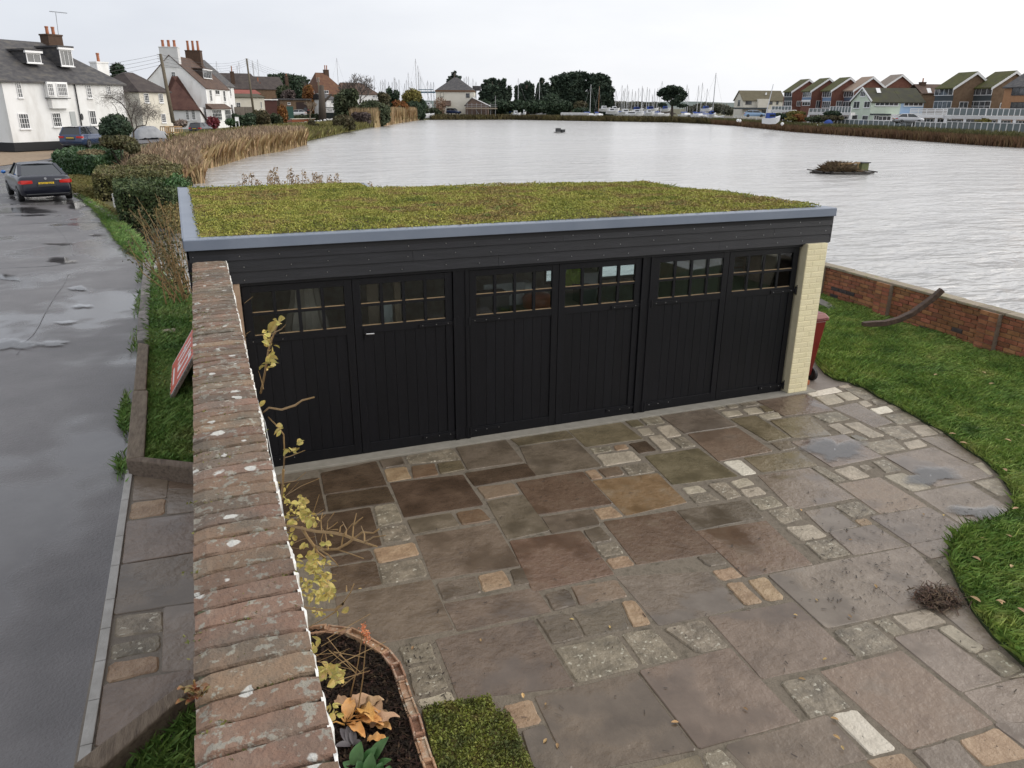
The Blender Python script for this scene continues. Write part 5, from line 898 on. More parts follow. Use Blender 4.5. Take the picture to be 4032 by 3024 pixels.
def car(name, label, loc, az, L_, W_, paint, style, group=None, plate='FG07 BVY', mirror=None, lift=1.):
    S = STY[style]; f = np.array([math.sin(az), math.cos(az)]); l = np.array([-f[1], f[0]]); t = thing(name, loc, label, 'car', group); hr = S['hr']*lift; sc_ = hr/S['hr']
    def fr(x, y, z): p = np.array(loc[:2])+f*x+l*y; return (p[0], p[1], loc[2]+z)
    st = []; tx = [a for a, _ in S['top']]; tz = [b*sc_ for _, b in S['top']]; n = 0
    xs = sorted(set(tx+[-.49, -.44, -.38, -.25, -.05, .05, .33, .45, .49])); vs = []
    for x in xs:
        e = abs(x)/.5; w_ = W_/2*(1-.20*max(0, e-.82)**1.4/.18**1.4*.6); zt = np.interp(x, tx, tz); zb = .2+.10*max(0, e-.9)/.1
        sec = [(0, zb), (w_*.82, zb), (w_*.97, zb+.10), (w_, min(.52, zt-.05)), (w_*.985, zt-.16*min(1, (zt-.3))), (w_*.93, zt-.035), (w_*.80, zt), (0, zt+.012)]
        ring = sec+[(-a, b) for a, b in reversed(sec[1:-1])]; n = len(ring); vs += [fr(x*L_, a, b) for a, b in ring]
    k = len(xs); b_ = MB().add(vs, [(i*n+j, i*n+(j+1) % n, (i+1)*n+(j+1) % n, (i+1)*n+j) for i in range(k-1) for j in range(n)]+[tuple(reversed(range(n))), tuple(range((k-1)*n, k*n))]).build('body', paint, t, smooth=True)
    rb, rt, ft, fb = [q*L_ for q in S['gh']]; zbelt = lambda x: np.interp(x/L_, tx, tz)-.01; wb, wt_ = W_/2*.88, W_/2*.66
    g = [fr(rb, wb*.94, zbelt(rb)), fr(rt, wt_, hr-.05), fr((rt+ft)/2, wt_*1.03, hr-.015), fr(ft, wt_, hr-.05), fr(fb, wb*.95, zbelt(fb)), fr((rb+fb)/2, wb, zbelt(0))]; g2_ = [fr(rb, -wb*.94, zbelt(rb)), fr(rt, -wt_, hr-.05), fr((rt+ft)/2, -wt_*1.03, hr-.015), fr(ft, -wt_, hr-.05), fr(fb, -wb*.95, zbelt(fb)), fr((rb+fb)/2, -wb, zbelt(0))]
    MB().add(g+g2_, [(0, 1, 7, 6), (3, 4, 10, 9), (0, 5, 2, 1), (5, 4, 3, 2), (6, 7, 8, 11), (11, 8, 9, 10), (1, 2, 8, 7), (2, 3, 9, 8)]).build('window_glass', m_cg, t)
    r_ = MB(); vs = []
    for x in np.linspace(rt-.05, ft+.05, 6):
        q = (x-rt)/(ft-rt); zz = hr-.045+.05*math.sin(math.pi*min(1, max(0, q*.9+.05)))
        for yy, dz in ((-1.02, -.03), (-.8, .0), (0, .022), (.8, 0), (1.02, -.03)): vs.append(fr(x, yy*wt_*1.02, zz+dz))
    r_.add(vs, [(i*5+j, i*5+j+1, (i+1)*5+j+1, (i+1)*5+j) for i in range(5) for j in range(4)]).build('roof', paint, t, smooth=True)
    for s in (1, -1):
        for p, q, w2 in (((rb, wb*.95, zbelt(rb)), (rt, wt_*1.01, hr-.04), .09 if style != 'coupe' else .13), ((ft, wt_*1.01, hr-.04), (fb, wb*.96, zbelt(fb)), .06), (((rb+fb)/2-.1, wb*1.005, zbelt(0)), ((rt+ft)/2-.1, wt_*1.03, hr-.02), .07)):
            MB().bar(fr(p[0], s*p[1], p[2]), fr(q[0], s*q[1], q[2]), w2, .03).build('pillar', paint, t)
        MB().add([fr(-.5*L_+dx, s*y_, z_) for dx, y_, z_ in ((.015, W_/2*.90, .70*sc_), (.0, W_/2*.50, .72*sc_), (.0, W_/2*.50, .83*sc_), (.03, W_/2*.92, .84*sc_), (.22, W_/2*.985, .80*sc_), (.2, W_/2*.99, .72*sc_))]+[fr(-.5*L_+dx-.015, s*y_, z_) for dx, y_, z_ in ((.015, W_/2*.90, .70*sc_), (.0, W_/2*.50, .72*sc_), (.0, W_/2*.50, .83*sc_), (.03, W_/2*.92, .84*sc_), (.22, W_/2*1.0, .80*sc_), (.2, W_/2*1.005, .72*sc_))], [(6, 7, 8, 9), (6, 9, 10, 11), (0, 3, 2, 1), (0, 1, 7, 6), (1, 2, 8, 7), (2, 3, 9, 8), (3, 4, 10, 9), (4, 5, 11, 10), (5, 0, 6, 11)]).build('tail_light', m_tl, t)
        mm_ = MB().lathe([(.02, -.10), (.09, -.04), (.10, .02), (.05, .08)], (0, 0, 0), 10); mm_.v = [fr(fb-.35+p[0]*.9, s*(W_/2+.10)+p[2]*s*1.0, .98*sc_+p[1]*.75) for p in mm_.v]; mm_.build('wing_mirror', mirror or paint, t, smooth=True)
        for x in (-.31*L_, .30*L_):
            R_ = .315; wh = MB(); pr = [(R_*.62, .0), (R_*.95, .01), (R_, .05), (R_, .17), (R_*.9, .20)]; wh.lathe(pr, n=20); wh.v = [fr(x+p[0], s*(W_/2-.185+p[2]) if True else 0, R_+p[1]) for p in wh.v]; wo = wh.build('wheel', m_tyre, t)
            ri = MB(); ri.lathe([(R_*.63, .15), (R_*.6, .185), (R_*.2, .17), (.03, .18)], n=10); ri.v = [fr(x+p[0], s*(W_/2-.185+p[2]+.018), R_+p[1]) for p in ri.v]; ri.build('rim', m_rim, wo)
    MB().box(-.51*L_, -.49*L_, -.30, .30, .60, .69, fr).build('plate_recess', m_dk, t)
    pl = MB().box(-.5*L_-.03, -.5*L_-.018, -.26, .26, .645*sc_, .755*sc_, fr).build('number_plate', m_pl, t); MB().box(-.5*L_-.012, -.47*L_, -W_/2*.8, W_/2*.8, .30, .34, fr).build('bumper_lip', m_dk, t, bevel=.01)
    if plate:
        cu = bpy.data.curves.new('plate_text', 'FONT'); cu.body = plate; cu.size = .105; cu.align_x = 'CENTER'; cu.align_y = 'CENTER'; cu.extrude = .001
        to = bpy.data.objects.new('tmp', cu); COL.objects.link(to); me = bpy.data.meshes.new_from_object(to.evaluated_get(bpy.context.evaluated_depsgraph_get())); bpy.data.objects.remove(to)
        me.transform(Matrix(((-l[0], 0, -f[0], 0), (-l[1], 0, -f[1], 0), (0, 1, 0, 0), (0, 0, 0, 1)))); me.materials.clear(); me.materials.append(m_dk)
        inst(me, 'plate_text', pl, fr(-.5*L_-.033, 0, .70*sc_))
    return t
m_navy = M('navy_car_paint', (.006, .008, .018), rough=.3, coat=.25, spec=.4); m_bluem = M('bright_blue_mirror', (.02, .14, .45), rough=.25, coat=.5)
rp = (GL(*px('U', 545, 945))+GL(*px('U', 1515, 935)))/2; az = R(-17); cp_ = rp+np.array([math.sin(az), math.cos(az), 0])*2.2; cp_[2] = zl(cp_[1])+.03
c1 = car('parked_car', 'dark navy coupe with bright blue mirrors parked on the wet road', cp_, az, 4.55, 1.80, m_navy, 'coupe', 'cars parked near the houses', mirror=m_bluem)
f = np.array([math.sin(az), math.cos(az)]); bp_ = cp_+np.array([*(-f*(.5*4.55-.01)), .885]); mb = MB().lathe([(.045, -.012), (.045, 0)], (0, 0, 0), 14, 'y'); mb.v = [tuple(bp_+np.array([p[0], p[1], p[2]])) for p in mb.v]; mb.build('badge', m_chr, c1)
bp_ = bp_+np.array([.42, 0, -.03]); MB().box(bp_[0]-.11, bp_[0]+.11, bp_[1]-.01, bp_[1]+.01, bp_[2]-.02, bp_[2]+.02).build('model_badge', m_chr, c1)
m_dkcar = M('black_car_paint', (.012, .013, .018), rough=.25, coat=.7); m_grcar = M('grey_car_paint', (.10, .105, .11), rough=.3, coat=.6); m_whcar = M('white_car_paint', (.7, .71, .72), rough=.3, coat=.6); m_bucar = M('blue_car_paint', (.02, .04, .10), rough=.25, coat=.7); m_sicar = M('silver_car_paint', (.42, .43, .45), rough=.3, metal=.5, coat=.5)
def parkpx(c, x0, x1, yb, width, az, L_): # rear bottom corners in a crop
    u0, v = px(c, x0, yb); u1, _ = px(c, x1, yb); zc = FPX*width/(u1-u0); p = at((u0+u1)/2, v, zc); return p+np.array([math.sin(az), math.cos(az), 0])*L_*.5
p = at(332, 520, 56); p[2] = .8; car('parked_car', 'dark blue estate car parked against the long white house', p, R(20), 4.3, 1.75, m_bucar, 'estate', 'cars parked near the houses', plate='')
p = parkpx('H2', 970, 1142, 1355, 1.78, R(22), 4.5); car('parked_car', 'black estate car parked below the tall gabled white house', p, R(22), 4.5, 1.8, m_dkcar, 'estate', 'cars parked near the houses', plate='')
p = parkpx('A', 560, 715, 1235, 1.75, R(25), 4.2); car('parked_car', 'pale silver hatchback with dark rear half hidden by the reeds', p, R(25), 4.2, 1.75, m_sicar, 'hatch', 'cars parked near the houses', plate='')
p = at(*px('A', 1425, 1030), 175); p[2] -= .3; car('parked_car', 'white hatchback parked in front of the flat roofed shed', p, R(-70), 4.0, 1.75, m_whcar, 'hatch', 'cars parked near the houses', plate='')
p = at(*px('A', 1490, 1005), 179); car('parked_car', 'dark hatchback parked behind the white car by the shed', p, R(-62), 4.1, 1.75, m_dkcar, 'hatch', 'cars parked near the houses', plate='')
p = at(*px('C', 560, 925), 246); car('parked_car', 'dark blue van-like car beside the pale mill house', p, R(140), 4.8, 1.9, m_bucar, 'suv', 'cars parked near the houses', plate='')
# ================================================================= HOUSES: helpers
m_wwall = M('white_render', [(.68, .67, .65), (.82, .82, .81), (.87, .87, .87)], scale=.9, rough=.8, bump=.2, bscale=9, stretch=(1, 1, .35)); m_crwall = M('cream_render_wall', [(.66, .62, .52), (.74, .70, .61)], scale=1, rough=.8, bump=.1, bscale=10); m_gwall = M('grey_white_render', [(.60, .60, .60), (.68, .68, .68)], scale=1, rough=.8, bump=.1, bscale=10)
m_slate = M('weathered_slate', [(.035, .034, .037), (.07, .067, .07), (.12, .11, .095)], scale=1.6, rough=.75, bump=.5, bscale=9, stretch=(1, 1, 2.5)); m_tile = M('brown_clay_tile', [(.055, .032, .024), (.085, .05, .036), (.12, .072, .045)], scale=1.3, rough=.85, bump=.6, bscale=8, stretch=(1, 1, 2.5)); m_dtile = M('dark_plain_tile', [(.035, .026, .024), (.055, .042, .038), (.075, .06, .05)], scale=1.2, rough=.85, bump=.5, bscale=8)
m_moss_r = M('mossy_tile', [(.045, .052, .012), (.085, .085, .02), (.06, .05, .03)], scale=.8, rough=.9, bump=.5, bscale=7); m_wfr = M('white_window_frame', (.82, .82, .82), rough=.45); m_pane = M('window_pane', [(.03, .035, .04), (.07, .075, .08), (.14, .14, .145)], scale=1.3, rough=.05, spec=.7, rnd=.3); m_stack = M('chimney_brick', [(.06, .035, .022), (.1, .06, .04)], scale=5, rough=.9, bump=.4); m_pot = M('terracotta_pot', [(.34, .12, .06), (.42, .17, .09)], scale=6, rough=.8)
m_rbw = M('red_brick_wall', [(.14, .055, .038), (.18, .075, .052), (.21, .095, .066)], scale=2.2, rough=.9, bump=.4, bscale=14); m_bbw = M('brown_brick_wall', [(.15, .095, .058), (.19, .125, .078), (.22, .15, .095)], scale=2.2, rough=.9, bump=.4, bscale=14); m_blkp = M('black_plinth', (.02, .02, .022), rough=.8)
UP = np.array([0, 0, 1.])
class Fac:
    """vertical facade plane with its own s (along), d (outward), z"""
    def __init__(f, A, e, flip=False):
        f.A = np.array(A, float); f.e = np.array([e[0], e[1], 0.]); f.e /= np.linalg.norm(f.e); n = np.array([f.e[1], -f.e[0], 0.])
        if np.dot(n[:2], CAM[:2]-f.A[:2]) < 0: n = -n
        f.n = n
    def sz(f, u, v, off=0.):
        d = ray(u, v); P0 = f.A+f.n*off; k = np.dot(P0-CAM, f.n)/np.dot(d, f.n); p = CAM+d*k; return np.dot(p-f.A, f.e), p[2]
    def P(f, s, d, z): q = f.A+f.e*s+f.n*d; return (q[0], q[1], z)
    def fr(f): return lambda s, d, z: f.P(s, d, z)
def fac_px(uA, vA, zcA, uB, vB, zcB=None):
    A = at(uA, vA, zcA); rA, rB = ray(uA, vA)[2], ray(uB, vB)[2]; B = at(uB, vB, zcB or zcA*rA/rB); return Fac(A, (B-A)[:2]), np.linalg.norm((B-A)[:2]), A[2]
def win(root, f, c, rect, cols=2, rows=2, off=0., fm=None, sill=True, fw=.06, bar=.03, name='window', pm=None):
    s0, z1 = f.sz(*px(c, rect[0], rect[1]), off); s1, z0 = f.sz(*px(c, rect[2], rect[3]), off); s0, s1 = min(s0, s1), max(s0, s1); fw = min(fw, .1*(s1-s0)); bar = min(bar, .16*(s1-s0)/cols)
    if s1-s0 < .2: m_ = (s0+s1)/2; s0, s1 = m_-.1, m_+.1
    return win_sz(root, f, s0, s1, z0, z1, cols, rows, off, fm, sill, fw, bar, name, pm)
def win_sz(root, f, s0, s1, z0, z1, cols=2, rows=2, off=0., fm=None, sill=True, fw=.06, bar=.03, name='window', pm=None):
    g = f.fr(); o = MB(); d0, d1 = off+.004, off+.06
    o.box(s0, s1, d0, d1, z0, z0+fw, g); o.box(s0, s1, d0, d1, z1-fw, z1, g); o.box(s0, s0+fw, d0, d1, z0+fw, z1-fw, g); o.box(s1-fw, s1, d0, d1, z0+fw, z1-fw, g)
    for i in range(1, cols): x = s0+(s1-s0)*i/cols; o.box(x-bar/2, x+bar/2, d0, d1-.01, z0+fw, z1-fw, g)
    for j in range(1, rows): z = z0+(z1-z0)*j/rows; o.box(s0+fw, s1-fw, d0, d1-.013, z-bar/2, z+bar/2, g)
    if sill: o.box(s0-.06, s1+.06, d0, d1+.07, z0-.07, z0-.002, g)
    w_ = o.build(name, fm or m_wfr, root); MB().box(s0+fw*.6, s1-fw*.6, off+.002, off+.026, z0+fw*.6, z1-fw*.6, g).build('pane', pm or m_pane, w_); return w_
def roof_gable(root, f, s0, s1, d0, d1, ze, zr, mat, over=.25, hipL=0., hipR=0., thick=.12, name='roof', peak=.5):
    """ridge parallel to the facade; d0 outer (front), d1 back (negative)"""
    dm = d0+(d1-d0)*peak; sl = (zr-ze)/abs(dm-d0); F0, B0 = d0+over, d1-over; zf = ze-over*sl*.8; zbk = ze-over*(zr-ze)/abs(dm-d1)*.8; a, b = s0-over, s1+over; ra, rb = a+hipL, b-hipR
    v = [f.P(a, F0, zf), f.P(b, F0, zf), f.P(b, B0, zbk), f.P(a, B0, zbk), f.P(ra, dm, zr), f.P(rb, dm, zr)]; v2 = [(x, y, z-thick) for x, y, z in v]
    fs = [(0, 1, 5, 4), (2, 3, 4, 5), (1, 2, 5), (3, 0, 4)] if hipL or hipR else [(0, 1, 5, 4), (2, 3, 4, 5)]
    fs2 = [tuple(i+6 for i in reversed(q)) for q in fs]; sd = [(1, 0, 6, 7), (2, 1, 7, 8), (3, 2, 8, 9), (0, 3, 9, 6)] if hipL or hipR else [(1, 0, 6, 7), (3, 2, 8, 9), (5, 1, 7, 11), (2, 5, 11, 8), (0, 4, 10, 6), (4, 3, 9, 10)]
    return MB().add(v+v2, fs+fs2+sd).build(name, mat, root)
def walls(root, f, s0, s1, d0, d1, zb, ze, mat, zr=None, peak=.5, name='wall'):
    g = f.fr(); o = MB(); o.box(s0, s1, d1, d0, zb, ze, g)
    if zr:
        dm = d0+(d1-d0)*peak
        for s in (s0, s1): q = .08 if s == s0 else -.08; o.add([f.P(s, d0, ze), f.P(s, d1, ze), f.P(s, dm, zr), f.P(s+q, d0, ze), f.P(s+q, d1, ze), f.P(s+q, dm, zr)], [(0, 1, 2), (5, 4, 3), (0, 3, 4, 1), (1, 4, 5, 2), (2, 5, 3, 0)])
    return o.build(name, mat, root)
def chimney(root, f, s, d, zb, zt, ws, wd, mat, pots=2, potm=None, poth=.6):
    g = f.fr(); c_ = MB(); c_.box(s-ws/2, s+ws/2, d-wd/2, d+wd/2, zb, zt, g); c_.box(s-ws/2-.05, s+ws/2+.05, d-wd/2-.05, d+wd/2+.05, zt, zt+.12, g); c_ = c_.build('chimney', mat, root)
    for k in range(pots):
        p = f.P(s+(k-(pots-1)/2)*ws/max(pots, 1)*.85, d, zt+.12); MB().lathe([(.13, 0), (.12, poth*.8), (.15, poth*.85), (.14, poth)], p, 10).build('chimney_pot', potm or m_pot, c_)
def house(name, label, f, group=None, cat='house', zb=0.): p = f.P(0, 0, zb); return thing(name, p, label, cat, group)
# ---------------------------------------------------------------- 1: long white house
f, L_, ze = fac_px(*px('H1', 5, 690), 57, *px('H1', 1595, 745)); g = f.fr(); h1 = house('terrace_house', 'long white rendered house with slate roof and two dormers at the left edge', f, 'houses along the lane', zb=.4)
zg = .3; walls(h1, f, 0, L_, 0, -8, zg, ze, m_wwall); zr = ze+3.0; roof_gable(h1, f, 0, L_, 0, -8, ze, zr, m_slate, over=.25, hipR=4.2)
MB().box(-.03, L_+.02, -8.02, .03, zg, f.sz(*px('H1', 150, 1535))[1], g).build('plinth', m_blkp, h1)
for r_, cc, rr, sl in (((190, 705, 300, 945), 2, 4, True), ((1115, 770, 1205, 950), 2, 4, True), ((1380, 765, 1450, 900), 2, 4, True), ((225, 1150, 400, 1350), 4, 3, True), ((665, 1140, 815, 1325), 4, 3, True), ((1150, 1110, 1272, 1300), 3, 2, True)): win(h1, f, 'H1', r_, cc, rr, sill=sl)
s0, z1 = f.sz(*px('H1', 560, 735)); s1, z0 = f.sz(*px('H1', 885, 1085)); zm = f.sz(*px('H1', 700, 945))[1]; ob = MB(); ob.box(s0, s1, .01, .45, zm, z1, g); ob.prism([(s0+.1, .01), (s1-.1, .01), (s1-.15, .38), (s0+.15, .38)], z0, zm-.02, fr=g); bay = ob.build('bay', m_wwall, h1); MB().box(s0-.06, s1+.06, .01, .5, zm-.06, zm-.001, g).build('bay_ledge', m_dk, bay)
win(h1, f, 'H1', (602, 755, 715, 925), 3, 3, off=.45, sill=False); win(h1, f, 'H1', (725, 755, 888, 925), 6, 3, off=.45, sill=False)
s0, z1 = f.sz(*px('H1', 905, 1125)); s1, z0 = f.sz(*px('H1', 1012, 1345)); MB().box(s0, s1, .004, .05, z0-.3, z1, g).build('door', M('pale_grey_door', (.42, .44, .44), rough=.5), h1)
s0, z1 = f.sz(*px('H1', 1045, 1150)); s1, z0 = f.sz(*px('H1', 1090, 1235)); o = MB(); o.lathe([(1, 0), (1, .05)], n=18); o.v = [f.P((s0+s1)/2+p[0]*(s1-s0)/2, .01+p[2], (z0+z1)/2+p[1]*(z1-z0)/2) for p in o.v]; o.build('oval_plaque', m_dk, h1)
sp_, zp = f.sz(*px('H1', 945, 735)); MB().tube([f.P(sp_, .08, zp), f.P(sp_+.1, .08, zp-.3), f.P(sp_+.1, .08, zg)], .05, 6).build('drainpipe', m_blkp, h1)
def dormer(root, f, c, rect, depth, off, rm, cols=2, rows=1, cheek=None, mat=None):
    s0, z1 = f.sz(*px(c, rect[0], rect[1]), off); s1, z0 = f.sz(*px(c, rect[2], rect[3]), off); g = f.fr(); d_ = MB().box(s0, s1, off-depth, off, z0, z1, g).build('dormer', cheek or m_slate, root)
    MB().box(s0-.15, s1+.15, off-depth-.1, off+.18, z1, z1+.14, g).build('dormer_roof', rm, d_); MB().box(s0-.12, s1+.12, off+.02, off+.2, z1-.16, z1-.002, g).build('fascia', m_wfr, d_); win_sz(d_, f, s0+.02, s1-.02, z0+.02, z1-.18, cols, rows, off, name='dormer_window')
dormer(h1, f, 'H1', (320, 325, 545, 500), 2.4, -1.0, m_slate, 2, 1); dormer(h1, f, 'H1', (755, 285, 965, 540), 3.6, -.9, m_slate, 3, 1)
s0, z1 = f.sz(*px('H1', 570, 130), -4.); s1, _ = f.sz(*px('H1', 755, 130), -4.); chimney(h1, f, (s0+s1)/2, -4., zr-1, z1, s1-s0, 1., m_stack, 2, poth=.6)
s0, z1 = f.sz(*px('H1', 1215, 490), -6.); s1, _ = f.sz(*px('H1', 1365, 490), -6.); chimney(h1, f, (s0+s1)/2, -6., ze, z1, s1-s0, .9, m_wwall, 1, poth=.75)
a = np.array(f.P(*(lambda q: (q[0], -4.2, q[1]))(f.sz(*px('Z1', 515, 400), -4.2)))); b = at(*px('Z1', 485, 110), np.dot(a-CAM, _F)); t = thing('tv_aerial', a, 'tall television aerial mast above the brown chimney', 'aerial'); MB().tube([a-np.array([0, 0, 1.]), b], .022, 5).build('mast', m_pane, t); d_ = at(*px('Z1', 585, 115), np.dot(a-CAM, _F)); e_ = at(*px('Z1', 428, 98), np.dot(a-CAM, _F)); MB().tube([e_, d_], .022, 5).build('boom', m_pane, t)
for k in range(9): p = e_+(d_-e_)*(.1+.1*k); MB().tube([p-np.array([0, .3, .1]), p+np.array([0, .3, .1])], .012, 4).build('element', m_steel, t)
# front garden wall of the long house
A = GL(*px('H1', 490, 1600)); fw_, gw_ = Fac(A, f.e[:2]), None; gq = fw_.fr(); bw_ = thing('front_wall', A, 'low dark brick wall in front of the long white house', 'wall'); MB().box(0, 6.2, -.25, 0, 0, f.sz(*px('H1', 500, 1450))[1]-zg+.1, gq).build('wall_body', m_stack, bw_); MB().box(-.03, 6.2, -.28, .03, f.sz(*px('H1', 500, 1450))[1]-zg+.1, f.sz(*px('H1', 500, 1450))[1]-zg+.18, gq).build('coping', m_dtile, bw_)
p = GL(*px('H1', 72, 1570)); MB().box(p[0]-.07, p[0]+.07, p[1]-.07, p[1]+.07, p[2]-.3, p[2]+2.4).build('gate_post', M('grey_post', (.12, .11, .10), rough=.9), label='short grey timber post at the corner of the long white house', cat='post')
# ---------------------------------------------------------------- 2: cream hipped house
f, L_, ze = fac_px(*px('H2', 315, 780), 84, *px('H2', 685, 790)); h2 = house('cream_house', 'cream house with dark hipped roof between the two white houses', f, 'houses along the lane', zb=.4); L2 = L_+.3
walls(h2, f, 0, L2, 0, -7, .2, ze, m_crwall); zr = f.sz(*px('H2', 200, 548), -3.5)[1]; roof_gable(h2, f, 0, L2, 0, -7, ze, zr, m_dtile, over=.25, hipL=2., hipR=1.6)
for r_ in ((378, 820, 458, 945), (570, 825, 645, 945), (605, 1088, 680, 1205)): win(h2, f, 'H2', r_, 3, 4)
# ---------------------------------------------------------------- 3: gabled white house
f, L_, ze = fac_px(*px('H2', 1190, 745), 118, *px('H2', 1500, 768)); h3 = house('gabled_house', 'tall white gabled house with red pots on a broad white chimney', f, 'houses along the lane', zb=.4); g = f.fr(); D = 9.6; zr = ze+4.6
walls(h3, f, 0, L_, 0, -D, .2, ze, m_wwall, zr-.12); roof_gable(h3, f, 0, L_, 0, -D, ze, zr, m_tile, over=.12)
fg = Fac(f.P(0, 0, 0), -f.n[:2]); win(h3, fg, 'H2', (742, 540, 808, 642), 2, 3, off=.01)
for r_, cc, rr in (((1237, 775, 1282, 925), 2, 2), ((1312, 775, 1376, 838), 2, 1), ((1415, 785, 1458, 930), 2, 2)): win(h3, f, 'H2', r_, cc, rr)
chimney(h3, f, .5, -D/2, ze+2.8, f.sz(*px('H2', 760, 235), -D/2)[1], 1.1, 2.7, m_gwall, 0); o_ = f.sz(*px('H2', 760, 235), -D/2)[1]
for k in range(3): MB().lathe([(.22, 0), (.18, .7), (.21, .8), (.21, .95)], f.P(.5, -D/2+(1-k)*.85, o_+.12), 10).build('chimney_pot', m_pot, h3)
chimney(h3, f, L_-2.2, -D/2+.3, zr-1.2, f.sz(*px('H2', 1080, 285), -D/2)[1], 1.2, 2.4, m_stack, 0); o2 = f.sz(*px('H2', 1080, 285), -D/2)[1]
for k in range(3): MB().lathe([(.21, 0), (.17, 1.2), (.2, 1.3), (.2, 1.45)], f.P(L_-2.2, -D/2+.3+(1-k)*.8, o2+.12), 10).build('chimney_pot', m_pot, h3)
dormer(h3, f, 'H2', (1150, 500, 1275, 635), 2.6, -1.4, m_tile, 5, 1, cheek=m_dtile)
s0, z1 = f.sz(*px('H2', 1265, 965), .9); s1, z0 = f.sz(*px('H2', 1520, 1018), .9); MB().box(s0, s1, .01, .85, .2, z0, g).build('porch', m_wwall, h3); MB().add([f.P(s0-.2, 1.1, z0), f.P(s1+.2, 1.1, z0), f.P(s1, .02, z1+.1), f.P(s0, .02, z1+.1), f.P(s0-.2, 1.1, z0-.1), f.P(s1+.2, 1.1, z0-.1), f.P(s1, .02, z0-.1), f.P(s0, .02, z0-.1)], [(0, 1, 2, 3), (4, 7, 6, 5), (0, 4, 5, 1), (1, 5, 6, 2), (3, 7, 4, 0)]).build('porch_roof', m_tile, h3)
win(h3, f, 'H2', (1272, 1035, 1408, 1170), 6, 3, off=.86, sill=False); win(h3, f, 'H2', (1438, 1035, 1530, 1170), 5, 2, off=.86, sill=False)
# lean-to wing with brown hipped roof in front of the gable
fl = Fac(fg.P(1.2, 3.2, 0), -f.n[:2]); s0, z1 = fl.sz(*px('H2', 1110, 1005)); s1, z0 = fl.sz(*px('H2', 790, 1190)); a_, b_ = min(s0, s1), max(s0, s1); wg = thing('side_wing', fl.P((a_+b_)/2, -1.5, .3), 'low white wing with steep red brown roof below the gable', 'house wing'); walls(wg, fl, a_, b_+1.5, 0, -3.15, .2, z1, m_gwall)
zt_ = fl.sz(*px('H2', 680, 595), -2.8)[1]; roof_gable(wg, fl, a_, b_+1.5, 0, -3.15, z1, zt_, M('red_brown_tile', [(.07, .03, .024), (.1, .045, .034), (.12, .06, .045)], scale=1.2, rough=.85, bump=.4, bscale=8), over=.25, hipL=4.6, hipR=2.2, peak=.88)
win(wg, fl, 'H2', (925, 1030, 988, 1170), 3, 4); win(wg, fl, 'H2', (1000, 1030, 1070, 1170), 4, 4)
# ---------------------------------------------------------------- 4: narrow house behind
f, L_, ze = fac_px(*px('H2', 1458, 712), 138, *px('H2', 1556, 720)); h4 = house('narrow_house', 'narrow white house with grey roof just beyond the gabled house', f, 'houses along the lane', zb=.4); walls(h4, f, -.5, L_, 0, -9, .2, ze, m_wwall); roof_gable(h4, f, -.5, L_, 0, -9, ze, ze+4.3, m_slate, over=.3, hipR=1.); win(h4, f, 'H2', (1500, 725, 1530, 865), 2, 3); win(h4, f, 'H2', (1515, 965, 1555, 1090), 2, 2)
# ---------------------------------------------------------------- 5+: bungalows and brown roofs further along
def simple(name, label, c, ax, ay, bx, by, zc, depth, vr, roofm, wallm, wins=(), hipL=0., hipR=0., zb=0., wc=2, rc=2, over=.25):
    f, L_, ze = fac_px(*px(c, ax, ay), zc, *px(c, bx, by), zc*1.02); h = house(name, label, f, 'houses along the lane', zb=zb); zr = f.sz(*px(c, (ax+bx)/2, vr), -depth/2)[1]; gab = not (hipL or hipR)
    walls(h, f, 0, L_, 0, -depth, zb, ze, wallm, (zr-.1) if gab else None); roof_gable(h, f, 0, L_, 0, -depth, ze, zr, roofm, over=over, hipL=hipL*L_, hipR=hipR*L_)
    for r_ in wins: win(h, f, c, r_, wc, rc)
    return h, f, L_, ze, zr
m_redr = M('red_felt_roof', [(.2, .05, .035), (.26, .07, .05)], scale=1, rough=.8); m_grr = M('green_grey_roof', [(.06, .055, .035), (.09, .08, .05)], scale=1, rough=.9)
simple('bungalow', 'low cream bungalow with flat green brown roof behind the hedge', 'A', 330, 712, 842, 765, 150, 7, 660, m_grr, m_crwall, ((350, 812, 435, 905), (778, 800, 806, 905)), hipL=.1, hipR=.1, zb=.3)
simple('bungalow', 'small bungalow with shallow red roof behind the cream bungalow', 'A', 300, 650, 760, 660, 165, 6, 590, m_redr, m_wwall, (), zb=.5)
h, f, L_, ze, zr = simple('brick_hall', 'wide brick building with big brown roof and tall chimney behind the bungalows', 'A', 120, 560, 840, 575, 185, 12, 305, m_dtile, m_bbw, (), zb=.5, hipR=.25, hipL=.02); s_, z_ = f.sz(*px('A', 278, 280), -2); chimney(h, f, s_, -2, ze, z_, .9, .9, m_stack, 1, poth=1.2)
h, f, L_, ze, zr = simple('brick_hall', 'second brown roofed brick building beside the dark pines', 'A', 640, 570, 1200, 565, 205, 11, 362, m_dtile, m_bbw, (), zb=.5); s_, z_ = f.sz(*px('A', 1225, 355), -5); chimney(h, f, s_, -5, ze, z_, .8, .8, m_stack, 1, poth=.6); s_, z_ = f.sz(*px('A', 735, 470), 1.5); chimney(h, f, s_, 1.5, .5, z_, 1., 1., m_rbw, 1, poth=1.2)
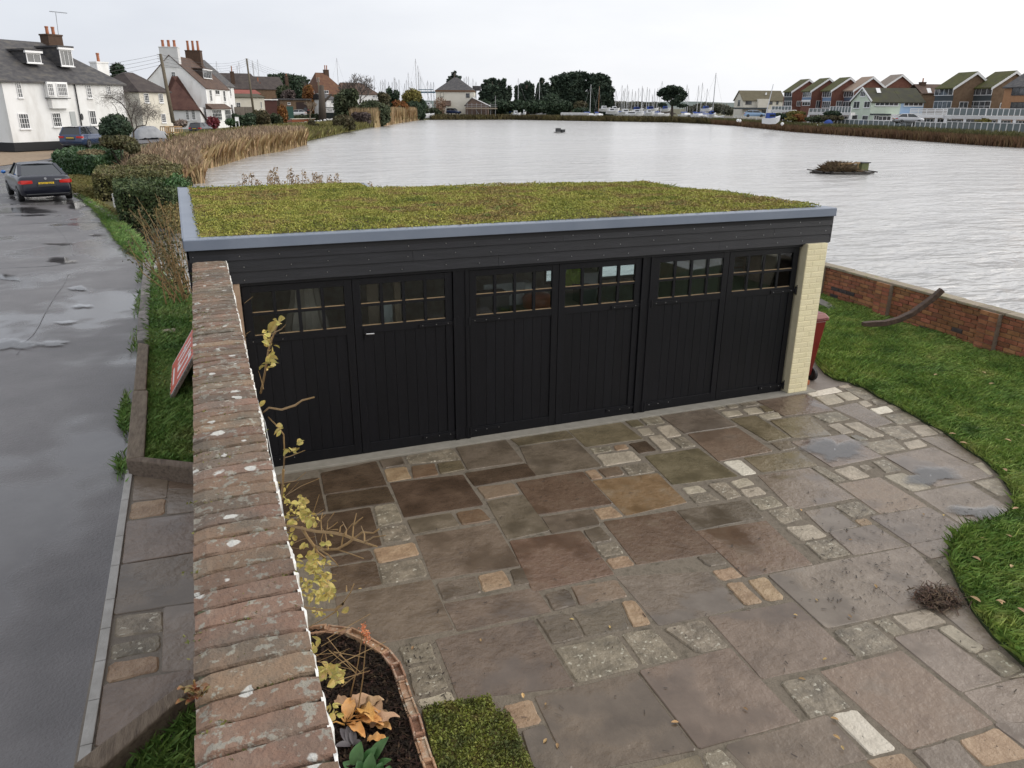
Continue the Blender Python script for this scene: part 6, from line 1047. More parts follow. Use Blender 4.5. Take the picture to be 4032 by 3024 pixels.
f, L_, ze = fac_px(*px('A', 1110, 768), 175, *px('A', 1640, 785), 178); h = house('flat_roofed_shed', 'flat roofed brick shed with wide dark doorway behind the parked cars', f, 'houses along the lane', 'shed', .4); walls(h, f, 0, L_, 0, -7, .2, ze, m_bbw); MB().box(-.3, L_+.3, -7.3, .4, ze, ze+.35, f.fr()).build('roof', m_slate, h); s0, z1 = f.sz(*px('A', 1395, 805)); s1, z0 = f.sz(*px('A', 1600, 1000)); MB().box(s0, s1, .01, .06, .2, z1, f.fr()).build('doorway', M('dark_maroon_door', (.035, .018, .016), rough=.7), h); win(h, f, 'A', (1245, 810, 1300, 850), 2, 1)
f, L_, ze = fac_px(*px('A', 840, 770), 172, *px('A', 1060, 772), 174); h = house('dark_red_shed', 'dark red boarded shed beside the flat roofed building', f, 'houses along the lane', 'shed', .4); walls(h, f, 0, L_, 0, -5, .2, ze, M('dark_red_board', [(.06, .02, .016), (.08, .028, .022)], scale=2, rough=.8)); MB().box(-.2, L_+.2, -5.2, .3, ze, ze+.2, f.fr()).build('roof', m_wfr, h)
h, f, L_, ze, zr = simple('pyramid_roof_house', 'house with steep red brown pyramid roof and twin pot chimney', 'B', 265, 655, 755, 650, 185, 11, 300, M('rust_tile', [(.09, .04, .025), (.13, .06, .035), (.17, .09, .04)], scale=1.4, rough=.9, bump=.4, bscale=6), m_bbw, (), hipL=.2, hipR=.55, zb=.4); s_, z_ = f.sz(*px('B', 368, 250), -5.5); chimney(h, f, s_, -5.5, zr-2.5, z_, 1.1, 1.1, m_stack, 2, poth=1.)
s0, z1 = f.sz(*px('B', 340, 600), .5); s1, z0 = f.sz(*px('B', 420, 655), .5); win_sz(h, f, s0, s1, z0, z1, 2, 1, .3); win(h, f, 'B', (135, 600, 165, 655), 2, 2, off=.2)
simple('brown_roof_house', 'long low white house with brown hipped roof behind the bare tree', 'B', 690, 655, 1290, 665, 195, 9, 470, m_tile, m_wwall, ((1180, 690, 1225, 730), (1230, 690, 1260, 730)), hipL=.05, hipR=.38, zb=.4)
simple('lean_to', 'small white lean-to with grey roof below the pyramid roof', 'B', 370, 745, 560, 745, 178, 5, 655, m_slate, m_wwall, ((450, 770, 500, 830),), zb=.4, hipR=.3)
# ---------------------------------------------------------------- poles and wires
m_pole = M('tarred_pole', [(.09, .075, .05), (.14, .115, .08)], scale=3, rough=.9)
def pole(c, x0, y0, x1, y1, zc, label, r0=.16):
    a, b = at(*px(c, x1, y1), zc), at(*px(c, x0, y0), zc); t = thing('utility_pole', a, label, 'utility pole', 'wooden utility poles along the lane'); MB().tube([a, b], [r0, r0*.72], 8).build('shaft', m_pole, t, smooth=True)
    for k in range(4): z = b*(1-.035*k)+a*.035*k; MB().bar(z-np.array([.35, 0, 0]), z+np.array([.35, 0, 0]), .06, .06).build('insulator_arm', m_steel, t)
    return b, a
p1, q1 = pole('H2', 603, 312, 770, 1200, 78, 'leaning wooden utility pole in front of the cream house', .2); p2, q2 = pole('A', 535, 50, 655, 960, 150, 'wooden utility pole rising from the hedge by the bungalow', .22); p3, q3 = pole('A', 1778, 380, 1830, 1030, 175, 'wooden utility pole in front of the pyramid roofed house', .22)
def wire(a, b, sag, label):
    P = [a+(b-a)*k/14+np.array([0, 0, -sag*4*(k/14)*(1-k/14)]) for k in range(15)]; MB().tube(P, .016, 4).build('overhead_wire', m_dk, label=label, cat='wire', group='overhead wires along the lane')
for k, dn in enumerate(('top', 'second', 'third', 'lowest')):
    dz = np.array([0, 0, -.32*k]); e = at(-200, 290+22*k, 62); wire(p1+dz, e, .5, dn+' overhead wire crossing in front of the long slate roof'); wire(p2+dz*1.2, p1+dz, .9, dn+' overhead wire between the first and second utility poles'); wire(p3+dz*1.2, p2+dz*1.2, .8, dn+' overhead wire between the second and third utility poles')
# ---------------------------------------------------------------- lane side things
b0 = GL(*px('H2', 470, 1425)); m_cov = M('silver_car_cover', [(.22, .23, .25), (.32, .33, .35)], scale=2, rough=.5, bump=.3, bscale=4); t = thing('covered_car', b0, 'car under a crumpled grey cover beside the bare windblown tree', 'covered car'); mb = MB(); vs = []; nx, ny = 14, 10
for i in range(nx+1):
    for j in range(ny+1):
        x = -2.1+4.2*i/nx; y = -1+2*j/ny; pr = np.interp(x, [-2.1, -1.9, -1.2, -.4, .6, 1.1, 1.9, 2.1], [.15, .95, 1.2, 1.45, 1.4, .98, .8, .1]); ed = max(0, abs(y)-.55)/.45; z = pr*(1-ed**2.2*.85)+random.gauss(0, .03); vs.append((b0[0]+x*.72-y*.45, b0[1]+x*.42+y*.7, b0[2]+max(.02, z)*.95))
mb.add(vs, [(i*(ny+1)+j, (i+1)*(ny+1)+j, (i+1)*(ny+1)+j+1, i*(ny+1)+j+1) for i in range(nx) for j in range(ny)]).build('cover', m_cov, t, smooth=True); MB().box(b0[0]-.8, b0[0]+.8, b0[1]-.4, b0[1]+.4, b0[2], b0[2]+.5).build('car_body', m_dk, t)
m_pal = M('raw_pallet_wood', [(.32, .2, .1), (.42, .28, .15)], scale=4, rough=.8, rnd=.2)
for k, (x0, x1) in enumerate(((690, 800), (800, 900))):
    a = GL(*px('H2', x0, 1410)); b = GL(*px('H2', x1, 1406)); h = 4.3*.98; e = (b-a); e[2] = 0; W_ = np.linalg.norm(e); e /= W_; n_ = np.array([-e[1], e[0], 0]); t = thing('pallet_frame', a, ('left' if k == 0 else 'right')+' one of two upright pale pallet crates by the black estate car', 'pallet', 'pallet crates by the lane')
    for q in range(5): p = a+e*W_*q/4; MB().bar(p, p+UP*1.25, .09, .035).build('slat', m_pal, t); MB().bar(p+n_*.9, p+n_*.9+UP*1.25, .09, .035).build('slat', m_pal, t)
    for zz in (.08, .62, 1.22):
        for o_ in (0, .9): MB().bar(a+UP*zz+n_*o_-e*.02, b+UP*(a[2]+zz-b[2])+n_*o_, .06, .1).build('rail', m_pal, t)
        for p in (a, b): MB().bar(np.array([p[0], p[1], a[2]+zz]), np.array([p[0], p[1], a[2]+zz])+n_*.9, .06, .1).build('rail', m_pal, t)
bush('rubble_heap', 'heap of brown soil and rubble at the foot of the leaning pole', blobs_px([(450+740/3.318, 120+1225/3.318, 28, 12, 95, 1.8), (450+880/3.318, 120+1215/3.318, 22, 12, 97, 1.8), (450+650/3.318, 120+1265/3.318, 16, 9, 94, 1.5)]), 2600, .22, M('rubble', [(.1, .06, .04), (.22, .17, .14), (.3, .27, .24)], scale=1.5, rough=.95, isl=.4), cat='rubble', stems=1, z0=.3)
t = bush('red_cordyline', 'spiky dark red plant in front of the gabled house', blobs_px([(450+1290/3.318, 120+1205/3.318, 24, 22, 112, 1.)]), 1100, .3, M('dark_red_spike', [(.12, .012, .02), (.2, .03, .035)], scale=3, rough=.6, isl=.35), stems=1, z0=.3, cat='plant')
bush('round_bush', 'small round green bush beside the white porch', blobs_px([(450+1515/3.318, 120+1195/3.318, 20, 13, 118, .9)]), 1400, .16, m_h3, z0=.3)
c = at(*px('A', 375, 1175), 128); t = thing('garden_chair', c, 'white plastic garden chair behind the reeds', 'chair'); MB().box(c[0]-.3, c[0]+.3, c[1]-.3, c[1]+.3, c[2]+.35, c[2]+.42).build('seat', m_wfr, t); MB().box(c[0]-.3, c[0]+.3, c[1]+.25, c[1]+.3, c[2]+.42, c[2]+1.).build('backrest', m_wfr, t)
for sx in (-.26, .26):
    for sy in (-.26, .26): MB().box(c[0]+sx-.05, c[0]+sx+.05, c[1]+sy-.05, c[1]+sy+.05, c[2]-.6, c[2]+.35).build('leg', m_wfr, t)
a, b = at(*px('A', 330, 1000), 140), at(*px('A', 640, 985), 145); fl_ = thing('board_fence', a, 'weathered board fence below the cream bungalow', 'fence'); e = b-a; n_ = 26
for k in range(n_): p = a+e*k/n_; q = a+e*(k+.9)/n_; MB().bar(np.array([(p[0]+q[0])/2, (p[1]+q[1])/2, .2]), np.array([(p[0]+q[0])/2, (p[1]+q[1])/2, a[2]+1.1]), np.linalg.norm((q-p)[:2]), .05, up=tuple(np.array([e[0], e[1], 0])/np.linalg.norm(e[:2])) if False else (e[1], -e[0], 0)).build('fence_board', M('grey_brown_fence', [(.1, .085, .07), (.14, .12, .1)], scale=2, rough=.9, rnd=.2), fl_)
a, b = at(*px('A', 1325, 1105), 165), at(*px('A', 1915, 1055), 176); pw = thing('planter_wall', a, 'low orange brick planter wall with pale coping beside the lane', 'wall'); e = (b-a); L_ = np.linalg.norm(e[:2]); fz = Fac(np.array([a[0], a[1], 0]), e[:2]); MB().box(0, L_, -.4, 0, .0, a[2], fz.fr()).build('wall_body', M('orange_brick_wall', [(.24, .075, .035), (.3, .1, .05)], scale=2, rough=.9, bump=.3), pw); MB().box(-.1, L_+.1, -.5, .1, a[2], a[2]+.15, fz.fr()).build('coping', m_crwall, pw); MB().box(-6, -.02, -.4, 0, 0, a[2]-.1, fz.fr()).build('end_wall', m_rbw, pw)
p = at(*px('A', 1340, 880), 166); q = at(*px('A', 1250, 1085), 166); MB().box(q[0], p[0], p[1]-.4, p[1]+.4, .2, p[2]).build('green_cabinet', M('green_cabinet_paint', (.03, .09, .07), rough=.5), bevel=.03, label='tall dull green cabinet at the end of the planter wall', cat='cabinet')
for k, (x, y) in enumerate(((1410, 1195), (1490, 1180), (1562, 1165), (1715, 1140), (1778, 1143), (1830, 1138), (1895, 1122), (1940, 1113), (1983, 1070))):
    p = at(*px('A', x, y), 158+k*2); o = MB().lathe([(.3, -.1), (.34, .15), (.3, .38), (.15, .5)], (p[0], p[1], p[2]-.25), 9); o.build('kerb_boulder', m_wfr, smooth=True, label='white painted kerb boulder, number %s from the left along the planter wall' % ('one two three four five six seven eight nine'.split()[k]), cat='boulder', group='white boulders along the lane')
# sign on posts
a = at(*px('B', 372, 990), 172); b = at(*px('B', 522, 905), 172); sg_ = thing('site_sign', a, 'white notice board with dark lettering on posts beside the lane', 'sign'); MB().box(a[0], b[0], a[1]-.06, a[1]+.02, a[2], b[2]).build('board', m_sw, sg_); MB().box(a[0]-.15, b[0]+.15, a[1]+.03, a[1]+.1, a[2]-1.2, b[2]+.15).build('backing', M('dark_green_board', (.015, .022, .02), rough=.7), sg_)
for k, (tx, z) in enumerate((('NEPTUNE', .72), ('PARK', .38))):
    cu = bpy.data.curves.new('sign_text', 'FONT'); cu.body = tx; cu.size = (b[2]-a[2])*.36; cu.align_x = 'CENTER'; cu.align_y = 'CENTER'; to = bpy.data.objects.new('tmp', cu); COL.objects.link(to); me = bpy.data.meshes.new_from_object(to.evaluated_get(bpy.context.evaluated_depsgraph_get())); bpy.data.objects.remove(to); o = bpy.data.objects.new('lettering', me); COL.objects.link(o); me.materials.append(m_dk); o.rotation_euler = (R(90), 0, 0); o.parent = sg_; o.location = ((a[0]+b[0])/2-a[0], -.075, (b[2]-a[2])*z)
for x in (a[0]+.3, b[0]-.3): MB().box(x-.1, x+.1, a[1]+.1, a[1]+.25, .1, b[2]).build('post', m_pole, sg_)
p = at(*px('B', 568, 1050), 168); q = at(*px('B', 568, 960), 168); MB().tube([p, q], .28, 8).build('white_post', m_sw, label='white bollard post beside the notice board', cat='post')
a, b = at(*px('B', 590, 1020), 172), at(*px('B', 920, 1010), 178); fn = thing('dark_fence', a, 'dark close boarded fence behind the waterside bushes', 'fence'); e = b-a; n_ = 22; zt_ = at(*px('B', 600, 920), 172)[2]
for k in range(n_): p = a+e*k/n_; q = a+e*(k+.92)/n_; MB().bar(((p[0]+q[0])/2, (p[1]+q[1])/2, .2), ((p[0]+q[0])/2, (p[1]+q[1])/2, zt_), np.linalg.norm((q-p)[:2]), .06, up=(e[1], -e[0], 0)).build('fence_board', M('creosoted_board', [(.03, .02, .022), (.045, .03, .03)], scale=2, rough=.9, rnd=.2), fn)
# ================================================================= REEDS, BANKS, TREES
m_reed = M('dry_reed', [(.27, .19, .10), (.39, .285, .16), (.5, .38, .235)], scale=.6, rough=.8, isl=.35, spec=.2); m_plume = M('reed_plume', [(.27, .19, .12), (.37, .28, .19)], scale=1, rough=.9, isl=.3)
def strip(pts, w0, w1):
    """band polygon on the land side of a shoreline"""
    o = []; n = len(pts)
    for i, p in enumerate(pts):
        q = p-cen; q = q/np.linalg.norm(q); o.append(tuple(p+q*w1))
    return [tuple(p+(p-cen)/np.linalg.norm(p-cen)*w0) for p in pts]+o[::-1]
ls = [G(u, v, ZW)[:2] for u, v in LSH]
rp_ = strip(ls[0:6], -1.2, 3.6); g2 = scatter(rp_, 46000); hh = 2.15+.25*np.sin(g2[:, 0]*.7)+.2*np.sin(g2[:, 1]*.5); k_ = len(g2); P = np.c_[g2, np.full(k_, ZW-.05)]
rs = np.interp(P[:, 1], [36, 46, 58, 70], [.45, .62, .9, 1.]); V1 = blades(P, 1.65, .026, lean=.13, jit=.16).reshape(-1, 4, 3); V2 = blades(P[::3]+np.array([0, 0, .5]), 1.0, .035, lean=.35, jit=.4).reshape(-1, 4, 3); V1[:, :, 2] = ZW+(V1[:, :, 2]-ZW)*rs[:, None]; V2[:, :, 2] = ZW+(V2[:, :, 2]-ZW)*rs[::3, None]
reed = soup('reed_bed', np.r_[V1.reshape(-1, 3), V2.reshape(-1, 3)], 4, m_reed, kind='stuff', label='tall dry tan reed bed along the left shore', cat='reeds')
pl_ = P[::5].copy(); pl_[:, 2] += (1.58+rng.random(len(pl_))*.35)*rs[::5]; soup('reed_plumes', blades(pl_-np.array([0, 0, .25]), .45, .035, lean=.35, jit=.4), 4, m_plume, kind='stuff', label='pinkish plumes on top of the left reed bed', cat='reeds')
rp2 = strip(ls[8:11], -1.0, 9.); g2 = scatter(rp2, 9000); P = np.c_[g2, np.full(len(g2), ZW)]; soup('reed_bed', blades(P, 3.4, .10, lean=.10, jit=.15), 4, m_reed, kind='stuff', label='distant clump of tan reeds at the far end of the left shore', cat='reeds')
bk = strip(ls[5:11], -.4, 6.); g2 = scatter(bk, 14000); P = np.c_[g2, np.array([zl(y) for y in g2[:, 1]])-.35]; soup('bank_grass', blades(P, .8, .07, lean=.5), 4, M('bank_sedge', [(.10, .10, .025), (.16, .15, .04), (.12, .07, .035)], scale=.25, rough=.8, isl=.3), kind='stuff', label='olive and brown sedge on the left bank beyond the reeds', cat='sedge')
bk = strip(ls[5:9], 5., 13.); g2 = scatter(bk, 9000); P = np.c_[g2, np.array([zl(y) for y in g2[:, 1]])]; soup('bank_grass', blades(P, .6, .09, lean=.5), 4, M('bank_yellow_grass', [(.16, .15, .04), (.22, .19, .07)], scale=.3, rough=.8, isl=.3), kind='stuff', label='yellow green rough grass above the left bank', cat='grass')
fs_ = [G(u, v, ZW)[:2] for u, v in FSH]
fb = strip(fs_[0:5], -.5, 8.); g2 = scatter(fb, 12000); soup('far_bank_grass', blades(np.c_[g2, np.full(len(g2), -.15)], 1.1, .16, lean=.6), 4, M('far_bank_sedge', [(.06, .05, .02), (.10, .08, .03), (.12, .10, .03)], scale=.08, rough=.9, isl=.3), kind='stuff', label='low brown and green sedge along the far shore', cat='sedge')
rbk = strip(fs_[4:10], -.6, 5.); g2 = scatter(rbk, 30000); P = np.c_[g2, np.full(len(g2), -.3)]; soup('right_reeds', blades(P, 1.1, .05, lean=.22, jit=.25), 4, M('russet_reed', [(.10, .055, .028), (.15, .085, .04), (.19, .12, .06)], scale=.25, rough=.85, isl=.3), kind='stuff', label='russet brown reeds along the right shore', cat='reeds')
rbk = strip(fs_[4:10], 1.5, 6.); g2 = scatter(rbk, 11000); soup('right_sedge', blades(np.c_[g2, np.full(len(g2), -.1)], 1.25, .06, lean=.4, jit=.3), 4, M('olive_sedge', [(.10, .10, .035), (.15, .14, .05)], scale=.25, rough=.85, isl=.3), kind='stuff', label='olive sedge behind the russet reeds on the right shore', cat='sedge')
# flowering reed heads seen above the back of the garage
for k, (u, v) in enumerate(sorted(((1005, 700), (1018, 712), (1052, 690), (1060, 672), (1068, 700), (1078, 660), (1085, 690), (1095, 712), (1110, 715), (1135, 660), (1142, 678), (1150, 705), (1165, 690), (1172, 720), (1190, 668), (1205, 700), (1232, 676), (1245, 690), (1252, 700), (1258, 686), (1290, 690), (1298, 712), (1322, 680), (1330, 706), (958, 680), (935, 715), (985, 680), (1455, 715)))):
    d = random.uniform(15.2, 17.5); a_ = math.atan2(ray(u, v)[0], ray(u, v)[1]); tip = at(u, v, d/1.0); base = np.array([tip[0]-random.uniform(-.1, .45), tip[1]+.1, ZW]); t = thing('reed_stem', base, 'feathery dry reed behind the garage roof, %s counted from the left' % ORD[k], 'reed', 'reed stems behind the garage'); mid = (base+tip)/2+np.array([-.12, 0, .1])
    MB().tube([base, mid, tip], [.010, .008, .004], 5).build('stalk', m_reed, t); dv = (tip-mid)/np.linalg.norm(tip-mid); P = tip-dv*(rng.random((50, 1))*.24)+rng.normal(size=(50, 3))*np.array([.026, .026, .02])+np.array([.04, 0, -.02]); soup('plume', leaf_quads(P, .026), 4, m_plume, t, kind='stuff')
    for q in range(3): p = base+(tip-base)*random.uniform(.72, .93); leafmesh(MB(), p, p+np.array([random.choice((-1, 1))*random.uniform(.12, .28), 0, random.uniform(-.08, .12)]), .009, n=4).build('leaf', m_reed, t)
# ---------------------------------------------------------------- bare tree generator
def bare(t, base, h, spread, seed, mat, r0, depth=5, lean=(0, 0), up=.5, minr=.012, nsp=3, name='branch'):
    random.seed(seed); o = MB(); ends = []
    def grow(p, d, L_, r_, k):
        n = 3; pts = [p]; rr = [r_]; q = np.array(p, float); dd = np.array(d, float)
        for i in range(n):
            dd = dd+np.array([random.gauss(0, .16), random.gauss(0, .16), random.gauss(0, .08)+.05*up]); dd /= np.linalg.norm(dd); q = q+dd*L_/n; pts.append(q.copy()); rr.append(max(minr, r_*(1-.35*(i+1)/n)))
        o.tube(pts, rr, 5 if k > 1 else 4, cap=False)
        if k == 0: ends.append(q); return
        for j in range(nsp if k > 1 else nsp+1):
            a = random.random()*6.3; nd = dd*random.uniform(.55, .9)+np.array([math.cos(a), math.sin(a), random.uniform(-.1, .5)*up])*spread; nd /= np.linalg.norm(nd); grow(q if j < 2 else pts[-2], nd, L_*random.uniform(.62, .85), rr[-1]*.72, k-1)
    grow(np.array(base, float), np.array([lean[0], lean[1], 1.]), h*.36, r0, depth); o.build(name, mat, t); return ends
m_btw = M('grey_twig', [(.10, .085, .075), (.16, .14, .125)], scale=2, rough=.9)
p = GL(*px('Z1', 1085, 1345)); t = thing('windblown_tree', p, 'bare crooked windblown tree in front of the cream house', 'tree'); random.seed(4)
def sp3(pts, zc): return [at(*px('Z1', x, y), zc) for x, y in pts]
zc_ = np.dot(p-CAM, _F)
for pts, r0, r1 in ((((1085, 1345), (1110, 1260), (1165, 1190), (1160, 1130), (1140, 1040), (1110, 970), (1060, 900), (980, 850), (880, 850)), .17, .03), (((1160, 1150), (1200, 1100), (1270, 1090), (1290, 1010), (1340, 960), (1380, 1000)), .10, .02), (((1140, 1050), (1160, 980), (1180, 930), (1200, 880), (1150, 830)), .08, .02), (((985, 1150), (1040, 1080), (1035, 1010), (1005, 930), (960, 880)), .08, .02), (((1000, 1300), (1060, 1240), (1170, 1200)), .10, .08), (((1190, 1110), (1180, 1020), (1220, 960), (1290, 940)), .06, .02), (((1110, 970), (1130, 900), (1090, 840), (1020, 820)), .05, .015), (((1060, 900), (1000, 890), (930, 900)), .04, .012)):
    P = sp3(pts, zc_+random.uniform(-.5, .5)); n_ = len(P); MB().tube(P, [r0*.55+(r1*.6-r0*.55)*i/(n_-1) for i in range(n_)], 6).build('branch', m_bark, t, smooth=True)
P = np.concatenate([np.array([at(*px('Z1', x+random.gauss(0, 45), y+random.gauss(0, 30)), zc_+random.gauss(0, .6)) for _ in range(260)]) for x, y in ((930, 850), (1020, 835), (1100, 870), (1160, 910), (1200, 960), (1130, 960), (1240, 990), (1310, 960), (1340, 1000), (1250, 940), (1190, 1040), (1080, 830))])
dd = rng.normal(size=P.shape); dd[:, 2] += .4; dd /= np.linalg.norm(dd, axis=1)[:, None]; ss = np.cross(dd, rng.normal(size=P.shape)); ss /= np.linalg.norm(ss, axis=1)[:, None]; Ln = .10+.14*rng.random((len(P), 1)); soup('twigs', np.stack([P-dd*Ln-ss*.006, P-dd*Ln+ss*.006, P+dd*Ln+ss*.004, P+dd*Ln-ss*.004], 1).reshape(-1, 3), 4, m_btw, t)
def skirt(bl, z0):
    o = list(bl)
    for x, y, z, rx, ry, rz in bl:
        zz = z-rz*.7
        while zz > z0+.3: o.append((x+random.gauss(0, rx*.15), y, zz, rx*random.uniform(.75, .95), ry, min(rz, zz-z0+.4))); zz -= rz*.9
    return o
m_drk = M('dark_evergreen', [(.016, .034, .018), (.03, .056, .026), (.046, .07, .033)], scale=1.2, rough=.75, isl=.35)
def zpx(c, x, y, hx, hy, zc, th): o = CR[c]; return (o[0]+x/o[2], o[1]+y/o[2], hx/o[2], hy/o[2], zc, th)
bush('round_evergreen', 'dark round evergreen bush in front of the long white house', blobs_px([zpx('Z1', 1005, 1095, 125, 95, 50, 1.7), zpx('Z1', 960, 1140, 90, 60, 49.5, 1.4), zpx('Z1', 1060, 1130, 80, 70, 49.5, 1.4)]), 9000, .11, m_drk)
bush('olive_bush', 'olive scrubby bush at the foot of the windblown tree', blobs_px([zpx('Z1', 1040, 1240, 150, 60, 42, 1.3), zpx('Z1', 1150, 1280, 70, 60, 41, 1.1), zpx('Z1', 930, 1230, 60, 50, 42, 1.)]), 8000, .075, M('olive_leaf', [(.05, .055, .02), (.09, .085, .03), (.11, .08, .035)], scale=1.5, rough=.7, isl=.35))
bush('pale_scrub', 'pale leafless scrub beyond the laurel hedge', blobs_px([zpx('Z1', 1290, 1390, 130, 50, 40, 1.4), zpx('Z1', 1200, 1410, 90, 40, 38, 1.2), zpx('Z1', 1400, 1440, 90, 50, 38, 1.4), zpx('Z1', 800, 1330, 120, 30, 41, 1.)]), 7000, .06, M('pale_scrub', [(.16, .12, .06), (.22, .18, .10), (.12, .11, .04)], scale=1.5, rough=.85, isl=.35))
bush('dark_conifer_top', 'dark conifer top above the cream house roof', skirt(blobs_px([zpx('Z1', 1030, 590, 60, 40, 120, 2.5), zpx('Z1', 1000, 600, 45, 30, 121, 2.)]), .5), 3000, .35, m_drk, z0=.5)
# ---------------------------------------------------------------- trees further along the left shore
m_mid = M('mid_green', [(.03, .045, .02), (.05, .065, .028), (.075, .085, .035)], scale=.6, rough=.8, isl=.35); m_oliv = M('olive_brown', [(.055, .055, .025), (.085, .075, .035), (.10, .075, .04)], scale=.6, rough=.85, isl=.35); m_rus = M('russet_leaf', [(.16, .06, .015), (.24, .10, .025), (.14, .08, .03)], scale=.7, rough=.8, isl=.35); m_wil = M('willow_yellow', [(.14, .12, .025), (.2, .17, .04), (.10, .10, .03)], scale=.6, rough=.8, isl=.3); m_pur2 = M('purple_grey_scrub', [(.075, .055, .05), (.11, .085, .075)], scale=.8, rough=.9, isl=.3)
TR = [('grass_mound', 'drooping grassy green bush by the bungalow fence', m_oliv, 'A', [(800, 1060, 130, 110, 140, 2.5), (870, 1100, 70, 80, 139, 2.), (700, 1010, 60, 60, 141, 1.8)], 4200, .28), ('round_shrub', 'rounded grey green shrub beside the drooping bush', m_mid, 'A', [(1015, 1080, 65, 75, 142, 2.), (1110, 1130, 50, 90, 141, 1.6)], 2400, .24), ('brown_shrub', 'brown autumn shrub in front of the flat roofed shed', m_rus, 'A', [(1150, 960, 75, 110, 160, 2.), (1190, 1030, 60, 80, 159, 2.)], 2400, .28),
      ('hedge_bank', 'dark low hedge below the white houses', m_drk, 'A', [(470, 1090, 200, 50, 132, 1.5), (330, 1060, 60, 50, 131, 1.5), (600, 1060, 100, 60, 135, 1.5)], 3600, .24), ('tall_conifer', 'tall dark green conifer between the halls and the orange tree', m_drk, 'A', [(1440, 600, 80, 130, 200, 3.), (1430, 480, 60, 90, 200, 2.5), (1330, 560, 40, 60, 201, 2.)], 3600, .42), ('grey_green_tree', 'grey green tree in front of the second brown roof', m_mid, 'A', [(1180, 600, 120, 80, 190, 3.), (1130, 650, 80, 60, 189, 3.)], 2800, .4), ('purple_scrub', 'purplish leafless scrub above the flat roofed shed', m_pur2, 'A', [(1270, 660, 110, 70, 186, 3.), (1200, 700, 70, 40, 185, 2.)], 2600, .36),
      ('orange_tree', 'orange autumn tree in front of the pyramid roof', m_rus, 'A', [(1610, 590, 90, 90, 180, 2.6), (1560, 650, 50, 80, 180, 2.), (1650, 680, 60, 80, 180, 2.)], 2800, .34), ('planter_shrubs', 'green and orange shrubs growing behind the planter wall', m_mid, 'A', [(1480, 1065, 120, 30, 170, 1.2), (1700, 1040, 120, 30, 173, 1.2), (1400, 1070, 60, 25, 168, 1.)], 2200, .22), ('waterside_bush', 'small olive bush at the lane edge before the boulders', m_oliv, 'A', [(1670, 1190, 60, 80, 118, 1.2), (1760, 1215, 50, 30, 118, 1.)], 1800, .18),
      ('far_pine_crown', 'dark pine crowns rising behind the brown roofs', m_drk, 'A', [(1150, 345, 180, 35, 260, 5.), (1350, 370, 200, 40, 262, 5.), (950, 350, 60, 30, 258, 3.), (1500, 430, 150, 60, 250, 4.)], 3600, .6), ('dark_tree', 'dark ivy covered tree before the low white house', m_mid, 'B', [(600, 740, 90, 90, 160, 2.6), (700, 680, 110, 90, 161, 3.), (820, 640, 110, 80, 162, 3.), (560, 800, 60, 60, 160, 2.)], 3600, .34),
      ('big_waterside_bush', 'large grey green bush beside the water at the bend', m_mid, 'B', [(1150, 880, 200, 110, 158, 3.), (1300, 940, 160, 120, 157, 3.), (1050, 900, 120, 80, 156, 2.5), (1420, 950, 80, 80, 160, 2.)], 7000, .27), ('russet_bush', 'reddish brown scrub under the large waterside bush', m_pur2, 'B', [(1020, 1040, 130, 60, 144, 2.), (880, 1030, 60, 50, 144, 1.6)], 2400, .22), ('low_olive_bush', 'low spreading olive bush on the left bank', m_oliv, 'B', [(660, 1110, 170, 80, 119, 2.), (760, 1130, 110, 60, 121, 2.), (560, 1120, 70, 60, 118, 1.6)], 4200, .2),
      ('scrub_tree', 'dark scrubby tree right of the white house', m_oliv, 'B', [(1380, 730, 110, 80, 178, 3.), (1330, 680, 60, 50, 179, 2.)], 2400, .34), ('yellow_willow', 'rounded yellow green willow before the boatyard', m_wil, 'B', [(1880, 690, 150, 120, 228, 4.), (1780, 720, 90, 90, 227, 3.), (1960, 740, 80, 110, 228, 3.)], 4600, .36), ('orange_scrub', 'orange brown shrubs below the willow', m_rus, 'B', [(1680, 860, 110, 70, 202, 2.5), (1600, 820, 80, 50, 200, 2.), (1760, 890, 60, 50, 206, 2.)], 2600, .3), ('dark_scrub', 'dark green thicket at the shore below the willow', m_drk, 'B', [(1900, 880, 160, 90, 224, 3.), (2040, 860, 80, 110, 228, 2.5), (1620, 920, 60, 50, 200, 2.)], 3600, .3),
      ('small_pine', 'small dark pine standing among the masts', m_drk, 'B', [(1590, 660, 60, 70, 235, 3.), (1470, 610, 50, 60, 236, 2.5)], 1500, .42), ('shore_shrubs', 'low shrubs on the shore between reeds and mill house', m_mid, 'C', [(200, 880, 170, 60, 242, 3.), (60, 850, 60, 90, 240, 3.)], 2600, .34), ('russet_thicket', 'leafless reddish tree in front of the mill house', M('pinkish_twig', [(.2, .12, .08), (.28, .18, .12)], scale=.6, rough=.9, isl=.3), 'C', [(320, 740, 120, 110, 243, 2.5), (300, 820, 80, 50, 242, 2.)], 1500, .2)]
for nm, lb, mt, c, bl, n_, lf in TR: bush(nm, lb, skirt(blobs_px([zpx(c, *q) for q in bl]), .1), n_*2, lf, mt, cat='tree' if 'tree' in nm or 'conifer' in nm or 'pine' in nm or 'willow' in nm else 'bush', z0=.1)
p = at(*px('B', 1000, 800), 178); p[2] = .4; t = thing('bare_tree', p, 'large leafless tree standing before the low white house', 'tree'); bare(t, p, 9.2, .5, 5, m_btw, .3, 6, minr=.03, up=1.)
p = at(*px('B', 130, 700), 200); p[2] = .4; t = thing('bare_tree', p, 'leafless tree left of the pyramid roof', 'tree'); bare(t, p, 9, .5, 8, m_btw, .25, 5, minr=.035, up=.9)
